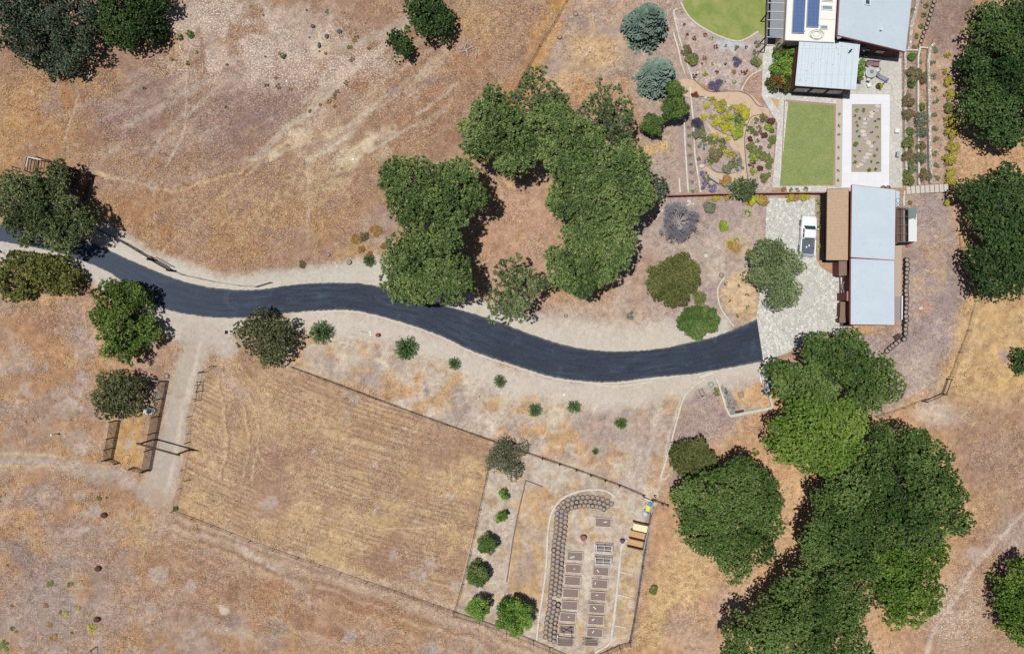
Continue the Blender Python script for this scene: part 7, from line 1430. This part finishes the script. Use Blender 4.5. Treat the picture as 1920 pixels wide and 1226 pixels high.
pp = [P(X2, Y0, 2.1), P(X3, Y0+1, 1.5), P(X3, Y1-1, 1.5), P(X2, Y1, 2.1)]; MB().slab([P(X2, Y0, 2.1), P(X3-1, Y0+1, 1.5), P(X3-1, 408, 1.5), P(X2, 412, 2.1)][::-1], .03).build('green_sheet', M('green_grey_sheet', (130, 146, 142), .7, .1, 4), root)
rd = random.Random(12); mb = MB()
for k in range(6):
    xa = X2+.5+k*2.6; y0 = 402+rd.uniform(0, 14) if k < 5 else 402; zt = 2.0-.1*k; mb.slab([P(xa, y0, zt), P(xa+2.65, y0+rd.uniform(-2, 3), zt-.08), P(xa+2.65, Y1-1, zt-.08), P(xa, Y1-1, zt)][::-1], .03)
mb.build('white_sheet', m_white, root); a_ = [P(X0, Y0, .8), P(X1, Y0, .8), P(X1, Y1, .8), P(X0, Y1, .8)]; MB().slab(a_[::-1], .05).build('bench', m_bwood, root); a_ = [P(X1+1, Y0+1, .7), P(X2, Y0+1, .7), P(X2, Y1, .7), P(X1+1, Y1, .7)]; MB().slab(a_[::-1], .05).build('shelf', M('grey_shelf', (140, 132, 128), .9, .15, 6), root)
a_, b_ = P(1684, 456, 1.8), P(1709, 455, 1.6); MB().beam(a_, b_, .3, .1).build('end_board', m_dark, root)
sheet('concrete_strip', [(1676, 454), (1691, 456), (1690, 560), (1675, 560)], M('dusty_strip', (188, 168, 148), .9, .08, 3), .01); sheet('concrete_strip', [(1675, 556), (1692, 556), (1692, 602), (1675, 602)], M('grey_strip', (158, 146, 146), .9, .08, 3), .016)
a_, b_ = P(1691.5, 555, .4), P(1691, 599, .4); o = MB().beam(a_, b_, .16, .10).build('white_plank', m_white); tag(o, 'long white plank lying along the tyre wall', 'plank')
c = P(1681, 632); root = thing('crate', c, 'dark tilted crate by the curve of the tyre wall', 'crate', None, .55); mb = MB()
for k in range(5): mb.box((-.4+.2*k, 0, .45), (.16, .8, .04))
mb.build('lid', m_dwood, root, world=False); MB().box((0, 0, .21), (.95, .78, .42)).build('box', m_bwood, root, world=False)
wall('pale flagstone band at the foot of the steps', [(1696, 358), (1694, 375), (1695, 386)], .1, 3, m_kerb, 'stone_edging', 'edging'); wall('flagstone kerb at the edge of the forecourt beneath the storage boxes', [(1577, 520), (1579.5, 560), (1578, 605)], .1, 3, m_kerb, 'kerb', 'kerb'); wall('stone kerb curving along the south of the forecourt', curve([(1540, 632), (1500, 648), (1470, 662), (1450, 668), (1432, 682)], 4), .12, 3, MATS['grey_blocks'], 'kerb', 'kerb')

# patio furniture
c = P(1633, 136, .6); c.z = 0; root = thing('fire_table', c, 'round pale patio table with a mauve centrepiece', 'table'); m_st = M('patio_table_stone', (196, 196, 190), .7, .08, 4)
MB().lathe([(0, .70), (.78, .70), (.84, .66), (.82, .62), (.74, .60), (.70, 0), (0, 0)], c, 28).build('drum', m_st, root, True); MB().lathe([(0, .725), (.6, .725), (.6, .70)], c, 24).build('top', M('table_glass', (178, 190, 188), .4, .05, 3), root)
MB().rock((c.x+.05, c.y+.05, .8), (.5, .5, .25), 4).build('centrepiece', M('mauve_deco', (150, 120, 142), .8, .2, 6), root)
for i, (dx, dy, a, lb) in enumerate([(-.15, 1.15, 0, 'pale patio chair above the round table'), (1.1, .4, -1.2, 'pale patio chair right of the round table'), (-1.0, -.1, 1.5, 'pale patio chair left of the round table'), (-.3, -1.05, 2.9, 'pale patio chair below the round table')]):
    ch = thing('patio_chair', c+Vector((dx, dy, 0)), lb, 'chair', 'chairs round the patio table', a); m_c = M('pale_chair', (208, 206, 200), .6, .05, 3)
    MB().box((0, 0, .42), (.5, .46, .06)).build('seat', m_c, ch, world=False, bevel=.02); MB().box((0, .25, .68), (.5, .05, .46), rx=-.15).build('backrest', m_c, ch, world=False, bevel=.02)
    for sx_ in (-.22, .22):
        for sy_ in (-.2, .2): MB().beam((sx_, sy_, 0), (sx_, sy_, .4), .04, .04).build('leg', m_c, ch, world=False)
c = P(1637, 119.5, .5); c.z = 0; root = thing('patio_sofa', c, 'dark mauve two-seat patio sofa under the main house', 'sofa', None, -.05); m_sf = M('mauve_cushion', (140, 112, 118), .8, .1, 3)
MB().box((0, 0, .22), (2.0, .75, .4)).build('base', m_dwood, root, world=False, bevel=.03)
for sx_ in (-.48, .48): MB().box((sx_, -.05, .46), (.93, .62, .12)).build('cushion', m_sf, root, world=False, bevel=.04)
MB().box((0, .34, .62), (2.0, .14, .4)).build('backrest', m_sf, root, world=False, bevel=.04)
c = P(1655, 145.5, .4); c.z = 0; root = thing('sun_lounger', c, 'dark grey sun lounger pointing away from the round table', 'lounger', None, -.5); m_ln = M('grey_sling', (142, 144, 152), .7, .08, 6)
MB().box((.25, 0, .32), (1.5, .62, .05)).build('seat', m_ln, root, world=False, bevel=.02); MB().box((-.75, 0, .46), (.62, .62, .05), ry=.5).build('backrest', m_ln, root, world=False, bevel=.02)
for sx_ in (-.5, .9):
    for sy_ in (-.27, .27): MB().beam((sx_, sy_, 0), (sx_, sy_, .3), .04, .04).build('leg', m_metal, root, world=False)
c = P(1627, 162); root = thing('patio_stool', c, 'small white square side table on the patio', 'side table', None, .25); MB().box((0, 0, .42), (.5, .5, .06)).build('top', m_white, root, world=False, bevel=.02)
for sx_ in (-.2, .2):
    for sy_ in (-.2, .2): MB().beam((sx_, sy_, 0), (sx_, sy_, .4), .05, .05).build('leg', m_white, root, world=False)
c = P(1645, 163); root = thing('potted_plant', c, 'dark pot with a leaning plant below the sun lounger', 'potted plant'); MB().lathe([(0, .05), (.28, .05), (.36, .5), (.42, .52), (.32, 0)], c, 18).build('pot', M('dark_pot', (84, 76, 68), .8, .1, 3), root, True); MB().tube([c+Vector((0, 0, .4)), c+Vector((.6, .3, .8)), c+Vector((1.2, .9, 1.0))], [.06, .05, .03], 5).build('stem', m_dwood, root)
fo = shrub(1650, 164, 5, 'yellow', 'loose', None, None, None, 'leaves', h=.5); fo.parent = root; fo.location = (fo.location.x-c.x, fo.location.y-c.y, .4)
c = P(1618.5, 90, 2.6); root = thing('satellite_dish', (c.x, c.y, 0), 'white satellite dish between the two house roofs', 'satellite dish'); MB().lathe([(0, 2.65), (.25, 2.68), (.42, 2.78), (.44, 2.78), (.25, 2.62), (0, 2.6)], (c.x, c.y, 0), 22, .85, 1.15).build('dish', M('dish_grey', (196, 212, 224), .5, .04, 3), root, True); MB().tube([(c.x, c.y, 0), (c.x, c.y, 2.6)], .05, 8).build('mast', m_metal, root); MB().tube([(c.x, c.y, 2.62), (c.x+.35, c.y+.45, 3.0)], .025, 5).build('arm', m_metal, root)
c = P(1621, 106); root = thing('fountain_bowl', c, 'small round fountain bowl at the corner of the patio', 'fountain'); MB().lathe([(0, .5), (.22, .52), (.3, .62), (.34, .6), (.24, .4), (.12, .3), (.16, 0)], c, 18).build('bowl', m_metal, root, True); MB().lathe([(0, .56), (.2, .56)], c, 14).build('water', m_glass, root)
for i, (x, y, lb) in enumerate([(1679.5, 247, 'white box seat beside the terrace, upper'), (1681, 291, 'dark grey rounded box beside the terrace, lower')]):
    c = P(x, y); root = thing('garden_box', c, lb, 'box', None, -.1); MB().box((0, 0, .25), (.62 if i == 0 else .4, .55 if i == 0 else .75, .5)).build('body', m_white if i == 0 else m_wood, root, world=False, bevel=.04); MB().box((0, 0, .53), (.68 if i == 0 else .44, .6 if i == 0 else .8, .06)).build('lid', m_trim if i == 0 else m_metal, root, world=False, bevel=.02)
for i, x in enumerate([1655, 1664]): c = P(x, 353, .4); c.z = 0; rt_ = thing('round_pot', c, ['dark round pot at the north eave of the garage, left', 'dark round pot at the north eave of the garage, right'][i], 'pot'); MB().lathe([(0, .1), (.2, .1), (.3, .6), (.36, .62), (.28, 0)], c, 16).build('pot', m_black, rt_, True); MB().lathe([(0, .5), (.27, .5)], c, 14).build('soil', m_soil, rt_)
# garden bench by the violet flowers
c = P(1339, 336, .4); c.z = 0; root = thing('garden_bench', c, 'pale bench facing the path beside violet flowers', 'bench', None, -.62); m_bn = M('pale_bench', (200, 198, 196), .7, .05, 3)
mb = MB()
for k in range(4): mb.box((0, -.18+.12*k, .44), (1.7, .09, .04))
mb.build('seat', m_bn, root, world=False); mb = MB()
for k in range(3): mb.box((0, -.28, .58+.13*k), (1.7, .03, .09))
mb.build('backrest', m_bn, root, world=False)
for sx_ in (-.75, .75): MB().box((sx_, -.02, .21), (.06, .5, .42)).build('leg', m_bn, root, world=False)
c = P(1346, 340); o = MB().rock((c.x, c.y, .3), (.3, .3, .3), 2).build('red_pot', M('terracotta', (196, 110, 80), .8, .1, 4), smooth=True); tag(o, 'small terracotta ball at the end of the bench', 'ornament')
c = P(1369, 352); o = MB().beam(c+Vector((-.8, .5, .5)), c+Vector((.8, -.4, .5)), .35, .25).build('teal_boat', M('teal_wood', (84, 150, 160), .7, .2, 4)); tag(o, 'teal painted bench half hidden by the feathery tree', 'bench')

# ------------------------------------------------------------------ pickup truck
def truck():
    c = P(1514.5, 441.5, .7); c.z = 0; root = thing('pickup_truck', c, 'white double-cab pickup truck parked in the forecourt under the olive tree', 'pickup truck', None, R(-3.5))
    m_car = M('white_car_paint', (244, 246, 250), .25, .01, 1, spec=.5); m_bed = M('bed_liner', (92, 100, 108), .8, .08, 5); m_gl = M('car_glass', (56, 84, 84), .08, .02, 1, spec=.7)
    def loft(secs, n_c=4):
        """secs: (y, half width, z0, z1, corner radius)"""
        mb = MB(); rings = []
        for (y, hw, z0, z1, cr) in secs:
            ring = []
            for (cx_, cz_, a0) in [(hw-cr, z1-cr, 0), (-(hw-cr), z1-cr, 90), (-(hw-cr*.4), z0+cr*.4, 180), (hw-cr*.4, z0+cr*.4, 270)]:
                rr_ = cr if a0 < 180 else cr*.4
                for k in range(n_c):
                    a = R(a0+90*k/(n_c-1)); ring.append((cx_+math.cos(a)*rr_, y, cz_+math.sin(a)*rr_))
            rings.append(ring)
        n = len(rings[0])
        for r_ in rings: mb.v += r_
        for i in range(len(rings)-1):
            for k in range(n): a = i*n+k; b = i*n+(k+1) % n; mb.f.append((a, b, b+n, a+n))
        mb.f.append(tuple(range(n))[::-1]); mb.f.append(tuple((len(rings)-1)*n+k for k in range(n))); return mb
    # y forward; 5.8 m long
    body = loft([(2.88, .72, .50, .86, .16), (2.80, .88, .42, 1.02, .18), (2.55, .96, .40, 1.10, .14), (1.9, .99, .40, 1.16, .13), (1.25, 1.0, .40, 1.20, .12), (.9, 1.0, .40, 1.20, .12), (-.60, 1.0, .40, 1.18, .10)]); body.build('body', m_car, root, True, world=False)
    cab = loft([(1.32, .80, 1.12, 1.17, .03), (.72, .76, 1.12, 1.72, .14), (.35, .76, 1.12, 1.82, .14), (-.30, .76, 1.12, 1.82, .14), (-.50, .78, 1.12, 1.70, .14), (-.62, .80, 1.10, 1.16, .03)]); cb = cab.build('cab', m_car, root, True, world=False)
    o = MB().quadlist([(-.70, 1.30, 1.20), (.70, 1.30, 1.20), (.60, .72, 1.735), (-.60, .72, 1.735)], [(0, 1, 2, 3)]); w = MB().slab([(-.74, 1.36, 1.215), (.74, 1.36, 1.215), (.64, .76, 1.745), (-.64, .76, 1.745)], .04).build('windscreen', m_gl, cb, world=False)
    MB().slab([(-.6, -.48, 1.735), (.6, -.48, 1.735), (.66, -.66, 1.22), (-.66, -.66, 1.22)], .03).build('rear_window', m_gl, cb, world=False)
    for s_ in (-1, 1):
        for (y0, y1) in ((.95, .32), (.26, -.40)): MB().slab([(s_*.83, y0, 1.20), (s_*.83, y1, 1.20), (s_*.775, y1+.02, 1.62), (s_*.775, y0-.16, 1.62)], .02).build('side_window', m_gl, cb, world=False)
        MB().box((s_*1.12, .95, 1.22), (.20, .12, .16)).build('mirror', m_car, root, world=False, bevel=.03)
        MB().box((s_*.76, 2.74, .84), (.3, .22, .2)).build('headlight', M('lamp_glass', (210, 220, 226), .15, .02, 2), root, world=False, bevel=.03); MB().box((s_*.93, -2.86, .88), (.12, .08, .34)).build('tail_light', M('tail_lamp', (170, 40, 40), .3, .05, 2), root, world=False)
        # bed sides
        MB().box((s_*.93, -1.75, .80), (.14, 2.25, .80)).build('bed_side', m_car, root, world=False, bevel=.03)
    MB().box((0, -1.75, .66), (1.72, 2.2, .08)).build('bed_floor', m_bed, root, world=False); MB().box((0, -2.86, .84), (1.98, .08, .66)).build('tailgate', m_car, root, world=False, bevel=.02); MB().box((0, -.66, 1.0), (1.98, .07, .45)).build('bed_front', m_metal, root, world=False)
    MB().box((0, -3.0, .52), (1.9, .16, .2)).build('rear_bumper', m_metal, root, world=False, bevel=.03); MB().box((0, 2.9, .52), (1.8, .12, .22)).build('front_bumper', m_metal, root, world=False, bevel=.04)
    for s_ in (-1, 1):
        for y in (1.85, -1.85):
            t = MB().tube([(s_*.78, y, .39), (s_*1.02, y, .39)], .39, 20).build('wheel', m_black, root, world=False); MB().tube([(s_*1.0, y, .39), (s_*1.03, y, .39)], .23, 14).build('rim', m_metal, t, world=False)
    root.scale = (1.12, 1.0, 1.0)
    for i, (dx, dy) in enumerate([(.25, -1.5), (-.12, -1.75)]):
        b = Matrix.Rotation(R(-3.5), 4, 'Z') @ Vector((dx, dy, 0)); o = MB().lathe([(0, .92), (.1, .9), (.15, .8), (.13, .70), (0, .70)], (c.x+b.x, c.y+b.y, 0), 12, .8, 1.3).build('white_bag', m_white, smooth=True); tag(o, ['right white bag lying in the pickup bed', 'left white bag lying in the pickup bed'][i], 'bag')
truck()
